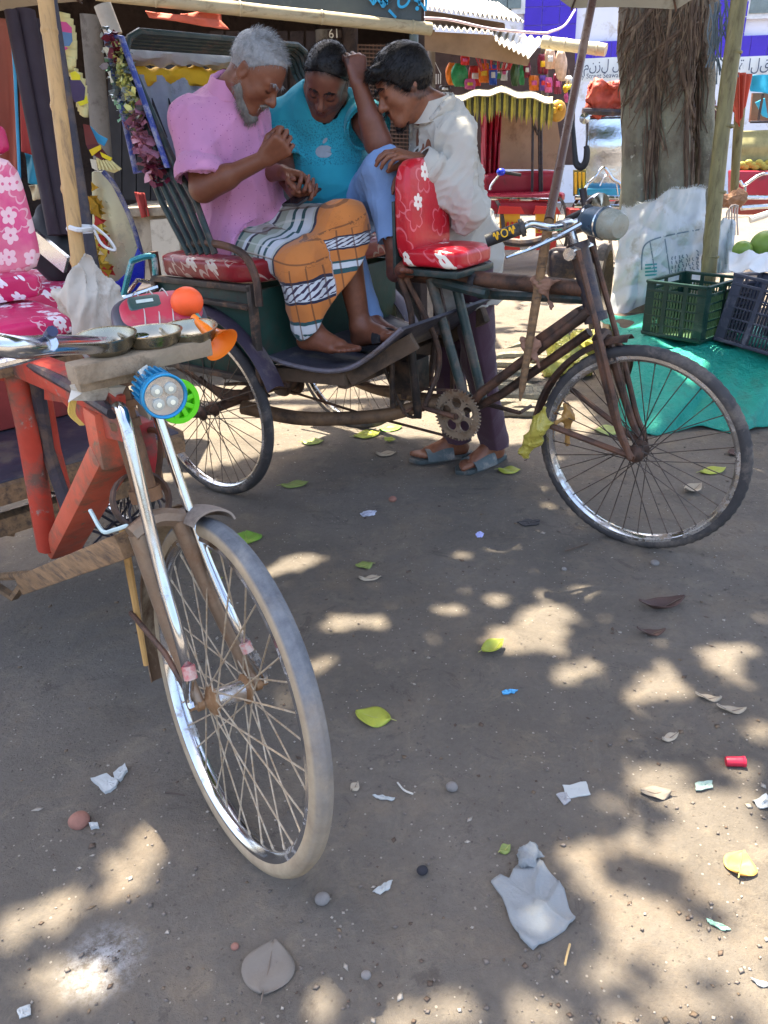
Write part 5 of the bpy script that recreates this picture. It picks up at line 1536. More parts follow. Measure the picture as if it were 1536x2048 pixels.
# blue LED lamp and the lime green wheel under the plank
lc = U(328, 792, 1.60); ld = (Vector((.05, -.75, -.22))).normalized(); ld = (Vector(CC) - lc).normalized() * .75 + Vector((.25, 0, -.25)); ld.normalize()
lp = empty('cycle_lamp', tuple(lc), 'blue finned cycle lamp with four lenses under the plank', 'lamp')
BL = mk('blue anodised shell', lin('1f86b8'), .35, .2, .1, 9, '7d8488', .12, 9, .05)
b = MB(); b.lathe([(0, -.058), (.024, -.058), (.028, -.052), (.030, -.012), (.0355, -.008), (.0365, .004), (.0345, .006), (.032, .004), (.031, -.002), (.0, -.002)], lc, ld, 36); lsh = b.build('shell', BL, lp, sharp=35)
ref = Vector((0, 0, 1)); nx_ = (ref - ld * ref.dot(ld)).normalized(); ny_ = ld.cross(nx_)
for i in range(22):
    a = 2 * math.pi * i / 22; d = nx_ * math.cos(a) + ny_ * math.sin(a)
    b = MB(); b.bar(lc + d * .031 - ld * .056, lc + d * .0325 - ld * .012, .0035, .005, tuple(d)); b.build('fin', BL, lsh)
b = MB(); b.lathe([(0, -.001), (.031, -.001), (.031, .001), (0, .001)], lc, ld, 32); b.build('reflector', mk('silver reflector', lin('c5c8c9'), .25, .8), lp)
for i in range(4):
    a = math.pi / 4 + i * math.pi / 2; p = lc + (nx_ * math.cos(a) + ny_ * math.sin(a)) * .0155
    b = MB(); b.lathe([(.0095, .001), (.0095, .004), (.007, .005), (.0, .0055)], p, ld, 18); ln_o = b.build('lens', mk('clear lens', lin('b2b6ae'), .12, 0, .03, 9), lp)
    b = MB(); b.lathe([(.004, .005), (.004, .0065), (0, .0068)], p, ld, 12); b.build('diode', mk('pale diode', lin('f3f1d8'), .3), ln_o)
b = MB(); b.bar(U(285, 735, 1.55), lc - ld * .04, .03, .004); b.build('bracket', mk('clear plastic bracket', lin('cfd2cc'), .25), lp)
gc = U(356, 803, 1.56); gd = (ld + Vector((.15, 0, .1))).normalized()
gw = empty('cycle_reflector', tuple(gc), 'lime green slotted plastic wheel beside the blue lamp', 'reflector')
LG = mk('lime plastic', lin('5fd21a'), .4, 0, .05, 9)
b = MB(); b.lathe([(.027, -.006), (.036, -.006), (.037, 0), (.036, .006), (.027, .006), (.026, 0)], gc, gd, 36, close=True); b.build('rim', LG, gw, sharp=35); b = MB(); b.lathe([(0, -.006), (.012, -.006), (.012, .006), (0, .006)], gc, gd, 20); b.build('hub', LG, gw, sharp=35); b = MB(); b.lathe([(0, -.006), (.033, -.0055), (.033, -.005), (0, -.005)], gc, gd, 30); b.build('back_disc', LG, gw, sharp=35)
g1 = (ref - gd * ref.dot(gd)).normalized(); g2 = gd.cross(g1)
for i in range(9):
    a = 2 * math.pi * i / 9; d = g1 * math.cos(a) + g2 * math.sin(a)
    b = MB(); b.bar(gc + d * .010, gc + d * .030, .008, .010, tuple(gd)); b.build('spoke', LG, gw, bev=.001)
# scraps of torn paper and yellow string tied at the head
sc_ = empty('torn_wrapping', tuple(U(190, 790, 1.42)), 'torn whitish plastic wrapping tied round the red head tube', 'wrapping')
pw_ = mk('whitish plastic', lin('bdb8ae'), .5, 0, .15, 9, '93897c', .3, 8, .3, 50)
def scrap(poly, u, name='scrap', parent=sc_, mat=pw_, cr=.008):
    pts = [U(x, y, u) for x, y in poly]; c_ = sum(pts, Vector()) / len(pts); b = MB()
    n = len(pts); V = []
    for p in pts: V.append(p + Vector([random.uniform(-cr, cr) for _ in range(3)]))
    c2 = c_ + Vector((0, -.012, .004)); V.append(c2)
    V += [v + Vector((.001, .003, 0)) for v in V]; k = n + 1
    F = [(i, (i + 1) % n, n) for i in range(n)] + [(k + (i + 1) % n, k + i, k + n) for i in range(n)] + [(i, k + i, k + (i + 1) % n, (i + 1) % n) for i in range(n)]
    return b.add(V, F).build(name, mat, parent, sharp=20)
scrap([(150, 765), (190, 755), (225, 775), (215, 800), (175, 800), (130, 812), (128, 800), (150, 785)], 1.47)
scrap([(205, 760), (240, 765), (240, 790), (205, 792)], 1.46)
scrap([(270, 760), (300, 770), (295, 830), (285, 835), (272, 800)], 1.40)
b = MB()
for i in range(5): b.tube([U(140 + i * 3, 800, 1.44), U(138 + i * 3, 828, 1.44), U(160 + i * 2, 850, 1.44)], .0014, 5, 4)
b.build('yellow_string', mk('yellow string', lin('cfae5c'), .7), sc_)
# umbrella pole of bamboo with the cloth bundle round its foot
def bamboo(name, pts, r, mat, label, cat, group=None, node=.22):
    t = empty(name, tuple(Vector(pts[0])), label, cat, group)
    b = MB(); p0, p1 = Vector(pts[0]), Vector(pts[-1]); L = (p1 - p0).length; sp_ = spline(pts, 10) if len(pts) > 2 else [p0.lerp(p1, i / 24) for i in range(25)]
    rr = []
    P_ = []
    for i in range(len(sp_)): P_.append(sp_[i])
    b.tube(P_, [r * (1 + .02 * math.sin(i)) for i in range(len(P_))], 14); o = b.build('pole', mat, t)
    d = (p1 - p0).normalized(); x = node * .6
    while x < L:
        q = p0.lerp(p1, x / L); b = MB(); b.lathe([(r * .98, -.008), (r * 1.10, -.002), (r * 1.10, .002), (r * .98, .008)], q, d, 14); b.build('node_ring', mat, o); x += node * random.uniform(.8, 1.2)
    return t
bp = bamboo('umbrella_pole', [PY(168, 620, 1.62), PY(152, 480, 1.64), PY(90, -10, 1.72)], .0145, M['bamboo'], 'light bamboo umbrella pole rising from the white cloth bundle', 'pole', None, .16)
b = MB(); b.tube([PY(200, 640, 1.74), PY(168, 440, 1.76), PY(104, -10, 1.84)], [.022, .016, .009], 10, 8)
o = b.build('umbrella_shaft', M['darksteel'], None); props(o, 'dark pipe tied to the light bamboo pole with white strap', 'pipe')
st_ = empty('tie_strap', tuple(PY(160, 460, 1.62)), 'white strap binding the bamboo pole to the dark pipe', 'strap')
b = MB(); b.lathe([(.024, -.007), (.027, 0), (.024, .007)], PY(160, 458, 1.67), (PY(90, 0, 1.72) - PY(152, 480, 1.64)), 16); b.tube([PY(140, 455, 1.62), PY(160, 460, 1.61), PY(188, 455, 1.68)], .005, 6, 4); b.build('band', M['white'], st_)
b = MB(); b.tube([PY(185, 450, 1.66), PY(215, 475, 1.66), PY(230, 500, 1.66), PY(205, 490, 1.66), PY(188, 460, 1.66)], .003, 5, 6); b.build('loose_end', M['white'], st_)
# white cloth bundle
T = SDF(np.array(PY(90, 690, 1.55)) - .12, np.array(PY(260, 500, 1.7)) + .14, .005)
P_ = lambda x, y, Y=1.60: np.array(PY(x, y, Y))
T.chain([P_(172, 520), P_(168, 560), P_(172, 610), P_(196, 668)], [.022, .040, .050, .046], .03); T.chain([P_(150, 590), P_(125, 590), P_(135, 640)], [.03, .026, .012], .02); T.chain([P_(205, 590), P_(222, 640), P_(228, 690)], [.03, .034, .026], .02); T.cone(P_(185, 640), P_(190, 690), .04, .045, .02)
V, F = T.mesh(); V = smooth_mesh(V, F, 1); V = folds(V, vnormals(V, F), .013, 20, 5, (.35, 0, 1)); V = folds(V, vnormals(V, F), .0035, 42, 8, (.3, 0, 1))
o = mesh_obj('cloth_bundle', V, F, mk('dirty white cloth', lin('b5ada2'), .85, 0, .1, 7, '8d8072', .4, 7, .3, 90), None, sharp=0); props(o, 'grubby white cloth bundle tied round the foot of the bamboo pole', 'cloth')
# vendor umbrella overhead at the left corner
def umbrella(name, hub, axis, rad, drop, mat, label, ribs=8, rot=0.0, sag=.04):
    t = empty(name, tuple(hub), label, 'umbrella'); hub = Vector(hub); ax = Vector(axis).normalized()
    rf = Vector((1, 0, 0)); e1 = (rf - ax * rf.dot(ax)).normalized(); e2 = ax.cross(e1)
    def pt(a, s_, lift=0): 
        sc__ = abs(((a - rot) / (2 * math.pi / ribs)) % 1 - .5) * 2     # 1 on a rib, 0 between
        r_ = rad * s_ * (1 - .055 * (1 - sc__ ** 2) * s_)
        return hub + (e1 * math.cos(a) + e2 * math.sin(a)) * r_ - ax * (drop * s_ ** 1.8 - sag * (1 - sc__ ** 2) * s_ * .4 + lift)
    b = MB(); b.sheet(lambda i, j: pt(2 * math.pi * i, max(j, .01)), ribs * 8, 10, .004); b.build('canopy', mat, t, sharp=25)
    for k in range(ribs):
        a = rot + 2 * math.pi * k / ribs; b = MB(); b.tube([pt(a, s_, .008) for s_ in np.linspace(.02, 1.0, 9)], .004, 6); b.build('rib', M['rust'], t)
    MB().lathe([(.0, .05), (.014, .045), (.02, 0), (.02, -.03), (0, -.03)], hub, ax, 12).build('hub', M['rust'], t)
    return t
UG = mk('faded grey umbrella cloth', lin('a39c8c'), .8, 0, .12, 5, '7d7565', .3, 5, .2, 60)
umbrella('market_umbrella', PY(-330, -270, 2.6), (-.05, .1, 1), .72, .20, UG, 'grey vendor umbrella at the upper left corner above the bamboo pole', 8, .2)
# ---- the umbrella lashed to the dark rickshaw
pb_, pt_ = R2.matrix_basis, None
lo_, md_, hi_ = k2.w(*k2(1040, 802, -.075)), k2.w(*k2(1100, 430, -.06)), PY(1185, 0, 2.98)
d = (hi_ - md_); top_ = hi_ + d * .70
st_o = empty('umbrella_stick', tuple(lo_), 'long brown umbrella stick tied slantwise to the dark rickshaw frame', 'stick')
b = MB(); b.tube([lo_, lo_.lerp(md_, .08), lo_.lerp(md_, .5), md_], [.003, .012, .015, .016], 10); b.build('stake', M['wood'], st_o, sharp=30)
b = MB(); b.tube([md_ - d * .02, md_.lerp(hi_, .5), hi_, top_], [.015, .0145, .014, .013], 12); b.build('shaft', mk('dark varnished shaft', lin('5b4238'), .3, 0, .2, 7, '7d6554', .3, 6), st_o)
DC = M['rag'] = mk('brown rag', lin('8d6a58'), .9, 0, .25, 12, bump=.5, bs=120)
for (px, py) in ((1085, 568), (1062, 690)):
    c_ = k2.w(*k2(px, py, -.05)); T = SDF(np.array(c_) - .14, np.array(c_) + .14, .004); cc_ = np.array(c_)
    T.ell(cc_, (.030, .034, .026)); T.cone(cc_, cc_ + np.array([.03, -.02, -.075]), .016, .008, .02); T.cone(cc_, cc_ + np.array([.055, -.01, .012]), .014, .007, .02); T.cone(cc_, cc_ + np.array([-.03, -.01, .02]), .016, .010, .02)
    V, F = T.mesh(); V = folds(V, vnormals(V, F), .006, 50, int(px)); mesh_obj('rag_knot', V, F, DC, st_o, sharp=0)
umbrella('market_umbrella', tuple(top_ + Vector((.06, .02, .02))), d.normalized() + Vector((.0, -.15, .1)), .54, .17, UG, 'grey umbrella opened above the dark rickshaw front, at the upper right', 8, .1)
# hooked handle hanging on the stick
b = MB(); hk = [k2.w(*k2(x, y, .22)) for x, y in ((1138, 180), (1146, 250), (1150, 310), (1153, 328), (1163, 334), (1172, 322), (1174, 300), (1171, 292))]
b.tube(hk, [.004, .006, .009, .011, .012, .011, .010, .007], 10, 5); props(b.build('hooked_handle', M['rubber'], None), 'black hooked umbrella handle hanging beside the brown stick', 'handle')
# yellow plastic bags knotted to the front wheel
def bag(name, cen, mat, label, seed, prim, fr=24, amp=.0055, cat='bag', h=.004):
    lo = np.min([np.minimum(np.array(a), np.array(b_)) for a, b_, *_ in prim], 0) - .09; hi = np.max([np.maximum(np.array(a), np.array(b_)) for a, b_, *_ in prim], 0) + .09
    T = SDF(lo, hi, h)
    for a, b_, r0, r1 in prim: T.cone(a, b_, r0, r1, .02)
    V, F = T.mesh(); V = smooth_mesh(V, F, 1); V = folds(V, vnormals(V, F), amp, fr, seed); V = folds(V, vnormals(V, F), amp * .35, fr * 2.7, seed + 1)
    o = mesh_obj(name, V, F, mat, None, sharp=0); return props(o, label, cat)
YB = mk('yellow plastic film', lin('c3b552'), .3, 0, .15, 8, 'b08a34', .2, 8, .3, 60, trans=.25)
W2 = lambda x, y, v=-.09: np.array(k2.w(*k2(x, y, v)))
bag('knotted_bag', None, YB, 'yellow plastic bag knotted on the dark rickshaw front fork stay', 3, [(W2(1105, 845), W2(1080, 850), .014, .030), (W2(1080, 850), W2(1050, 905), .034, .024), (W2(1090, 815), W2(1070, 880), .010, .034)])
bag('knotted_bag', None, mk('orange stained film', lin('b98a4a'), .35, 0, .2, 9, '7d5538', .4, 9, .3, 60, trans=.15), 'orange stained plastic bag behind the front wheel spokes', 6, [(W2(1112, 845, -.02), W2(1140, 830, .02), .012, .022), (W2(1135, 810, .02), W2(1135, 885, .02), .020, .020)])
# ================================================================== banyan trunk, aerial roots and sack wrap on the right
BARK = None
N = NT('banyan bark'); v = N.obj()
mp = N.n('Mapping'); N.l(v, mp.inputs[0]); mp.inputs['Scale'].default_value = (6, 6, 1.1)
n1 = N.noise(mp.outputs[0], 3, 8, .7, .5)
c = N.mix(N.ramp(n1, .3, .7), lin('51463a'), lin('82776a'))
szv = N.n('SeparateXYZ'); N.l(v, szv.inputs[0]); c = N.mix(N.math('MULTIPLY', N.ramp(N.noise(v, 4, 5), .35, .6), N.ramp(szv.outputs[2], 1.75, 1.35)), c, lin('8d8b79'))
c = N.mix(N.ramp(N.noise(v, 17, 7, .75), .60, .70), c, lin('c3beae'))
N.l(c, N.b.inputs['Base Color']); N.b.inputs['Roughness'].default_value = .8
N.bump(N.math('ADD', n1, N.noise(v, 30, 6, .7)), .7, .03); BARK = N.m
ROOT = mk('aerial root', lin('5e4b3f'), .85, 0, .35, 9, '85735f', .4, 9, .5, 60, .006, stretch=(4, 4, 1))
ty = 5.05
base = PG(1335, 690, 0); base = Vector((1.86, ty + .12, 0))
tree = empty('banyan_tree', tuple(base), 'big banyan tree with hanging aerial roots and a white sack wrapped round its trunk', 'tree')
def TP(px, z, dy=0):
    """trunk point at a photo column, height z"""
    y = ty + dy
    r = _fw + (px - 768) / FPX * CX; lo_, hi_ = 0.0, 2048.0
    py = 300 + (1.5 - z) * 330
    for _ in range(25):
        p = PY(px, py, y); py += (p.z - z) * 300
    return np.array(PY(px, py, y))
T = SDF((.95, 4.45, -.05), (2.75, 5.95, 4.2), .022)
for pxl, rr, dy in ((1272, .098, .0), (1354, .108, -.06), (1408, .072, .04), (1312, .10, .32), (1382, .12, .32)):
    a, m, t_ = TP(pxl, 0, dy), TP(pxl, 1.2, dy), TP(pxl + (1330 - pxl) * .1, 2.2, dy)
    T.chain([a, m, t_, t_ + np.array([.0, .05, 1.9])], [rr * 1.35, rr, rr * 1.15, rr * 1.35], .014)
T.cone(TP(1335, 1.9, .1), TP(1335, 2.3, .1) + np.array([0, 0, 1.9]), .22, .30, .1)
V, F = T.mesh(); V = folds(V, vnormals(V, F), .012, 7, 9, (0, 0, 1)); V = folds(V, vnormals(V, F), .005, 22, 10, (0, 0, 1))
trk = mesh_obj('trunk', V, F, BARK, tree, sharp=0)
bpy.context.view_layer.update()
def onbark(px, py, lift=.004):
    q, n_ = surf(trk, CC, CC + ray(px, py))
    return None if q is None else q + n_.normalized() * lift
def rootpath(pts, r, lift):
    out = []
    sp_ = []
    for (x0, y0), (x1, y1) in zip(pts, pts[1:]):
        n_ = max(3, int(math.hypot(x1 - x0, y1 - y0) / 16)); sp_ += [(x0 + (x1 - x0) * i / n_, y0 + (y1 - y0) * i / n_) for i in range(n_)]
    sp_.append(pts[-1])
    last = None
    for x, y in sp_:
        q = onbark(x, y, lift)
        if q is None:
            if len(out) > 1: break
            q = PY(x, y, last.y if last is not None else ty - .15)
        out.append(q); last = q
    return out
big = [[(1345, -20), (1338, 60), (1330, 120), (1318, 180), (1314, 240), (1330, 300)], [(1310, 190), (1302, 280), (1298, 400)], [(1322, 100), (1312, 190), (1306, 240), (1318, 270), (1310, 400)],
       [(1380, -20), (1378, 90), (1374, 180)], [(1392, -20), (1384, 60), (1388, 130), (1372, 220), (1372, 380)], [(1402, 0), (1394, 100), (1386, 200), (1380, 390)],
       [(1362, 60), (1330, 85), (1280, 120), (1262, 160)], [(1350, 75), (1300, 120), (1262, 190)], [(1335, 100), (1290, 150), (1262, 215)], [(1345, 120), (1302, 165), (1270, 225)],
       [(1300, 20), (1270, 60), (1252, 110)], [(1320, 0), (1285, 40), (1255, 70)], [(1360, 130), (1375, 200), (1400, 300), (1398, 380)], [(1300, 260), (1294, 330), (1290, 400)]]
for pts in big:
    b = MB(); b.tube(rootpath(pts, .01, .008), [random.uniform(.009, .015), .011, random.uniform(.005, .009)], 7); b.build('aerial_root', ROOT, tree)
b = MB()
for i in range(260):
    if random.random() < .62:
        x0, y0 = random.uniform(1240, 1415), random.uniform(-30, 150); dx, dy_ = random.uniform(-70, 10), random.uniform(40, 140)
    else:
        x0 = random.choice([1300, 1308, 1312, 1318, 1374, 1380, 1388, 1396]) + random.gauss(0, 6); y0 = random.uniform(-10, 260); dx, dy_ = random.gauss(0, 8), random.uniform(60, 200)
    pts = [(x0, y0), (x0 + dx * .4 + random.gauss(0, 5), y0 + dy_ * .5), (x0 + dx, y0 + dy_)]
    if max(p[1] for p in pts) > 400: continue
    rp_ = rootpath(pts, .003, .003 + random.random() * .012)
    if len(rp_) < 3: continue
    b.tube(rp_, [.0042, .0036, .002], 5)
b.build('fine_roots', ROOT, tree)['kind'] = 'stuff'
# limbs and crown: the roof of leaves that dapples the lane
LIMB = [((1.86, 5.2, 3.6), (.2, 4.6, 4.7), (-2.2, 4.0, 5.3), (-4.2, 2.6, 5.7)), ((1.9, 5.2, 3.6), (2.6, 3.2, 4.7), (3.2, 2.2, 5.4), (3.6, 1.4, 5.7)), ((1.8, 5.3, 3.7), (.2, 5.6, 4.9), (-2.5, 6.0, 5.6)), ((1.95, 5.3, 3.7), (3.6, 5.6, 4.8), (5.5, 5.5, 5.4)), ((1.9, 5.2, 3.8), (1.9, 3.4, 5.0), (2.2, 2.0, 5.7))]
for L_ in LIMB:
    b = MB(); b.tube(L_, [.15, .10, .06, .03], 10, 8); b.build('limb', BARK, tree)
SPOTS = [spot(*q) for q in [(905, 1225, 34, 13), (985, 1198, 34, 11), (1085, 1228, 75, 15), (1050, 1280, 85, 30), (1115, 1266, 36, 13), (1135, 1350, 38, 22), (1190, 1335, 18, 10), (1290, 1382, 55, 20), (1338, 1358, 28, 28), (1440, 1330, 50, 27),
        (1485, 1300, 44, 14), (1325, 1330, 28, 13), (1528, 1462, 24, 20), (605, 1120, 34, 15), (550, 1140, 30, 8), (675, 1250, 40, 17), (755, 1243, 34, 14), (640, 1325, 40, 14), (558, 1036, 36, 10), (1010, 1090, 28, 12), (1225, 1080, 22, 8), (880, 1028, 26, 7),
        (1170, 1185, 25, 15), (1100, 1185, 20, 6), (1235, 1005, 46, 16), (1205, 1035, 22, 9), (1300, 1570, 75, 22), (1400, 1600, 66, 26), (1455, 1590, 80, 17), (1160, 1705, 55, 38), (1255, 1680, 38, 30), (1375, 1690, 62, 55), (1480, 1680, 62, 45), (1230, 1782, 105, 22),
        (1290, 1835, 85, 46), (1350, 1885, 80, 60), (1210, 1942, 45, 32), (1375, 2010, 60, 50), (1505, 1950, 56, 130), (1450, 1765, 90, 55), (1235, 2035, 45, 30), (1500, 1840, 60, 70), (1536, 1720, 60, 120),
        (265, 1740, 60, 62), (297, 1672, 36, 28), (290, 1595, 20, 15), (122, 1832, 42, 52), (25, 1862, 44, 46), (72, 1962, 40, 36), (165, 1962, 56, 40), (430, 1905, 28, 24), (630, 2012, 42, 42), (755, 2045, 34, 25), (885, 2040, 52, 28), (1085, 2035, 62, 28),
        (910, 1985, 30, 24), (60, 1525, 40, 10), (1030, 1985, 30, 20), (1065, 1835, 30, 24), (1425, 945, 110, 18), (1440, 985, 90, 14), (1150, 930, 60, 12), (1060, 985, 30, 8), (430, 905, 110, 22), (560, 855, 90, 16), (1300, 930, 40, 12), (420, 1010, 20, 6), (215, 1455, 26, 8), (1385, 1395, 40, 10), (1490, 1545, 40, 14)]]
nL = 135000
lx, lyy, lz = rng.uniform(-4.4, 5.0, nL), rng.uniform(1.1, 9.5, nL), rng.uniform(4.3, 5.9, nL)
sx, sy = lx - SUN.x / SUN.z * lz, lyy - SUN.y / SUN.z * lz
keep = np.ones(nL, bool)
for cx_, cy_, rx_, ry_ in SPOTS:
    keep &= ((sx - cx_) / (rx_ * .93 + .016)) ** 2 + ((sy - cy_) / (ry_ * .93 + .016)) ** 2 > 1
cl = vnoise(sx + 20, sy + 20, 2.3, 7) * .6 + vnoise(sx + 20, sy + 20, 6.1, 8) * .4
far_ = (sy > 3.45 + .25 * (vnoise(sx + 20, sy, 1.5, 4) - .5) - .55 * np.clip(-sx - .2, 0, .8))
openf = np.where(sx < 1.1, .66, .56)
keep &= ~(far_ & (cl < openf))
keep &= ~((sy > 5.2) & (rng.random(nL) < .85))
lx, lyy, lz = lx[keep], lyy[keep], lz[keep]; n = len(lx)
nv_ = rng.normal(size=(n, 3)) * .42 + [0, 0, 1]; nv_ /= np.linalg.norm(nv_, axis=1, keepdims=True)
dv = rng.normal(size=(n, 3)); dv -= nv_ * (dv * nv_).sum(1, keepdims=True); dv /= np.linalg.norm(dv, axis=1, keepdims=True); bv = np.cross(nv_, dv)
s_ = rng.uniform(.045, .066, n)[:, None]; c_ = np.stack([lx, lyy, lz], 1)
V = np.stack([c_ - dv * s_, c_ - dv * s_ * .1 + bv * s_ * .62 + nv_ * s_ * .18, c_ + dv * s_, c_ - dv * s_ * .1 - bv * s_ * .62 + nv_ * s_ * .18], 1).reshape(-1, 3)
F = np.arange(n * 4).reshape(-1, 4)
N = NT('banyan leaf'); N.l(N.mix(N.ramp(N.noise(N.obj(), 3, 4), .3, .7), lin('3c5a24'), lin('5d7a30')), N.b.inputs['Base Color']); N.b.inputs['Roughness'].default_value = .45
cr_ = mesh_obj('crown', V, F, N.m, tree, smooth=False); cr_['kind'] = 'stuff'
# woven sack wrapped round the trunk
def wrapf(tl, tr, bl, br, y0, bulge):
    def f(i, j):
        px = (tl[0] + (tr[0] - tl[0]) * i) * (1 - j) + (bl[0] + (br[0] - bl[0]) * i) * j
        py = (tl[1] + (tr[1] - tl[1]) * i) * (1 - j) + (bl[1] + (br[1] - bl[1]) * i) * j
        py += 8 * math.sin(i * 7) * (1 - j) + 3 * math.sin(i * 19) * (1 - j)
        return PY(px, py, y0 - bulge * math.sin(math.pi * min(1, max(0, .08 + .84 * i))) + .022 * math.sin(j * 4 + i * 9) + .026 * (1 - abs(math.sin(i * 7 + j * 2 + .6 * math.sin(j * 5)))) ** 2 + .016 * (1 - abs(math.sin(j * 11 - i * 4 + 1 + math.sin(i * 6)))) ** 2 + .014 * (1 - abs(math.sin(j * 6 + i * 3 + 2))) ** 3 + .006 * math.sin(i * 31 + j * 6))
    return f
SACK = mk('white woven sack', lin('c6cace'), .55, 0, .06, 9, 'a9a79e', .22, 5, .4, 260, .003)
b = MB(); sf = wrapf((1243, 412), (1412, 372), (1222, 640), (1405, 560), 4.88, .22); b.sheet(sf, 60, 50, .004); vv = folds(np.array(b.v), np.tile([0, -1.0, .1], (len(b.v), 1)), .014, 9, 71, (.9, 0, .45)); vv = folds(vv, np.tile([0, -1.0, .1], (len(b.v), 1)), .006, 24, 72, (.5, 0, .8)); b.v = [tuple(q) for q in vv]
so_ = b.build('sack', SACK, None); so_.name = 'woven_sack'; props(so_, 'white woven sack wrapped round the banyan trunk with a frayed top edge', 'sack')
bpy.context.view_layer.update()
INK = mk('teal sack print', lin('3f8f92'), .6, 0, .2, 40); INK2 = mk('grey sack print', lin('6d7d8a'), .6, 0, .2, 40)
def inkline(pts, w, mat, parent, y=None):
    V = []
    sp_ = [Vector((x, y_, 0)) for x, y_ in pts]; sp_ = spline(sp_, 6) if len(sp_) > 2 else [sp_[0].lerp(sp_[1], i / 6) for i in range(7)]
    for i, q in enumerate(sp_):
        t_ = (sp_[min(i + 1, len(sp_) - 1)] - sp_[max(i - 1, 0)]).normalized(); n_ = Vector((-t_.y, t_.x, 0)) * w / 2
        for s2 in (-1, 1):
            h, nn_ = surf(parent, CC, CC + ray(q.x + n_.x * s2, q.y + n_.y * s2))
            if h is None: return
            V.append(h - Vector(ray(q.x, q.y)) * .0015)
    mesh_obj('print', V, [(2 * i, 2 * i + 1, 2 * i + 3, 2 * i + 2) for i in range(len(sp_) - 1)], mat, parent, sharp=0)
inkline([(1283, 540), (1284, 510), (1290, 490), (1310, 478), (1350, 468), (1405, 458)], 3, INK2, so_)
inkline([(1300, 484), (1306, 520), (1310, 545)], 2.4, INK2, so_); inkline([(1330, 478), (1336, 520), (1340, 550)], 2.4, INK2, so_)
for i in range(4): inkline([(1290, 530 + i * 7), (1314, 528 + i * 7)], 3.5, INK, so_)
for r_ in range(4):
    for i in range(8 if r_ else 5):
        x = 1344 + i * 7 + random.uniform(-1, 1); y = 516 + r_ * 9 + (i * -1.2); inkline([(x, y - 3), (x + random.uniform(-2, 3), y + 1), (x + random.uniform(-1, 3), y + 4)], 2.2, INK2, so_)
for i in range(6): inkline([(1393 + random.uniform(-3, 3), 500 + i * 7), (1397, 505 + i * 7)], 2.5, INK2, so_)
b = MB()
for i in range(160):
    t_ = random.random(); p = Vector(sf(t_, 0.0)); b.tube([p, p + Vector((random.gauss(0, .008), random.gauss(-.004, .006), random.uniform(.003, .017)))], .0010, 4)
fr_ = b.build('frayed_threads', SACK, so_); fr_['kind'] = 'stuff'
b = MB(); b.sheet(wrapf((1412, 452), (1472, 440), (1410, 548), (1462, 545), 4.75, .06), 12, 12, .004); o = b.build('woven_sack', SACK, None); props(o, 'second pale sack hanging behind the greenish bamboo pole', 'sack')
bamboo('bamboo_post', [PY(1412, 600, 4.35), PY(1440, 300, 4.45), PY(1482, -30, 4.55)], .040, M['greenbamboo'], 'greenish bamboo post standing right of the banyan trunk', 'post', None, .38)
# hanging strips of net on the right of the trunk
b = MB()
for i in range(26):
    x = random.uniform(1412, 1462); y0 = random.uniform(-10, 60); L = random.uniform(60, 150)
    b.tube([PY(x, y0, 4.7), PY(x + random.gauss(0, 8), y0 + L * .5, 4.68), PY(x + random.gauss(-4, 10), y0 + L, 4.7)], .004, 4, 4)
o = b.build('frayed_rope', mk('blue grey rope fibre', lin('66737f'), .8), None); props(o, 'frayed blue grey rope strands hanging right of the banyan trunk', 'rope', kind='stuff')

# ================================================================== fruit crates on the green tarpaulin
def tarp(i, j):
    # j runs from the top shelf down to the ground
    xs = [1265, 1330, 1400, 1470, 1560, 1640]
    x = 1262 + 380 * i
    if j < .45:
        t_ = j / .45; p = PG(x, 690, .30); return Vector((p.x, p.y + .75 * (1 - t_) - .02, .30 + .012 * math.sin(x * .06 + t_ * 5)))
    t_ = (j - .45) / .55
    p0 = PG(x, 690, .30); ybot = 862 + 6 * math.sin(x * .03) - max(0, (x - 1440) * .12) - max(0, (1290 - x) * .9); p1 = PG(x - 12 - 60 * t_ * max(0, .35 - i), ybot, .015)
    p = p0.lerp(p1, t_); p.y -= .06 * math.sin(t_ * math.pi) * .4
    return p + Vector((.014 * math.sin(t_ * 6 + i * 13), -.020 * math.sin(i * 17 + t_ * 4) - .012 * math.sin(i * 31 + t_ * 9), .008 * math.sin(i * 23 + t_ * 5)))
b = MB(); b.sheet(tarp, 90, 70, .004)
vv = folds(np.array(b.v), np.tile([0, -.8, .5], (len(b.v), 1)), .013, 5, 81, (.7, 0, .8)); vv = folds(vv, np.tile([0, -.8, .5], (len(b.v), 1)), .006, 15, 82, (.3, 0, .9)); b.v = [tuple(q) for q in vv]
TARP = mk('green tarpaulin', lin('17927f'), .38, 0, .14, 5, '3c7f70', .25, 4, .8, 20, .03)
o = b.build('green_tarpaulin', TARP, None, sharp=0); props(o, 'bright green tarpaulin draped under the fruit crates down to the ground', 'tarpaulin')
bs0 = PG(1290, 690, .30)
b = MB(); b.box((2.35, 4.48, .142), (1.9, .60, .284)); o = b.build('display_platform', mk('earth platform', lin('4d4138'), .9, bump=.6), None, bev=.02); props(o, 'low earth platform hidden under the green tarpaulin', 'platform')
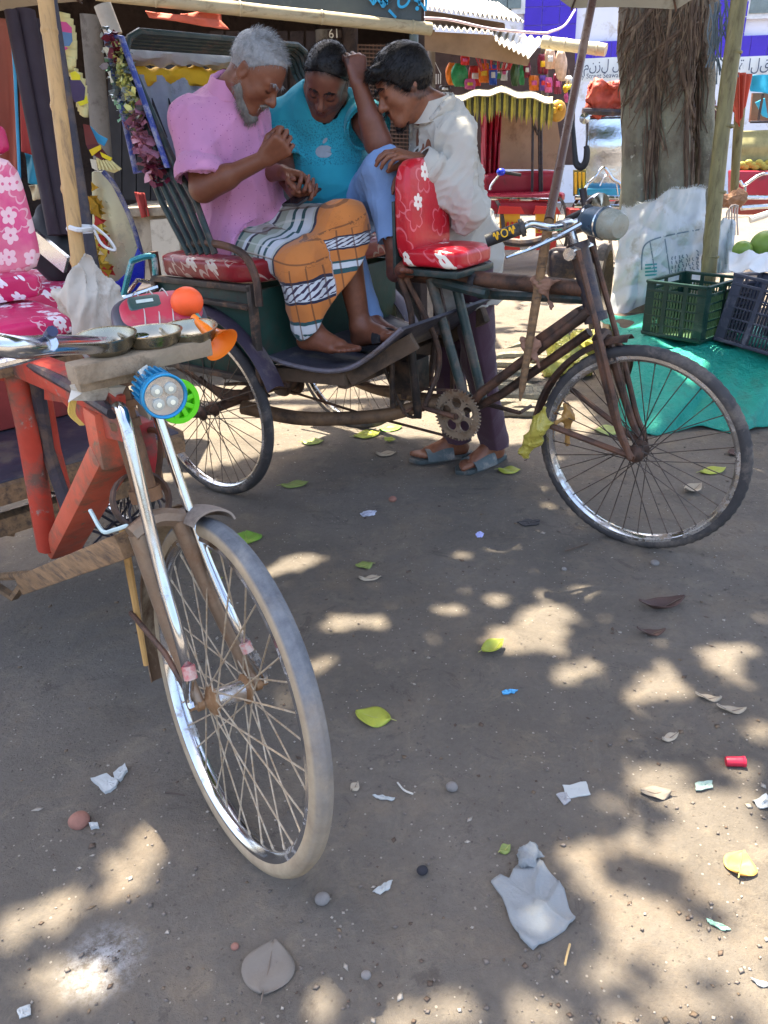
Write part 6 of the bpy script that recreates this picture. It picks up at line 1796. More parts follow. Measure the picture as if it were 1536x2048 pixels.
def crate(name, o, ux, uy, tilt, L, Wd, Hh, mat, mat2, label):
    """slatted plastic fruit crate: four panels of ribs and slots, corner posts, rims"""
    o = Vector(o); ux = Vector(ux).normalized(); uy = Vector(uy).normalized(); uz = Vector(tilt).normalized()
    t = empty(name, tuple(o), label, 'crate', 'plastic fruit crates on the green tarpaulin')
    Rm = Matrix((ux, uy, uz)).transposed()
    P3_ = lambda a, b_, c: o + ux * a + uy * b_ + uz * c
    def bx_(m, a, b_, c, sa, sb_, sc__): m.box(P3_(a, b_, c), (sa, sb_, sc__), Rm)
    b = MB(); bx_(b, L / 2, Wd / 2, .006, L, Wd, .012); b.build('floor', mat2, t)
    for x, y in ((0, 0), (L, 0), (0, Wd), (L, Wd)):
        b = MB(); bx_(b, x + (.022 if x == 0 else -.022), y + (.004 if y == 0 else -.004), Hh / 2, .05, .012, Hh); bx_(b, x + (.004 if x == 0 else -.004), y + (.022 if y == 0 else -.022), Hh / 2, .012, .05, Hh); b.build('corner_post', mat, t, bev=.002)
    for z, w, nm in ((Hh - .008, .022, 'rim'), (Hh - .05, .008, 'band'), (.012, .02, 'base_band')):
        b = MB()
        for y in (0, Wd): bx_(b, L / 2, y, z, L, w, .014)
        for x in (0, L): bx_(b, x, Wd / 2, z, w, Wd, .014)
        b.build(nm, mat, t, bev=.002)
    for side in range(4):
        ln = L if side < 2 else Wd
        b = MB()
        cols = 3 if side < 2 else 2
        def pos(q): return (q, 0 if side == 0 else Wd) if side < 2 else (0 if side == 2 else L, q)
        for k in range(1, cols):
            x, y = pos(ln * k / cols); bx_(b, x, y, Hh / 2, *((.022, .010) if side < 2 else (.010, .022)), Hh)
        for r_ in range(1, 5):
            z = .02 + (Hh - .07) * r_ / 5; x, y = pos(ln / 2); bx_(b, x, y, z, *((ln, .008) if side < 2 else (.008, ln)), .008)
        b.build('side_frame', mat, t)
        nb = int(ln / .0165)
        me = None
        for k in range(3, nb - 2):
            x, y = pos(ln * k / nb)
            if me is None:
                b = MB(); b.box((0, 0, 0), (.0075, .005, Hh - .07) if side < 2 else (.005, .0075, Hh - .07), Rm); q = b.build('slat', mat2, None); q.parent = t; KIDS.setdefault(t.name, []).append(q); me = q.data
                # mesh was recentred by the builder: keep only the offset from the thing's base
            else:
                q = bpy.data.objects.new('slat', me); link(q, t)
            q.location = P3_(x, y, .02 + (Hh - .07) / 2) - o - Vector((0, 0, 0)) + CRATE_OFF(me)
    return t
def CRATE_OFF(me):
    z = [v.co.z for v in me.vertices]; return Vector((0, 0, -(min(z) + max(z)) / 2))
GC = mk('dark green crate plastic', lin('163830'), .4, 0, .12, 6, '4d5f50', .25, 6, .1); GC2 = mk('olive green crate slats', lin('3f5a3c'), .45, 0, .15, 8)
BK = mk('black crate plastic', lin('3a3d4c'), .45, 0, .15, 6, '6a6870', .3, 6, .1); BK2 = mk('dark crate slats', lin('2b2d38'), .45)
c0, c1 = PG(1284, 668, .31), PG(1388, 686, .31)
ux = (c1 - c0).normalized(); uy = Vector((-ux.y, ux.x, 0)); Wc = (c1 - c0).length
crate('plastic_crate', c0, ux, uy, (0, 0, 1), Wc + .03, .36, .285, GC, GC2, 'dark green plastic crate beside the white sack on the green tarpaulin')
c0, c1 = PG(1427, 680, .31), PG(1600, 706, .31)
ux = (c1 - c0).normalized(); uy = Vector((-ux.y, ux.x, 0)); tl_ = Vector((0, 0, 1)) + uy * .12 + ux * .13; ux2 = (ux - tl_.normalized() * ux.dot(tl_.normalized())).normalized()
bc_ = crate('plastic_crate', c0, ux2, tl_.normalized().cross(ux2), tl_, .46, .34, .34, BK, BK2, 'black slatted plastic crate at the right edge, tilted back under a white cover')
b = MB(); p = [PY(1464, 540, 4.22), PY(1560, 560, 4.15), PY(1570, 500, 4.25), PY(1470, 500, 4.35)]
def cov(i, j): return PY(1458 + 120 * i, 505 + 38 * j + 3 * math.sin(i * 14), 4.36 - .20 * j - .06 * math.sin(math.pi * i)) + Vector((0, 0, .006 * math.sin(i * 23 + j * 7)))
b.sheet(cov, 18, 10, .004); o = b.build('crate_cover', SACK, None); props(o, 'white woven cover folded over the rim of the black crate', 'cover')
FR = mk('green fruit skin', lin('7f9a45'), .45, 0, .2, 7, 'a3a055', .3, 6, .1)
for px, py, r_, lab in ((1485, 500, .055, 'smaller green fruit left in the black crate'), (1532, 490, .085, 'larger green fruit right in the black crate')):
    b = MB(); c_ = PY(px, py, 4.50); b.sph(c_, (r_, r_, r_ * .92), 24, 16); o = b.build('green_fruit', FR, None); props(o, lab, 'fruit', 'green fruits in the black crate')
bag('plastic_sheet', None, mk('yellow green plastic', lin('b9b83c'), .35, 0, .2, 7, trans=.15), 'crumpled yellow green plastic lying left of the green crate', 12, [(np.array(PG(1240, 660, .05)), np.array(PG(1285, 655, .06)), .07, .05), (np.array(PG(1262, 640, .12)), np.array(PG(1285, 640, .14)), .05, .04)], 12, .02, 'sheet', .008)
bag('plastic_bag', None, mk('pale yellow plastic', lin('cfc96a'), .3, 0, .2, 7, trans=.2), 'sunlit pale yellow plastic bag on the ground behind the slanting stick', 15, [(np.array(PG(1105, 735, .05)), np.array(PG(1190, 690, .08)), .09, .13), (np.array(PG(1150, 740, .04)), np.array(PG(1120, 695, .14)), .10, .09)], 13, .02, 'bag', .008)
b = MB()
for i in range(16):
    x, y = random.uniform(985, 1100), random.uniform(690, 840); p = PG(x, y, .0)
    b.tube([p + Vector((-.22, -.02, -.005)), p + Vector((-.08, .02, .015)), p + Vector((.06, -.01, .02)), p + Vector((.22, .04, -.004))], [.012, .026, .026, .01], 7, 4)
o = b.build('surface_roots', BARK, tree); o['kind'] = 'stuff'

# ================================================================== market behind
def ppx(name, cat, label, Y, parts, group=None, base=None, kind=None):
    """a thing made of upright pieces outlined on the photo at distance Y: parts = (name, outline, material, thickness, dY)"""
    xs = [p for _, pl_, *_ in parts for p in pl_]
    b0 = PY(sum(p[0] for p in xs) / len(xs), max(p[1] for p in xs), Y)
    t = empty(name, tuple(b0), label, cat, group)
    for nm, poly, mat, th, dY in parts:
        b = MB(); pxslab(b, poly, Y + dY, th); b.build(nm, mat, t, bev=0)
    return t
rect = lambda x0, y0, x1, y1: [(x0, y0), (x1, y0), (x1, y1), (x0, y1)]
WALL = mk('white painted wall', lin('d5d9e4'), .8, 0, .05, 2, 'b5b3ae', .2, 3, .2, 20); VIO = mk('violet tile', lin('3b24b0'), .35, 0, .1, 3)
GROUT = mk('tile joint', lin('7d70c8'), .7)
# white building with violet tiled pilasters, 16 m away
Yb = 16.0
bw = empty('white_building', tuple(PG(1200, 600, 0).lerp(Vector((2.5, Yb, 0)), 1)), 'white building with violet tiled pillars and band behind the market', 'building')
b = MB(); b.box((2.4, Yb + 3, 3.5), (22, 6, 7)); b.build('wall', WALL, bw)
def tiles(x0, y0, x1, y1, n, m, dY=-.06):
    p0, p1 = PY(x0, y0, Yb + dY), PY(x1, y1, Yb + dY); b = MB(); b.box(((p0.x + p1.x) / 2, Yb + dY + .02, (p0.z + p1.z) / 2), (abs(p1.x - p0.x), .05, abs(p1.z - p0.z))); b.build('pilaster', GROUT, bw)
    w, h = (p1.x - p0.x) / n, (p1.z - p0.z) / m
    for i in range(n):
        for j in range(m):
            MB().box((p0.x + w * (i + .5), Yb + dY - .012, p0.z + h * (j + .5)), (abs(w) - .014, .02, abs(h) - .014)).build('tile', VIO, bw)
tiles(1052, -60, 1150, 84, 3, 4); tiles(860, -40, 912, 10, 2, 2); tiles(1418, -60, 1484, 96, 2, 5); tiles(1118, 86, 1600, 112, 14, 1, -.10)
for x0, x1, y1 in ((966, 1012, 17), (1016, 1040, 18), (1508, 1560, 26)):
    p0, p1 = PY(x0, -70, Yb), PY(x1, y1, Yb); cx_ = ((p0.x + p1.x) / 2, Yb - .03, (p0.z + p1.z) / 2)
    f_ = MB().box(cx_, (p1.x - p0.x + .16, .10, abs(p0.z - p1.z) + .16)).build('window', mk('white frame', lin('c8ccd2'), .5), bw)
    MB().box((cx_[0], Yb - .085, cx_[2]), (p1.x - p0.x, .02, abs(p0.z - p1.z))).build('pane', mk('grey glass', lin('6d7c80'), .1), f_)
# banners with printed lines
BAN = mk('white vinyl banner', lin('c9d3da'), .5, 0, .05, 3)
INKD = mk('dark blue print', lin('3c4a63'), .6)
def textobj(txt, size, loc, rot, mat, parent, name='lettering', ext=.002, align='CENTER', sx=1):
    cu = bpy.data.curves.new(name, 'FONT'); cu.body = txt; cu.size = size; cu.extrude = ext; cu.align_x = align; cu.align_y = 'CENTER'; cu.resolution_u = 3
    dd = bpy.data.objects.new(name, cu); COL.objects.link(dd); bpy.context.view_layer.update()
    me = bpy.data.meshes.new_from_object(dd.evaluated_get(bpy.context.evaluated_depsgraph_get())); bpy.data.objects.remove(dd)
    o = bpy.data.objects.new(name, me); link(o, parent); r = top(parent)
    o.location = Vector(loc) - (Vector(r.location) if r.name not in LOCAL else Vector()); o.rotation_euler = rot; o.scale = (sx, 1, 1); me.materials.clear(); me.materials.append(mat); return o
for (x0, y0, x1, y1, t1, t2, lab) in ((1165, 117, 1262, 160, 'خير المنزل لقدوة عمل', 'by Street Seaward area', 'white banner with dark script between the stick and the banyan trunk'), (1420, 116, 1600, 162, 'سوق البلدة القديمة المبارك', 'for sarif & moni smriti', 'white banner with faint script right of the banyan trunk')):
    Y_ = 13.0; p0, p1 = PY(x0, y0, Y_), PY(x1, y1, Y_); t = empty('banner', tuple((p0 + p1) / 2), lab, 'banner', 'printed banners below the violet band')
    b = MB(); b.sheet(lambda i, j: Vector((p0.x + (p1.x - p0.x) * i, Y_ + .02 * math.sin(i * 9), p0.z + (p1.z - p0.z) * j)), 16, 4, .01); b.build('cloth', BAN, t)
    h = abs(p0.z - p1.z)
    textobj(t1, h * .62, ((p0.x + p1.x) / 2, Y_ - .06, p0.z - h * .34), (math.pi / 2, 0, 0), INKD, t, sx=.9); textobj(t2, h * .30, ((p0.x + p1.x) / 2, Y_ - .06, p0.z - h * .78), (math.pi / 2, 0, 0), INKD, t)
# dark shop on the left
DK = mk('dark timber boards', lin('4a3d3a'), .85, 0, .3, 4, '2d2626', .4, 4, .3, 40); DK2 = mk('black shutter', lin('2c2a2e'), .7, 0, .2, 4); GRYP = mk('grey post', lin('6f6964'), .8, 0, .2, 5, '544c46', .3, 6)
shp = empty('market_shop', (-1.2, 6.2, 0), 'dark open fronted market shop behind the rickshaws with a bamboo eave', 'shop')
b = MB(); b.box((-1.75, 8.0, 1.4), (4.3, .08, 2.8)); b.build('back_wall', DK, shp)
b = MB(); b.box((-3.9, 6.9, 1.4), (.08, 2.4, 2.8)); b.build('side_wall', DK, shp); b = MB(); b.box((.37, 7.0, 1.4), (.05, 2.0, 2.8)); b.build('side_wall', DK, shp)
b = MB(); b.slab([(-4.2, 5.2, 2.30), (.38, 5.5, 2.32), (.42, 8.3, 2.9), (-4.2, 8.3, 2.9)], (0, 0, .03)); b.build('roof', mk('rusty tin roof', lin('5c4a42'), .7, .2), shp)
def postpx(x0, y0, x1, y1, Y, r, mat, name='post', par=shp): MB().tube([PY(x0, y0, Y), PY(x1, y1, Y)], r, 10).build(name, mat, par)
postpx(648, 60, 655, 300, 5.75, .055, GRYP); postpx(700, 55, 704, 300, 5.78, .05, DK); postpx(828, 50, 826, 300, 5.6, .028, mk('blue grey pipe', lin('66757c'), .5, .3)); postpx(180, 30, 215, 420, 5.3, .06, GRYP); postpx(205, 10, 228, 70, 4.6, .045, mk('whitewashed post', lin('a9a095'), .8)); postpx(600, 100, 606, 300, 5.9, .05, DK)
for i in range(7):
    x = 420 + i * 32; b = MB(); pxslab(b, rect(x, 62, x + 27, 200), 6.4, .03); b.build('board', DK, shp)
for x0, x1, y0, y1 in ((330, 420, 110, 400), (215, 330, 120, 400)):
    for k in range(4):
        xa = x0 + (x1 - x0) * k / 4; b = MB(); pxslab(b, rect(xa + 1, y0, xa + (x1 - x0) / 4 - 1, y1), 6.0, .03); b.build('shutter_panel', DK2, shp)
b = MB(); pxslab(b, rect(618, 145, 700, 330), 6.0, .04); b.build('door', mk('brown door', lin('54463f'), .75, 0, .2, 4), shp)
# lattice gate
LT = mk('brown lattice', lin('6a5044'), .7, .1, .2, 8)
lg_ = empty('lattice_gate', tuple(PY(770, 330, 5.7)), 'brown lattice gate of crossing bars behind the men', 'gate')
b = MB(); pxslab(b, rect(715, 88, 840, 330), 5.85, .01); b.build('backing', DK, lg_)
for k in range(17):
    x = 716 + k * 7.6; MB().bar(PY(x, 88, 5.72), PY(x, 330, 5.72), .008, .008, (0, 1, 0)).build('bar', LT, lg_)
for k in range(30):
    y = 90 + k * 8; MB().bar(PY(715, y, 5.70), PY(840, y + 4, 5.70), .008, .008, (0, 1, 0)).build('bar', LT, lg_)
# painted number on the post
pn = PY(668, 68, 5.62); b = MB(); pxslab(b, rect(655, 60, 682, 76), 5.66, .01); pl8 = b.build('number_plate', DK, shp)
textobj('61', .07, pn, (math.pi / 2, 0, 0), mk('white paint', lin('c6c1b8'), .7), pl8)
bamboo('eave_bamboo', [PY(190, -14, 4.75), PY(520, 22, 5.05), PY(862, 58, 5.35)], .034, mk('pale bamboo', lin('b5a78a'), .6, 0, .12, 6, '93836a', .3, 5, stretch=(1, 6, 6)), 'long pale bamboo along the shop eave above the men', 'pole', None, .5)
sg = empty('shop_sign', tuple(PY(660, 30, 5.3)), 'dark slate shop signboard with bright blue lettering cut off above', 'sign')
b = MB(); pxslab(b, [(455, -60), (846, -60), (842, 42), (455, 6)], 5.32, .03); b.build('board', mk('slate signboard', lin('4a5357'), .6, 0, .15, 3, '5f6668', .3, 4), sg)
CY_ = mk('bright blue letters', lin('2fa3d8'), .5)
for x, y, s_, tx in ((745, 6, .13, 'ক'), (768, 6, .12, 'র'), (800, 8, .18, 'ক্টর'), (830, 6, .13, 'স')):
    textobj(tx, s_, PY(x, y - 12, 5.29), (math.pi / 2, .10, 0), CY_, sg, ext=.004)
def hangcloth(name, f, nu, nv, mat, label, cat, th=.006, group=None): 
    b = MB(); b.sheet(f, nu, nv, th); return props(b.build(name, mat, None, sharp=0), label, cat, group)
def pxs(tl, tr, br, bl, Y, wave=.02, k=14, dy=0):
    def f(i, j):
        x = (tl[0] * (1 - i) + tr[0] * i) * (1 - j) + (bl[0] * (1 - i) + br[0] * i) * j; y = (tl[1] * (1 - i) + tr[1] * i) * (1 - j) + (bl[1] * (1 - i) + br[1] * i) * j
        return PY(x, y, Y + dy * j) + Vector((0, wave * math.sin(i * k + j * 2) + wave * .4 * math.sin(i * k * 2.3 + 1), 0))
    return f
SAL = mk('salmon cloth', lin('c2604c'), .85, 0, .12, 4, '9a5040', .3, 4, .3, 60)
hangcloth('cloth_strip', pxs((290, 22), (440, 40), (460, 60), (296, 34), 4.9, .02, 9), 20, 4, SAL, 'salmon cloth strip hanging under the bamboo eave', 'cloth')
hangcloth('cloth_strip', pxs((360, 28), (440, 20), (446, 58), (362, 40), 5.0, .02, 9), 10, 4, SAL, 'short brown red rag tucked behind the eave strip', 'cloth')
# whitewashed counter wall
CW = mk('dirty whitewashed concrete', lin('a59a8a'), .9, 0, .15, 3, '6f655a', .5, 4, .4, 25)
cw = empty('counter_wall', tuple(PY(330, 590, 4.9)), 'dirty whitewashed low wall behind the folded rickshaw hood', 'wall')
p0, p1 = PY(245, 388, 4.9), PY(470, 396, 4.9); b = MB(); b.box(((p0.x + p1.x) / 2, 5.15, .47), (p1.x - p0.x, .5, .94)); b.build('block', CW, cw, bev=.01)
b = MB(); b.box(((p0.x + p1.x) / 2, 5.12, .965), (p1.x - p0.x + .06, .56, .05)); b.build('coping', CW, cw, bev=.006)
b = MB(); pxslab(b, [(300, 440), (352, 436), (372, 590), (312, 594)], 4.85, .03); b.build('board', mk('pale board', lin('c3bdb2'), .8, 0, .1, 4, '8a8074', .4, 5), cw)
hangcloth('red_rag', pxs((268, 384), (288, 386), (300, 432), (282, 436), 4.83, .015, 9), 6, 8, mk('faded red rag', lin('9a3a38'), .9), 'faded red rag hanging over the whitewashed wall', 'rag')
# corrugated tin stall in the middle distance
def corr(f, nu, nv, amp, k):
    return lambda i, j: f(i, j) + Vector((0, 0, amp * math.sin(i * k * 2 * math.pi)))
TIN = mk('weathered tin', lin('c9c6bd'), .45, .5, .1, 4, '8a7a68', .35, 5, .1, 40); TIN2 = mk('brown tin underside', lin('7d6a5b'), .7, .1, .2, 4)
st2_ = empty('tin_stall', tuple(PY(970, 330, 9.8)), 'tin roofed stall hung with colourful goods behind the standing man', 'stall')
def roofpx(name, fl, fr, bl, br, mat, amp=.018, k=16, th=.006):
    fl, fr, bl, br = [Vector(q) for q in (fl, fr, bl, br)]
    b = MB(); b.sheet(corr(lambda i, j: fl.lerp(fr, i).lerp(bl.lerp(br, i), j), 0, 0, amp, k), k * 6, 6, th); return b.build(name, mat, st2_, sharp=60)
roofpx('upper_roof', PY(838, 14, 9.3), PY(1048, 42, 9.3), PY(838, -18, 11), PY(1000, 8, 11), TIN, .02, 22)
roofpx('lower_roof', PY(842, 54, 9.0), PY(985, 66, 9.0), PY(842, 42, 10.2), PY(985, 54, 10.2), TIN, .015, 12)
roofpx('tilted_sheet', PY(992, 84, 8.9), PY(1058, 116, 8.9), PY(985, 60, 9.7), PY(1088, 78, 9.7), TIN, .015, 7)
for poly, dY in (([(846, 62), (985, 70), (1060, 118), (1056, 132), (985, 120), (850, 100)], .02), ([(850, 20), (1010, 46), (975, 60), (850, 46)], .5)):
    b = MB(); pxslab(b, poly, 9.1 + dY, .03); b.build('awning', TIN2, st2_)
b = MB(); pxslab(b, [(930, 40), (1010, 48), (1010, 60), (930, 56)], 9.9, .02); b.build('gable_board', TIN2, st2_)
postpx(862, 60, 866, 330, 9.4, .04, GRYP, par=st2_); postpx(1088, 90, 1092, 330, 9.6, .04, GRYP, par=st2_)
b = MB(); pxslab(b, rect(850, 96, 1150, 330), 10.4, .04); b.build('back_wall', mk('dark stall wall', lin('4d4142'), .9, 0, .3, 5), st2_)  # one dark brown base colour, varied at random
bamboo('bamboo_pole', [PY(1085, 84, 8.9), PY(1212, 100, 8.6)], .056, mk('pale bamboo b', lin('bcb59a'), .6, 0, .12, 6, '93836a', .3, 5, stretch=(1, 6, 6)), 'pale bamboo pole jutting from the tin roof to the right', 'pole', None, .4)
b = MB(); b.tube([PY(845, 36, 8.8), PY(900, 40, 8.8), PY(985, 58, 8.8), PY(1080, 66, 8.8), PY(1105, 62, 8.9), PY(1130, 50, 9.4), PY(1150, 20, 10)], .012, 6, 6); props(b.build('white_cable', mk('white cable', lin('cbb9c8'), .5), None), 'white cable running along the stall roof edge', 'cable')
# goods: every hanging packet its own thing
random.seed(77)
PK = [('red', 'c22d2f'), ('orange', 'e07a22'), ('blue', '2c55b5'), ('green', '2f8a55'), ('white', 'cfd3d6'), ('dark green', '3d5a36'), ('yellow', 'd8b52c'), ('pink', 'c95a93'), ('maroon', '7c2340'), ('violet', '5a3c98'), ('dark', '3a3536'), ('pale', 'c9ad98')]
PKM = {n_: mk(n_ + ' packet', lin(h), .35, 0, .25, 22, bump=.3, bs=40) for n_, h in PK}
goods = [(905, 148, 28, 44, 'orange', 'paper fan'), (919, 150, 34, 46, 'green', 'paper fan'), (870, 152, 22, 34, 'white', 'basket of wire'), (950, 152, 26, 40, 'red', 'packet'), (968, 146, 22, 38, 'orange', 'packet'), (986, 150, 16, 40, 'blue', 'packet'), (997, 142, 13, 30, 'green', 'packet'), (1008, 144, 14, 34, 'white', 'packet'), (1030, 150, 18, 44, 'dark green', 'pod bundle'), (1044, 150, 12, 40, 'green', 'pod bundle'),
         (1068, 166, 20, 30, 'orange', 'packet'), (1086, 166, 14, 30, 'violet', 'packet'), (1097, 170, 16, 30, 'pink', 'packet'), (1086, 128, 22, 40, 'maroon', 'packet'), (1100, 118, 20, 40, 'pale', 'packet'), (1122, 132, 24, 60, 'pale', 'string bundle'), (1115, 168, 16, 40, 'maroon', 'packet'), (1137, 178, 22, 18, 'yellow', 'toy'), (1138, 195, 20, 20, 'pink', 'toy'), (940, 168, 22, 20, 'pink', 'packet'), (1054, 140, 14, 30, 'maroon', 'packet'), (930, 120, 18, 20, 'red', 'packet'), (1138, 160, 14, 16, 'white', 'toy'), (890, 178, 24, 14, 'dark', 'packet')]
seen_ = {}
for x, y, w, h, c_, nm in goods:
    Y_ = 9.45 + .2 * random.random()
    nb_ = dict(packet='packet', toy='toy').get(nm, nm)
    side = 'near the left post' if x < 925 else 'under the red basket' if x < 1020 else 'right of the red basket' if x < 1075 else 'at the right end'
    lab = f'small {c_} {nm} hanging {side} of the tin stall'
    seen_[lab] = seen_.get(lab, 0) + 1
    if seen_[lab] > 1: lab = f'small {c_} {nm} hanging lower {side} of the tin stall'
    t = empty(nm.replace(' ', '_').replace('basket_of_wire', 'wire_basket'), tuple(PY(x, y - h / 2, Y_)), lab, nm.split()[0], 'goods hung in the tin stall')
    def pf(i, j, x=x, y=y, w=w, h=h, Y_=Y_, nm=nm):
        ww = w * (.5 + .5 * math.sin(math.pi * (.2 + .6 * j))) if 'packet' in nm else w * (math.sin(math.pi * (.12 + .76 * j)) ** .7)
        return PY(x + (i - .5) * ww, y + (j - .5) * h, Y_ - .03 * math.sin(math.pi * i) * math.sin(math.pi * j) + .008 * math.sin(i * 17 + j * 9))
    if nm == 'basket of wire':
        b = MB()
        for k in range(6): b.tube([PY(x - 11 + k * 4.4, y - 4, Y_), PY(x - 11 + k * 4.4, y + 16, Y_ + .03 * (k % 2))], .006, 5)
        b.tube([PY(x - 12, y - 3, Y_), PY(x, y - 28, Y_), PY(x + 12, y - 3, Y_)], .005, 5)
        b.build('wire_frame', PKM['white'], t)
    else:
        b = MB(); b.sheet(pf, 8, 8, .012); pk = b.build('wrapper', PKM[c_], t, sharp=0)
        if 'packet' in nm:
            b = MB(); b.sheet(lambda i, j: pf(.25 + .5 * i, .35 + .3 * j) + Vector((0, -.016, 0)), 5, 4, .004); b.build('printed_patch', PKM[random.choice(['white', 'yellow', 'red', 'pink'])], pk, sharp=0)
    MB().tube([PY(x, y - h / 2, Y_), PY(x, y - h / 2 - 14, Y_ + .03)], .004, 5).build('hook', M['rust'], t)
t = empty('red_basket', tuple(PY(992, 120, 9.4)), 'red plastic basket hanging upside down in the tin stall', 'basket')
b = MB(); c_ = PY(985, 118, 9.4); b.lathe([(.22, -.0), (.225, .012), (.22, .02)], c_ + Vector((.03, 0, .05)), (0, 0, 1), 24); b.build('rim', mk('red basket rim', lin('a3232f'), .4), t); b = MB(); b.lathe([(.15, -.16), (.155, -.15)], c_ + Vector((.03, 0, .05)), (0, 0, 1), 24)
RBK = mk('red plastic basket', lin('a3232f'), .4); b.build('rim', RBK, t)
for k in range(16):
    a = 2 * math.pi * k / 16; MB().tube([c_ + Vector((.03 + .22 * math.cos(a), .22 * math.sin(a), .05)), c_ + Vector((.03 + .152 * math.cos(a), .152 * math.sin(a), -.105))], .008, 5).build('rib', RBK, t)

# ================================================================== parked rickshaws behind
MAR = mk('maroon paint', lin('9a1f38'), .4, 0, .15, 4, '6a3038', .25, 5); REDB = mk('bright red panel', lin('c22a26'), .4, 0, .1, 4); YEL = mk('yellow panel', lin('d8a21f'), .45, 0, .1, 5); CRM = mk('beige canvas', lin('a38d78'), .85, 0, .12, 3, '86705f', .3, 4, .3, 50); CTOP = mk('cream canopy cloth', lin('cfc3a4'), .7, 0, .1, 4); GLD = mk('gold olive trim', lin('8d8440'), .5, .2, .3, 20); STEEL = mk('mirror steel', lin('c9ced6'), .10, 1.0, .03, 3, bump=.25, bs=7, bd=.02)
Yr = 8.8
R4 = empty('cycle_rickshaw', tuple(PY(1010, 500, Yr) * 1), 'maroon rickshaw under a cream canopy with gold fringe behind the standing man', 'rickshaw', 'cycle rickshaws standing in the market')
def can(i, j):
    x = 880 + 225 * i; h = 199 - 22 * (1 - abs(i - .52) / .52) - 3 * math.sin(i * 25)
    return PY(x, h + 10 * (1 - j), Yr - .35 + 1.0 * j) + Vector((0, 0, .03 * math.sin(math.pi * j)))
b = MB(); b.sheet(can, 26, 10, .02); b.build('canopy', CTOP, R4)
TAS2 = mk('dark olive tassel', lin('3f3b20'), .7); TAS3 = mk('yellow gold tassel', lin('b5a23c'), .5, .2, .2, 20)
for i in range(46):
    t_ = i / 45; p = Vector(can(t_, 0)); L = random.uniform(.17, .25); b = MB()
    b.slab([p + Vector((-.017, 0, .0)), p + Vector((.017, 0, 0)), p + Vector((.011, 0, -L * .7)), p + Vector((0, 0, -L)), p + Vector((-.011, 0, -L * .7))], (0, .012, 0)); b.build('tassel', (GLD, TAS2, TAS3)[i % 3], R4)
b = MB()
for i in range(14): b.sph(PY(952 + i * 13, 216 + 5 * math.sin(i * 1.7), Yr - .3), (.03, .02, .03), 8, 6)
o = b.build('gold_beads', mk('gold beads', lin('c9a032'), .3, .6), R4); o['kind'] = 'stuff'
b = MB(); pxslab(b, [(1004, 225), (1112, 222), (1128, 340), (994, 338)], Yr + .3, .03); b.build('back_canvas', CRM, R4)
b = MB(); b.sheet(pxs((962, 222), (1004, 222), (996, 350), (965, 350), Yr + .1, .04, 22), 24, 4, .01); b.build('curtain', MAR, R4)
for a, c_ in (((1066, 225), (1064, 400)), ((1078, 225), (1080, 410)), ((1082, 225), (1084, 410)), ((1066, 245), (1076, 270))):
    b = MB(); b.tube([PY(*a, Yr - .1), PY(*c_, Yr - .1)], .014, 6); b.build('hood_post', M['darksteel'], R4)
superbox(PY(1040, 365, Yr + .1), (.42, .12, .11), 6).build('backrest', MAR, R4, sharp=0)
superbox(PY(1040, 395, Yr - .1), (.45, .20, .05), 6).build('seat', mk('maroon vinyl', lin('a3283c'), .3), R4, sharp=0)
b = MB(); pxslab(b, [(976, 402), (1110, 405), (1105, 432), (980, 428)], Yr - .3, .3); b.build('body', MAR, R4, bev=.02)
b = MB(); b.tube([PY(975, 397, Yr - .4), PY(1112, 400, Yr - .4)], .018, 8); b.build('trim_rail', M['chrome'], R4)
for x in (1000, 1072):
    b = MB(); pxslab(b, [(x, 412), (x + 42, 414), (x + 50, 428), (x - 4, 428)], Yr - .5, .04); q = b.build('red_flap', REDB, R4)
    b = MB(); pxslab(b, rect(x, 428, x + 40, 466), Yr - .45, .04); q = b.build('yellow_panel', YEL, R4)
    for k in range(4):
        b = MB(); pxslab(b, rect(x + 5 + k * 9, 444, x + 9 + k * 9, 464), Yr - .48, .02); b.build('painted_bar', REDB, q)
    b = MB(); pxslab(b, rect(x, 466, x + 40, 500), Yr - .45, .04); b.build('lower_panel', REDB, R4)
for x in (985, 1108):
    c_ = PY(x, 470, Yr - .2); b = MB(); b.lathe([(.33, -.02), (.35, 0), (.33, .02), (.31, 0)], Vector((c_.x, c_.y, .35)), (1, .2, 0), 28, close=True); w_o = b.build('wheel', M['tyre'], R4)
    for k in range(12): MB().tube([Vector((c_.x, c_.y, .35)), Vector((c_.x, c_.y, .35)) + Vector((-.2 * math.cos(k * math.pi / 6) * .31, math.cos(k * math.pi / 6) * .31, math.sin(k * math.pi / 6) * .31))], .004, 4).build('spoke', M['spoke'], w_o)
b = MB(); b.tube([PY(1002, 346, Yr - .6), PY(984, 368, Yr - .6), PY(980, 380, Yr - .6)], .012, 6, 4); b.build('chrome_arm', M['chrome'], R4); b = MB(); b.sph(PY(1002, 344, Yr - .6), (.045, .04, .035), 12, 8); b.build('blue_knob', mk('blue knob', lin('2438c9'), .3), R4); b = MB(); b.tube([PY(1008, 345, Yr - .6), PY(1042, 350, Yr - .6)], .016, 8); b.build('black_handle', M['rubber'], R4)
b = MB(); b.sph(PY(1115, 222, Yr - .2), (.09, .05, .10), 12, 8); b.build('gold_ornament', mk('gold ornament', lin('b08a3a'), .4, .3), R4)
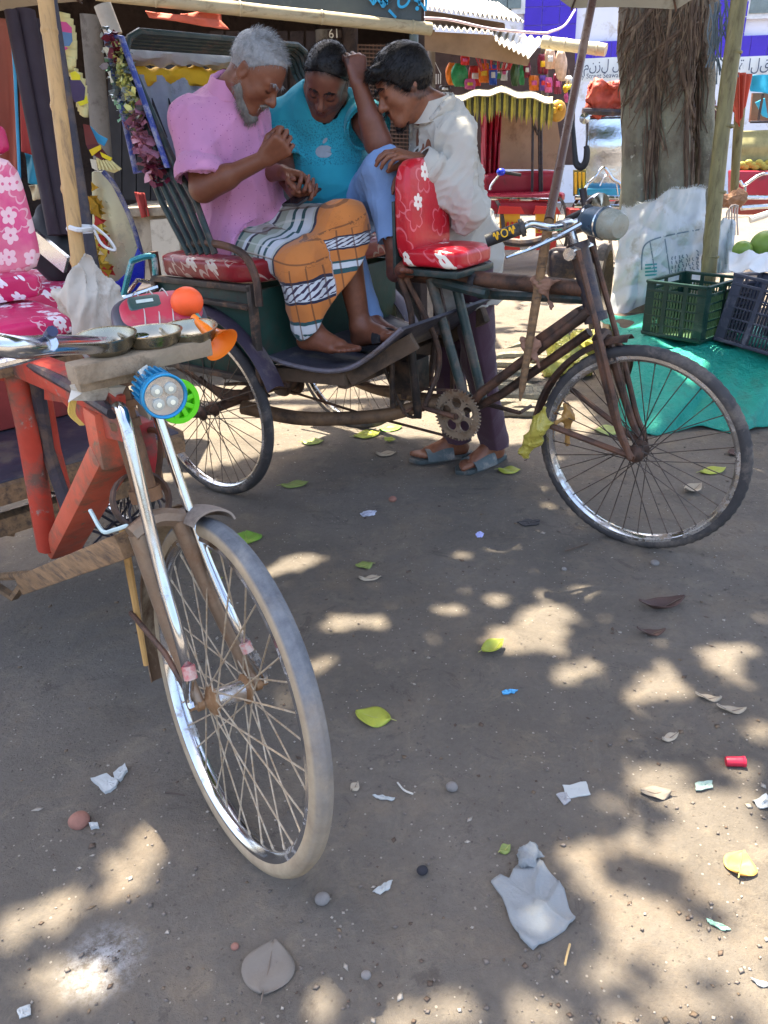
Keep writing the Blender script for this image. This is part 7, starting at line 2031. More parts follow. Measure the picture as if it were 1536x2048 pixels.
# dark low silhouettes of parked motorbike parts between
def steelback(name, x0, x1, Y, label, redtop, top_y, bot_y, tx):
    t = empty(name, tuple(PY((x0 + x1) / 2, 520, Y)), label, 'rickshaw', 'cycle rickshaws standing in the market')
    p0, p1 = PY(x0, top_y, Y), PY(x1, bot_y, Y)
    b = MB(); b.sheet(lambda i, j: Vector((p0.x + (p1.x - p0.x) * i, Y - .05 * math.sin(math.pi * j) - .03 * math.sin(math.pi * i) + .008 * math.sin(j * 14), p0.z + (p1.z - p0.z) * j)), 16, 20, .01); b.build('steel_back', STEEL if tx else mk('painted tin back', lin('8f8a62'), .5, 0, .4, 7), t, sharp=0)
    return t, p0, p1
R5, p0, p1 = steelback('cycle_rickshaw', 1172, 1262, 8.4, 'rickshaw with a mirror steel back and red folded hood left of the banyan trunk', True, 232, 400, True)
RT = mk('red brown tarp', lin('b8503f'), .6, 0, .15, 5, '8d3f35', .3, 5, .4, 30)
bag('folded_hood', None, RT, 'folded red hood cloth on top of the mirror backed rickshaw', 41, [(np.array(PY(1195, 192, 8.4)), np.array(PY(1270, 182, 8.4)), .14, .17), (np.array(PY(1188, 212, 8.4)), np.array(PY(1275, 210, 8.4)), .10, .10)], 9, .035, 'hood', .016)
b = MB(); b.tube([PY(1165, 222, 8.3), PY(1270, 226, 8.3)], .03, 8); b.build('hood_rail', M['darksteel'], R5)
b = MB(); b.tube([PY(1150, 395, 8.0), PY(1260, 396, 8.0)], .022, 8); b.tube([PY(1148, 412, 8.0), PY(1262, 414, 8.0)], .022, 8); b.build('bumper', M['chrome'], R5)
b = MB(); b.tube([PY(1170, 412, 7.95), PY(1172, 375, 7.95), PY(1190, 355, 7.95), PY(1208, 336, 7.95), PY(1226, 358, 7.95), PY(1243, 372, 7.95), PY(1243, 412, 7.95)], .016, 8, 5); b.tube([PY(1200, 372, 7.95), PY(1212, 352, 7.95), PY(1230, 360, 7.95), PY(1236, 390, 7.95)], .007, 6, 5); b.build('arched_guard', M['chrome'], R5)
b = MB(); pxslab(b, rect(1140, 418, 1265, 462), 8.15, .25); b.build('body', mk('dark red body', lin('8a2a2c'), .4, 0, .1, 4), R5, bev=.02)
b = MB(); pxslab(b, rect(1160, 378, 1262, 392), 8.2, .2); b.build('blue_seat', mk('cyan sheet', lin('2b8fb5'), .4, 0, .2, 9, bump=.4), R5)
b = MB(); pxslab(b, rect(1148, 340, 1172, 392), 8.3, .04); q = b.build('striped_panel', mk('olive panel', lin('6d6a38'), .6, 0, .2, 6), R5)
for k in range(3):
    b = MB(); pxslab(b, rect(1150 + k * 8, 345, 1154 + k * 8, 388), 8.25, .02); b.build('yellow_stripe', YEL, q)
b = MB(); b.lathe([(.33, -.02), (.35, 0), (.33, .02), (.31, 0)], Vector((PY(1165, 500, 8.2).x, 8.35, .35)), (1, .1, 0), 24, close=True); b.build('wheel', M['tyre'], R5)
b = MB(); b.lathe([(.33, -.02), (.35, 0), (.33, .02), (.31, 0)], Vector((PY(1250, 500, 8.2).x, 8.35, .35)), (1, .1, 0), 24, close=True); b.build('wheel', M['tyre'], R5)
b = MB(); b.lathe([(.02, 0), (.045, .03), (.05, .05), (.0, .065)], PY(1168, 238, 8.25), (-.12, -1, .1), 16); b.build('glint_knob', M['chrome'], R5)  # curved chrome knob added only to catch a sun glint
R6, p0, p1 = steelback('cycle_rickshaw', 1478, 1600, 7.6, 'red rickshaw with chrome bars and cyan hood at the right edge', False, 262, 345, False)
b = MB(); pxslab(b, rect(1478, 342, 1600, 392), 7.4, .25); b.build('body', MAR, R6, bev=.02); b = MB(); pxslab(b, rect(1478, 392, 1600, 430), 7.45, .2); b.build('lower_body', mk('dull red lower body', lin('8c3a34'), .5), R6, bev=.02)
b = MB(); b.tube([PY(1470, 394, 7.2), PY(1600, 396, 7.2)], .018, 8); b.tube([PY(1482, 416, 7.15), PY(1540, 412, 7.15)], .02, 8); b.tube([PY(1480, 362, 7.2), PY(1490, 370, 7.2), PY(1526, 348, 7.2), PY(1580, 352, 7.2)], .014, 8, 4); b.tube([PY(1490, 370, 7.2), PY(1490, 395, 7.2)], .012, 8); b.build('chrome_bars', M['chrome'], R6)
b = MB(); b.sheet(pxs((1500, 150), (1600, 148), (1600, 200), (1506, 182), 7.6, .04, 9), 14, 6, .015); b.build('cyan_hood', mk('cyan hood cloth', lin('2aa5cf'), .5, 0, .12, 5), R6)
b = MB(); pxslab(b, [(1506, 186), (1600, 186), (1600, 244), (1500, 244)], 7.7, .03); b.build('hood_side', mk('brown hood side', lin('8a5f4a'), .7), R6)
b = MB(); pxslab(b, [(1512, 205), (1530, 196), (1536, 236), (1526, 232)], 7.6, .02); b.build('cyan_flap', mk('cyan flap', lin('35b0d6'), .5), R6)
b = MB(); b.tube([PY(1526, 188, 7.55), PY(1516, 244, 7.55)], .012, 6); b.tube([PY(1500, 244, 7.5), PY(1600, 243, 7.5)], .010, 6); b.build('hood_post', M['darksteel'], R6)
b = MB(); b.tube([PY(1500, 440, 7.0), PY(1560, 420, 7.0)], .03, 8); b.build('step_bar', mk('pale step bar', lin('c3c3c0'), .4), R6)
for k in range(10):
    a = k / 9; b = MB(); b.sph(PY(1484 + a * 60, 330 + 5 * math.sin(k * 2.1), 7.5), (.04, .02, .03), 8, 6); b.build('painted_leaf', mk('ochre leaf paint', lin('a39a45'), .6) if k == 0 else bpy.data.materials['ochre leaf paint'], R6)
# red hood bundle and chrome hoop right behind the bamboo post
def cone_cloth(i, j):
    x = 1452 + (1506 - 1452) * i; yb = 165 + 90 * (1 - abs(i - .45) * 1.1); return PY(x + (1478 - x) * .55 * j, 145 + (20 * (i - .5) ** 2) + (yb - 145) * j, 5.6 - .10 * math.sin(math.pi * i)) + Vector((0, .02 * math.sin(i * 26), 0))
hangcloth('red_cloth', cone_cloth, 26, 12, mk('orange red cloth', lin('c4513c'), .7, 0, .15, 5, bump=.3), 'orange red cloth bunched behind the greenish bamboo post', 'cloth')
b = MB(); b.tube([PY(1480, 215, 5.7), PY(1472, 320, 5.7), PY(1468, 400, 5.7)], [.035, .03, .026], 10, 4); props(b.build('wooden_post', M['greenbamboo'], None), 'brown wooden post under the orange red cloth', 'post')
b = MB(); b.tube([PY(1412, 350, 5.6), PY(1416, 240, 5.6), PY(1428, 212, 5.6), PY(1438, 240, 5.6), PY(1432, 335, 5.6), PY(1410, 348, 5.6)], .010, 8, 5); props(b.build('chrome_hoop', M['chrome'], None), 'bent chrome hoop between banyan trunk and bamboo post', 'hoop')
b = MB(); b.sheet(pxs((1410, 205), (1432, 200), (1436, 330), (1408, 350), 5.75, .02, 9), 8, 8, .01); props(b.build('maroon_panel', mk('maroon striped panel', lin('75414a'), .6, 0, .3, 14), None), 'maroon panel behind the chrome hoop', 'panel')
b = MB()
for k in range(5): b.tube([PY(1452 + k * 6, 470, 5.4), PY(1454 + k * 5, 425 - 8 * math.sin(k), 5.4), PY(1468 + k * 2, 410, 5.4)], .006, 6, 4)
props(b.build('wire_rack', mk('white wire', lin('c9bdb5'), .4, .3), None), 'small white wire rack above the second sack', 'rack')
bag('brown_bundle', None, mk('tan bundle', lin('9a7458'), .85), 'tan cloth bundle behind the bamboo post', 51, [(np.array(PY(1452, 402, 5.6)), np.array(PY(1474, 396, 5.6)), .07, .07)], 14, .015, 'bundle', .008)
# motorbike front and dark clutter under the handlebar of the dark rickshaw
b = MB(); c_ = PY(1205, 545, 5.4); b.lathe([(.26, -.04), (.30, -.03), (.31, 0), (.30, .03), (.26, .04), (.25, 0)], Vector((c_.x, 5.4, .31)), (.9, -.4, 0), 30, close=True)
mb_ = empty('motorcycle', (c_.x, 5.4, 0), 'dark motorcycle parked behind the dark rickshaw handlebar', 'motorcycle')
b.build('wheel', M['tyre'], mb_)
b = MB(); b.tube([(c_.x, 5.4, .31), (c_.x - .10, 5.5, .75), (c_.x - .14, 5.55, .95)], .025, 8); b.tube([(c_.x - .1, 5.5, .72), (c_.x - .45, 5.7, .60), (c_.x - .7, 5.8, .62)], .03, 8, 4); b.build('frame', M['darksteel'], mb_)
superbox((c_.x - .22, 5.62, .46), (.11, .09, .11), 4).build('engine', M['darksteel'], mb_, sharp=0)
b = MB(); b.lathe([(.0, -.06), (.07, -.04), (.085, 0), (.085, .03), (0, .04)], (c_.x - .08, 5.38, .85), (.5, -.9, 0), 18); b.build('headlamp', M['chrome'], mb_)
# ================================================================== left edge: another rickshaw with silver and blue back, red curtains
SB = mk('cream silver sheet', lin('cfcaa6'), .3, .35, .15, 3, 'a9a58a', .3, 4, .15, 12); BLU = mk('deep blue enamel', lin('1f2fb0'), .25, 0, .1, 3)
R7 = empty('cycle_rickshaw', tuple(PY(240, 620, 3.3)), 'rickshaw with cream back sheet and blue border behind the bamboo pole', 'rickshaw', 'cycle rickshaws standing in the market')
Ys = 3.3
outl = [(183, 344), (208, 342), (228, 372), (258, 440), (275, 500), (280, 545), (258, 575), (232, 590), (205, 600), (186, 560)]
b = MB(); pxslab(b, outl, Ys, .02); b.build('back_sheet', SB, R7, bev=.004)
b = MB(); pxslab(b, [(275, 495), (289, 520), (288, 560), (265, 590), (232, 600), (205, 606), (204, 572), (235, 562), (258, 540)], Ys - .03, .02); b.build('blue_border', BLU, R7, bev=.004)
b = MB(); b.tube([PY(206, 343, Ys), PY(230, 372, Ys), PY(262, 440, Ys), PY(284, 510, Ys)], .010, 8, 5); b.build('edge_rod', mk('worn blue edge', lin('4a5590'), .4, .2, .3, 14, 'b9b7a8', .5, 12), R7)
GF = mk('gold foil flowers', lin('a3852c'), .35, .5, .3, 14); RF = mk('red foil flowers', lin('b0322a'), .4, .2, .2, 12)
def foil_w(pts, ext, n_, size, mat, name, par):
    b = MB()
    for _ in range(n_):
        t_ = random.random() * (len(pts) - 1); a = int(min(t_, len(pts) - 2)); x = pts[a][0] + (pts[a + 1][0] - pts[a][0]) * (t_ - a) + random.gauss(0, ext); y = pts[a][1] + (pts[a + 1][1] - pts[a][1]) * (t_ - a) + random.gauss(0, ext * 1.4)
        p = PY(x, y, Ys - .04 - random.random() * .02); an = random.random() * 6.28; s_ = size * random.uniform(.6, 1.3)
        b.slab([p + Vector((math.cos(an + q) * s_ * r_, random.uniform(-.006, .006), math.sin(an + q) * s_ * r_)) for q, r_ in ((0, 1), (1.0, .45), (2.1, .9), (3.1, .4), (4.2, 1), (5.2, .4))], (0, .004, 0))
    o = b.build(name, mat, par); o['kind'] = 'stuff'
foil_w([(190, 380), (196, 440), (200, 520), (206, 570)], 5, 40, .028, GF, 'gold_flowers', R7); foil_w([(200, 425), (204, 470), (210, 500), (214, 540)], 4, 14, .022, RF, 'red_flowers', R7)
TL = mk('teal chrome bracket', lin('3d8a92'), .25, .4, .2, 9, 'c3c6c4', .35, 14)
b = MB(); b.tube([PY(245, 598, Ys - .2), PY(262, 530, Ys - .2), PY(270, 520, Ys - .2), PY(300, 512, Ys - .2), PY(309, 522, Ys - .2), PY(311, 578, Ys - .2)], .012, 8, 4); b.build('bracket', TL, R7)
b = MB(); b.tube([PY(238, 600, Ys - .22), PY(318, 574, Ys - .22)], .012, 8); b.tube([PY(252, 590, Ys - .2), PY(275, 560, Ys - .1), PY(312, 566, Ys - .1)], .009, 8); b.build('bracket', M['chrome'], R7)
b = MB(); pxslab(b, [(140, 560), (245, 600), (310, 590), (300, 650), (140, 650)], Ys + .1, .4); b.build('body', M['darksteel'], R7, bev=.02)
for dx in (-.35, .35):
    c_ = PY(215, 700, 3.6); b = MB(); b.lathe([(.335, -.02), (.355, 0), (.335, .02), (.315, 0)], Vector((c_.x + dx - .45, 3.75, .355)), (1, .35, 0), 28, close=True); b.build('wheel', M['tyre'], R7)
# scalloped hood edging of that rickshaw: three crescents of layered cream tongues
CRS = mk('cream layered trim', lin('d3c98f'), .65, 0, .12, 8, 'a89a5c', .3, 8, .2, 60)
def scallop(path, wid, n_, Y, nm):
    sp_ = spline([Vector((x, y, 0)) for x, y in path], 8)
    for k in range(n_):
        q = sp_[int(k / max(n_ - 1, 1) * (len(sp_) - 1))]; q2 = sp_[min(int(k / max(n_ - 1, 1) * (len(sp_) - 1)) + 1, len(sp_) - 1)]
        w = wid * (.55 + .45 * math.sin(math.pi * (k + .5) / n_))
        b = MB(); b.sheet(lambda i, j, q=q, w=w: PY(q.x - w * (1 - i), q.y + 22 * j * (1 - .3 * abs(i - .5)) + 6 * i, Y - .004 * k - .012 * math.sin(math.pi * i)), 5, 4, .003); b.build('trim_tongue', CRS, nm, sharp=0)
Yt = 2.75
tr_ = empty('hood_trim', tuple(PY(160, 130, Yt)), 'cream scalloped hood trim with pink, blue and yellow patches hanging by the bamboo pole', 'trim')
scallop([(112, 20), (140, 22), (150, 45), (154, 75), (152, 110), (140, 120)], 30, 11, Yt, tr_); scallop([(146, 125), (165, 140), (174, 165), (176, 195), (176, 210)], 26, 9, Yt - .02, tr_)
for poly, col_ in (([(112, 42), (132, 44), (143, 55), (143, 66), (115, 62)], 'c9528c'), ([(115, 62), (143, 66), (144, 82), (138, 92), (128, 92), (122, 76)], '5b7ea8'), ([(120, 78), (128, 92), (136, 96), (124, 104)], 'c9528c'), ([(140, 146), (150, 142), (160, 150), (160, 160), (144, 160)], 'd9cf2a'), ([(136, 160), (160, 160), (170, 175), (168, 200), (150, 205), (138, 185)], '463a5a'), ([(154, 204), (168, 200), (172, 190), (176, 206), (160, 212)], 'd9cf2a')):
    b = MB(); pxslab(b, poly, Yt - .075, .004); b.build('patch', mk('patch ' + col_, lin(col_), .7), tr_)
t3 = empty('hood_trim', tuple(PY(200, 300, Yt)), 'lower maroon and yellow hood trim flaring to a cream fan below the scallops', 'trim')
for poly, col_, dY in (([(166, 248), (178, 250), (196, 290), (172, 292)], '6a302c', 0), ([(172, 290), (196, 288), (220, 318), (205, 322), (180, 305)], '58242a', -.01), ([(178, 300), (200, 290), (202, 298), (184, 312)], 'd2b323', -.02), ([(200, 304), (224, 316), (220, 322), (204, 314)], 'd9c21f', -.02), ([(192, 316), (222, 320), (243, 338), (228, 346), (196, 336)], 'cfc084', -.005), ([(180, 252), (196, 268), (215, 278), (208, 292), (194, 284)], '3b93bd', .02), ([(180, 318), (192, 320), (196, 342), (184, 336)], 'c9c3ae', .0)):
    b = MB(); pxslab(b, poly, Yt + dY, .006); b.build('panel', mk('trim ' + col_, lin(col_), .75, 0, .15, 12), t3)
for k in range(6):
    b = MB(); b.bar(PY(196 + k * 5, 320, Yt - .012), PY(200 + k * 8, 340, Yt - .012), .006, .004, (0, 1, 0)); b.build('pleat', CRS, t3)
# dark hood bars, red cloths, blue cloth at the left edge
HD = mk('dark violet hood cloth', lin('30232b'), .7, 0, .2, 5); RDC = mk('dark red curtain', lin('9c3a36'), .85, 0, .12, 4, '7a302f', .3, 4, .25, 60); PKC = mk('dusty salmon curtain', lin('b06a58'), .85, 0, .10, 3, bump=.25)
for i, (a, c_, r_) in enumerate((((22, 22), (108, 470), .018), ((48, 22), (126, 470), .030), ((66, 40), (132, 460), .022))):
    b = MB(); b.tube([PY(*a, 2.45 + .04 * i), PY(*c_, 2.35 + .04 * i)], r_, 10); props(b.build('hood_bar', HD, None), ('thin', 'thick dark', 'narrow violet')[i] + ' folded hood bar slanting left of the bamboo pole', 'bar', 'folded hood bars at the left')
hangcloth('curtain', pxs((-40, 34), (22, 38), (36, 392), (-40, 392), 2.9, .03, 8), 12, 20, PKC, 'dusty salmon curtain at the left edge beside the pink seat', 'curtain')
hangcloth('curtain', pxs((28, 40), (60, 46), (92, 318), (38, 300), 2.8, .02, 8), 12, 20, RDC, 'dark red curtain with blue cord left of the hood bars', 'curtain')
b = MB(); b.tube([PY(20, 50, 2.72), PY(28, 120, 2.72), PY(33, 220, 2.72), PY(38, 330, 2.72), PY(40, 384, 2.72)], .005, 6, 4); props(b.build('cord', mk('sky blue cord', lin('3d9bc4'), .5), None), 'sky blue cord hanging between the two red curtains', 'cord')
hangcloth('blue_cloth', pxs((48, 306), (92, 312), (106, 372), (52, 366), 2.95, .02, 9), 8, 8, mk('cyan cloth', lin('2f93b0'), .7, 0, .2, 7, bump=.3), 'cyan cloth below the dark red curtain', 'cloth')
hangcloth('pale_cloth', pxs((56, 372), (108, 364), (112, 390), (62, 402), 3.0, .02, 9), 8, 4, mk('pale cream cloth', lin('c9c4a2'), .8), 'pale cream cloth under the cyan cloth', 'cloth')
T = SDF(np.array(PY(40, 570, 2.5)) - .2, np.array(PY(150, 400, 2.5)) + .25, .008)
T.chain([np.array(PY(95, 430, 2.5)), np.array(PY(108, 470, 2.48)), np.array(PY(135, 500, 2.45))], [.035, .05, .06], .03); T.cone(np.array(PY(70, 480, 2.5)), np.array(PY(120, 540, 2.5)), .06, .05, .03)
V, F = T.mesh(); o = mesh_obj('black_saddle', V, F, M['rubber'], None, sharp=0); props(o, 'black padded saddle behind the pink seat and the bamboo pole', 'saddle')
b = MB(); b.bar(PY(66, 474, 2.3), PY(134, 530, 2.25), .05, .012, (0, 1, .3)); props(b.build('chrome_strip', M['chrome'], None), 'flat chrome strip slanting below the black saddle', 'strip')
# ================================================================== litter and leaves on the lane
def gz(p): return float(ground_z(np.array([p.x]), np.array([p.y]))[0])
def leafobj(cx, cy, w, h, ang, col, label, curl=.02, fold=.0, cat='leaf', name='fallen_leaf', tip=.25, group='fallen leaves on the lane', stem=True):
    """a real leaf on the ground: blade with midrib crease and a stalk; size from the photo"""
    c_ = PG(cx, cy); L = (PG(cx + w, cy) - c_).length; Wd = abs(PG(cx, cy - h / 2).y - PG(cx, cy + h / 2).y)
    a = math.radians(ang); u = Vector((math.cos(a), math.sin(a), 0)); w_ = Vector((-u.y, u.x, 0)); z0 = gz(c_) + .004
    Lh = L / 2; Wh = min(max(Wd / 2, .012), L * .8)
    def f(i, j):
        t_ = i; s2 = (j - .5) * 2; hw = (math.sin(math.pi * min(1, t_ * .98 + .01)) ** .75) * (1 - tip * t_) * Wh
        return c_ + u * (t_ - .5) * 2 * Lh + w_ * (s2 * hw * (1 - fold * .6)) + Vector((0, 0, z0 + abs(s2) * hw * (.07 + fold) + .004 * math.sin(t_ * 5 + s2 * 4) * abs(s2) + curl * (2 * t_ - 1) ** 2 + .003 * math.sin(t_ * 9 + s2 * 3)))
    t = empty(name, (c_.x, c_.y, z0), label, cat, group)
    b = MB(); b.sheet(f, 12, 8, .0012); bl = b.build('blade', col, t, sharp=0)
    if stem:
        b = MB(); b.tube([f(.96, .5) + Vector((0, 0, .001)), f(.5, .5) + Vector((0, 0, .0014)), f(.0, .5) + Vector((0, 0, .001)), f(0, .5) - u * Lh * .35 + Vector((0, 0, -.001))], [.0006, .001, .0014, .001], 5); b.build('stalk', LEAFV if col in (LG_, LY, LO, LO2) else LEAFW, t)
    return t
LEAFV = mk('leaf vein', lin('a3a25c'), .6)
LEAFW = mk('dry leaf vein', lin('6d6055'), .8)
LG_ = mk('fresh green leaf', lin('6d9436'), .5, 0, .15, 14, '97a548', .3, 12, .2, 60); LY = mk('yellow green leaf', lin('9aa03c'), .5, 0, .18, 14, '8d9a3c', .3, 12, .2, 60); LB = mk('dry brown leaf', lin('54403a'), .75, 0, .25, 12, '3a2c29', .4, 12, .4, 60); LT_ = mk('dusty grey leaf', lin('736b62'), .9, 0, .1, 14, bump=.4, bs=90); LO = mk('orange yellow leaf', lin('d3a050'), .6, 0, .2, 14, 'a8733a', .3, 14, .2, 70); LP = mk('pale dry leaf', lin('a89a86'), .8, 0, .15, 12); LO2 = mk('olive leaf', lin('7d8a4a'), .55, 0, .2, 12)
for a in [(746, 1437, 74, 46, 160, LY, 'flat yellow green leaf in the middle of the lane', .004, 0), (985, 1305, 58, 34, 35, LY, 'folded yellow green leaf beside a sun patch', .02, .5), (492, 1075, 52, 34, 100, LG_, 'green leaf by the front tyre of the red rickshaw', .004, 0), (408, 1108, 30, 16, 20, LG_, 'small green leaf seen through the big front wheel', .004, 0), (430, 1158, 30, 14, 10, LY, 'yellowish leaf scrap behind the big front wheel', .004, 0), (728, 1131, 34, 18, 190, LO2, 'dull olive leaf on the lane behind the big wheel', .004, 0),
          (590, 970, 54, 14, 10, LO2, 'olive leaf lying right of the rear wheel', .006, 0), (735, 873, 56, 16, 20, LY, 'pale green leaf under the rear wheel of the dark rickshaw', .006, 0), (782, 860, 50, 12, 25, LG_, 'green leaf beside the pale one under the rear wheel', .006, 0), (626, 888, 44, 12, 0, LO2, 'small olive leaf in shade between the rear wheels', .006, 0), (1018, 946, 44, 16, -10, LY, 'yellow green leaf at the toes of the slippers', .006, 0), (780, 885, 20, 14, 80, LY, 'upright curled leaf near the rear wheel', .01, .3), (772, 910, 40, 10, 0, LP, 'pale dry leaf on the lane near the rear wheel', .008, 0), (1425, 945, 60, 14, 15, LY, 'sunlit yellow leaf beyond the front wheel', .006, 0), (1215, 865, 50, 22, 0, LO2, 'dark green leaf at the tarpaulin edge', .006, 0), (1385, 985, 46, 18, 30, LP, 'pale curled leaf seen through the front wheel', .02, .3),
          (1320, 1220, 96, 34, 185, LB, 'large curled dark brown leaf on the right', .035, .45), (1300, 1270, 56, 18, 170, LB, 'smaller torn brown leaf below the large curled one', .02, .3), (1310, 1586, 62, 32, 175, LT_, 'greyish leaf with a stalk in a sun patch', .006, 0), (1480, 1733, 60, 66, 60, LO, 'orange yellow leaf in the sunny corner', .012, .1), (538, 1938, 110, 118, 85, LT_, 'big dusty grey leaf lying flat in the foreground', .004, 0), (1340, 1225 + 250, 40, 14, 20, LP, 'thin pale leaf right of the lane middle', .006, 0), (740, 1158, 44, 10, 0, LP, 'pale narrow leaf below the olive one', .006, 0), (1415, 1400, 50, 16, 160, LP, 'pale scrap leaf by the right sun patches', .01, .2), (1460, 1425, 56, 20, 165, LP, 'crumpled tan leaf right of the sun patches', .014, .3), (1010, 1700, 26, 16, 30, LO2, 'small green grey leaf above the grey cloth', .004, 0), (710, 1575, 22, 12, 60, LP, 'tiny dry leaf right of the big tyre', .004, 0), (1470, 910, 34, 14, 30, LB, 'brown leaf near the right edge behind the wheel', .01, .2), (950, 1240 - 160, 0.1, 0.1, 0, LP, '', 0, 0)]:
    if a[6]: leafobj(*a)
def flat(name, poly, mat, label, cat, th=.0025, lift=.003, cr=.004, group=None):
    """crumpled flat scrap on the ground, outlined from the photo"""
    p0_ = [PG(x, y) for x, y in poly]; pts = []
    for i, p in enumerate(p0_):
        q = p0_[(i + 1) % len(p0_)]; L_ = (q - p).length; pts.append(p)
        for k in range(1, 4): pts.append(p.lerp(q, k / 4) + Vector((random.gauss(0, .035), random.gauss(0, .035), 0)) * L_ * .9)
    c_ = sum(pts, Vector()) / len(pts); n = len(pts); V, F = [], []
    rings = 4
    for r_ in range(rings):
        k = 1 - r_ / rings
        for p in pts: 
            q = c_.lerp(p, k); V.append(Vector((q.x, q.y, gz(q) + lift + random.uniform(0, cr))))
    V.append(Vector((c_.x, c_.y, gz(c_) + lift + cr * .5)))
    for r_ in range(rings - 1):
        F += [(r_ * n + i, r_ * n + (i + 1) % n, (r_ + 1) * n + (i + 1) % n, (r_ + 1) * n + i) for i in range(n)]
    F += [((rings - 1) * n + i, (rings - 1) * n + (i + 1) % n, rings * n) for i in range(n)]
    m = len(V); V2 = V + [v - Vector((0, 0, th)) for v in V]; F2 = F + [tuple(m + q for q in reversed(f)) for f in F] + [(i, m + i, m + (i + 1) % n, (i + 1) % n) for i in range(n)]
    nrm = (V2[F[0][1]] - V2[F[0][0]]).cross(V2[F[0][2]] - V2[F[0][0]])
    if nrm.z < 0: F2 = [tuple(reversed(f)) for f in F2]
    o = mesh_obj(name, V2, F2, mat, None, sharp=30); return props(o, label, cat, group)
GCL = mk('grey paper cloth', lin('85898b'), .85, 0, .06, 8, '8d8c88', .3, 7, .5, 70, .006)
# the grey torn cloth: a modelled sheet with creases
gc_poly = [(982, 1765), (1000, 1752), (1018, 1760), (1030, 1738), (1046, 1720), (1060, 1716), (1085, 1732), (1108, 1758), (1128, 1782), (1138, 1822), (1150, 1842), (1130, 1862), (1066, 1902), (1040, 1880), (1020, 1842), (1004, 1795)]
def inside(x, y, P_):
    c_ = False; j = len(P_) - 1
    for i in range(len(P_)):
        if (P_[i][1] > y) != (P_[j][1] > y) and x < (P_[j][0] - P_[i][0]) * (y - P_[i][1]) / (P_[j][1] - P_[i][1]) + P_[i][0]: c_ = not c_
        j = i
    return c_
pts = [Vector(PG(x, y)) for x, y in gc_poly]; cc_ = Vector(PG(1068, 1805)); n = len(pts); R_n = 12; V = []; 
dense = []
for i in range(n):
    for k in range(6): dense.append(pts[i].lerp(pts[(i + 1) % n], k / 6))
nd = len(dense)
for r_ in range(R_n):
    for q_, p in enumerate(dense):
        q = cc_.lerp(p, 1 - r_ / R_n); an = math.atan2(q.y - cc_.y, q.x - cc_.x); d = (q - cc_).length
        V.append((q.x, q.y, gz(q) + .007 + .010 * (1 - abs(math.sin(q.x * 26 + q.y * 14 + 1.4 * math.sin(q.y * 21)))) ** 3 + .007 * (1 - abs(math.sin(q.x * -17 + q.y * 33 + 1.2 * math.sin(q.x * 30)))) ** 3 + .0015 * random.random()))
V.append((cc_.x, cc_.y, gz(cc_) + .009))
F = [(r_ * nd + i, r_ * nd + (i + 1) % nd, (r_ + 1) * nd + (i + 1) % nd, (r_ + 1) * nd + i) for r_ in range(R_n - 1) for i in range(nd)] + [((R_n - 1) * nd + i, (R_n - 1) * nd + (i + 1) % nd, R_n * nd) for i in range(nd)]
F += [(i, len(V) + i, len(V) + (i + 1) % nd, (i + 1) % nd) for i in range(nd)]; V += [(x, y, z - .006) for x, y, z in V[:nd]]
gcl = mesh_obj('grey_cloth', V, F, GCL, None, sharp=0); props(gcl, 'torn grey cloth lying on the lane with a knotted top, right foreground', 'cloth')
bag('cloth_knot', None, GCL, 'knotted tuft at the top of the torn grey cloth', 61, [(np.array(PG(1055, 1722, .018)), np.array(PG(1062, 1700, .022)), .018, .012), (np.array(PG(1062, 1700, .022)), np.array(PG(1082, 1712, .012)), .010, .009), (np.array(PG(1048, 1715, .012)), np.array(PG(1042, 1728, .012)), .010, .008)], 60, .004, 'knot', .003)
WP = mk('white paper', lin('adb0ae'), .8, 0, .05, 9, 'a09d96', .25, 10, .2); PL = mk('white plaster shard', lin('aeb1b0'), .8, 0, .08, 20, bump=.4)
flat('paper_square', [(1125, 1570), (1172, 1564), (1181, 1590), (1135, 1597)], WP, 'small white square of paper on the lane', 'paper', cr=.003)
flat('clear_wrapper', [(1112, 1590), (1130, 1583), (1142, 1600), (1128, 1610)], mk('clear wrapper', lin('9a999a'), .25, 0, .1, 9), 'greyish clear wrapper beside the paper square', 'wrapper')
for poly, lab in (([(183, 1563), (215, 1553), (238, 1570), (232, 1582), (212, 1592)], 'larger broken white plaster shard by the big wheel'), ([(228, 1553), (252, 1535), (257, 1548), (242, 1568), (234, 1566)], 'smaller white plaster shard beside the larger one'), ([(180, 1655), (198, 1654), (200, 1662), (184, 1665)], 'tiny white chip near the red stone')): flat('plaster_shard', poly, PL, lab, 'shard', .008, .008, .003, 'white plaster shards')
flat('plastic_scrap', [(745, 1782), (768, 1765), (785, 1758), (780, 1775), (760, 1788)], WP, 'white scrap of paper right of the big tyre', 'scrap'); flat('plastic_scrap', [(745, 1590), (765, 1590), (790, 1594), (788, 1599), (760, 1598)], WP, 'narrow white strip right of the big wheel', 'scrap'); flat('foil_scrap', [(1003, 1387), (1020, 1381), (1036, 1383), (1028, 1389), (1006, 1392)], mk('bright blue foil', lin('59a8d8'), .3, .3), 'small bright blue foil scrap on the lane', 'foil')
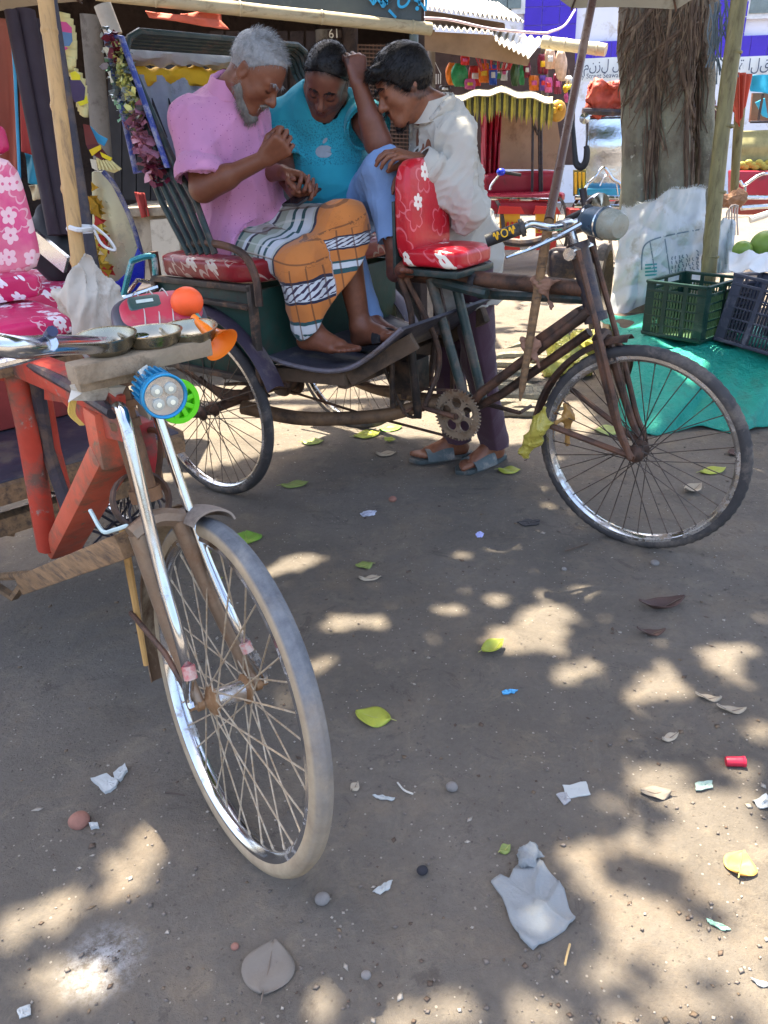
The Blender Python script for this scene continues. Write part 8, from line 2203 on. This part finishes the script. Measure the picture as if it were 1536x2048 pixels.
flat('sachet', [(720, 1030), (738, 1022), (754, 1024), (748, 1032), (728, 1036)], mk('black and white sachet', lin('b9bccb'), .35, 0, .5, 60), 'black and white sachet on the shaded lane', 'sachet'); flat('blue_scrap', [(951, 1072), (958, 1066), (968, 1070), (964, 1078), (954, 1078)], mk('pale blue plastic', lin('b3b9ee'), .35), 'pale blue scrap in front of the slippers', 'scrap'); flat('green_scrap', [(1412, 1838), (1440, 1848), (1462, 1858), (1450, 1862), (1420, 1848)], mk('mint and white wrapper', lin('9fcab0'), .4, 0, .3, 40), 'mint and white wrapper in the sunny corner', 'wrapper'); flat('clear_net', [(1390, 1565), (1425, 1560), (1426, 1575), (1392, 1580)], mk('greenish film', lin('8fa39b'), .3), 'greenish film scrap left of the red cap', 'film')
flat('tape_piece', [(1033, 1048), (1055, 1042), (1080, 1044), (1078, 1052), (1050, 1056)], M['rubber'], 'black rubber strip near the front wheel', 'strip'); flat('white_tissue', [(1505, 1602), (1530, 1594), (1560, 1600), (1556, 1620), (1520, 1618)], WP, 'white tissue at the right edge of the lane', 'tissue', cr=.012); flat('white_tissue', [(35, 2022), (62, 2012), (64, 2034), (40, 2040)], WP, 'white tissue scrap in the lower left corner', 'tissue'); flat('white_tissue', [(1500, 1955), (1540, 1965), (1560, 1975), (1520, 1972)], WP, 'thin white tissue at the lower right edge', 'tissue')
# red cap, stones, twigs
p = PG(1471, 1523, .010); a = Vector((1, -.12, .05)); rc = empty('bottle_cap', (p.x, p.y, 0), 'red ribbed plastic cap lying on its side at the right', 'cap')
b = MB(); b.lathe([(0, -.021), (.0105, -.021), (.0112, -.019), (.0112, .015), (.0125, .016), (.0125, .021), (.010, .021), (.010, -.015), (0, -.015)], p, a, 24); b.build('shell', mk('red cap plastic', lin('b3203c'), .4, 0, .12, 30), rc, sharp=35)
def stone(cx, cy, r_, mat, label, seed, cat='stone'):
    c_ = PG(cx, cy, r_ * .6); b = MB(); b.sph(c_, (r_, r_ * .9, r_ * .72), 20, 12); V = np.array(b.v); F = np.array(b.f); V = folds(V, (V - np.array(c_)) / r_, r_ * .09, .9 / r_, seed, None, False)
    return props(mesh_obj('stone', V, F, mat, None, sharp=0), label, cat, 'loose stones on the lane')
BRK = mk('reddish stone', lin('8d6356'), .9, 0, .2, 30, bump=.5, bs=120); GST = mk('grey stone', lin('7d7874'), .9, 0, .2, 30, bump=.5, bs=120)
for a in ((158, 1641, .023, BRK, 'reddish round stone left of the big wheel', 1), (1310, 1126, .016, GST, 'grey pebble near the front wheel contact', 2), (645, 1797, .014, GST, 'dark grey lump in front of the big tyre', 3), (470, 1893, .008, BRK, 'tiny brown stone above the dusty leaf', 4), (732, 1950, .009, GST, 'small pale pebble in the foreground', 5), (1128, 1138, .009, GST, 'small pebble in the lane middle', 6), (845, 1795 - 55, .012, mk('black coal lump', lin('2b2a30'), .9), 'black lump right of the big wheel', 7), (904, 1573, .013, GST, 'faint grey pebble in the lane middle', 8), (785, 998, .016, BRK, 'brown brick chip behind the big wheel', 9)): stone(*a)
for pts_, mat, lab in (([(1140, 1888), (1134, 1910), (1130, 1930)], 'c9a872', 'pale yellow straw below the grey cloth'), ([(1130, 1102), (1150, 1096), (1175, 1088)], '5c4c40', 'dark twig near the front wheel contact'), ([(330, 1585), (350, 1588), (370, 1592)], '4a3f38', 'dark twig left of the big wheel'), ([(795, 1565), (808, 1580), (826, 1588)], 'b9b5ac', 'pale curved fibre in the lane middle')):
    b = MB(); b.tube([PG(x, y, .006) for x, y in pts_], .0022, 6, 4); props(b.build('twig', mk('twig ' + mat, lin(mat), .8), None), lab, 'twig', 'twigs on the lane')
# uncountable grit and leaf crumbs
def crumbs(name, n, smin, smax, mats, label, flat_=.6, power=1.0):
    V, F = [], []; k = 0
    octa = np.array([[1, 0, 0], [0, 1, 0], [-1, 0, 0], [0, -1, 0], [0, 0, 1], [0, 0, -1]], float); of = [(0, 1, 4), (1, 2, 4), (2, 3, 4), (3, 0, 4), (1, 0, 5), (2, 1, 5), (3, 2, 5), (0, 3, 5)]
    for _ in range(n):
        y = .55 + 5.0 * random.random() ** 1.6; x = random.uniform(-1.2, 1.25) * (.35 + y * .55)
        s_ = smin + (smax - smin) * random.random() ** 3; sc__ = np.array([s_ * random.uniform(.6, 1.4), s_ * random.uniform(.6, 1.4), s_ * flat_]) ; a = random.random() * 6.28; R = np.array([[math.cos(a), -math.sin(a), 0], [math.sin(a), math.cos(a), 0], [0, 0, 1]])
        P_ = (octa * (1 + rng.normal(0, .2, (6, 1)))) * sc__ @ R.T + [x, y, 0]; P_[:, 2] += s_ * flat_ * .35 + .001
        V.append(P_); F += [(a_ + k, b_ + k, c__ + k) for a_, b_, c__ in of]; k += 6
    V = np.concatenate(V); V[:, 2] += ground_z(V[:, 0], V[:, 1])
    o = mesh_obj(name, V, np.array(F), mats, None, smooth=False, world=(0, 2, 0)); props(o, label, None, kind='stuff')
crumbs('gravel', 5200, .001, .006, mk('grey brown grit', lin('6d645d'), .95, 0, .4, 30), 'fine grit scattered over the lane')
crumbs('pale_grit', 1100, .001, .005, mk('pale grit', lin('a59b8f'), .9, 0, .2, 30), 'pale chips of grit scattered over the lane')
crumbs('leaf_crumbs', 700, .002, .008, mk('leaf crumbs', lin('5a4b40'), .9, 0, .5, 40), 'dry leaf crumbs scattered over the lane', .15)
crumbs('litter', 260, .002, .009, mk('pale litter bits', lin('988f84'), .85, 0, .35, 60), 'tiny pale scraps of litter scattered over the lane', .12)
crumbs('dead_leaf_bits', 260, .003, .009, mk('brown leaf bits', lin('6f5e4d'), .85, 0, .4, 60), 'small broken leaf pieces scattered over the lane', .15)
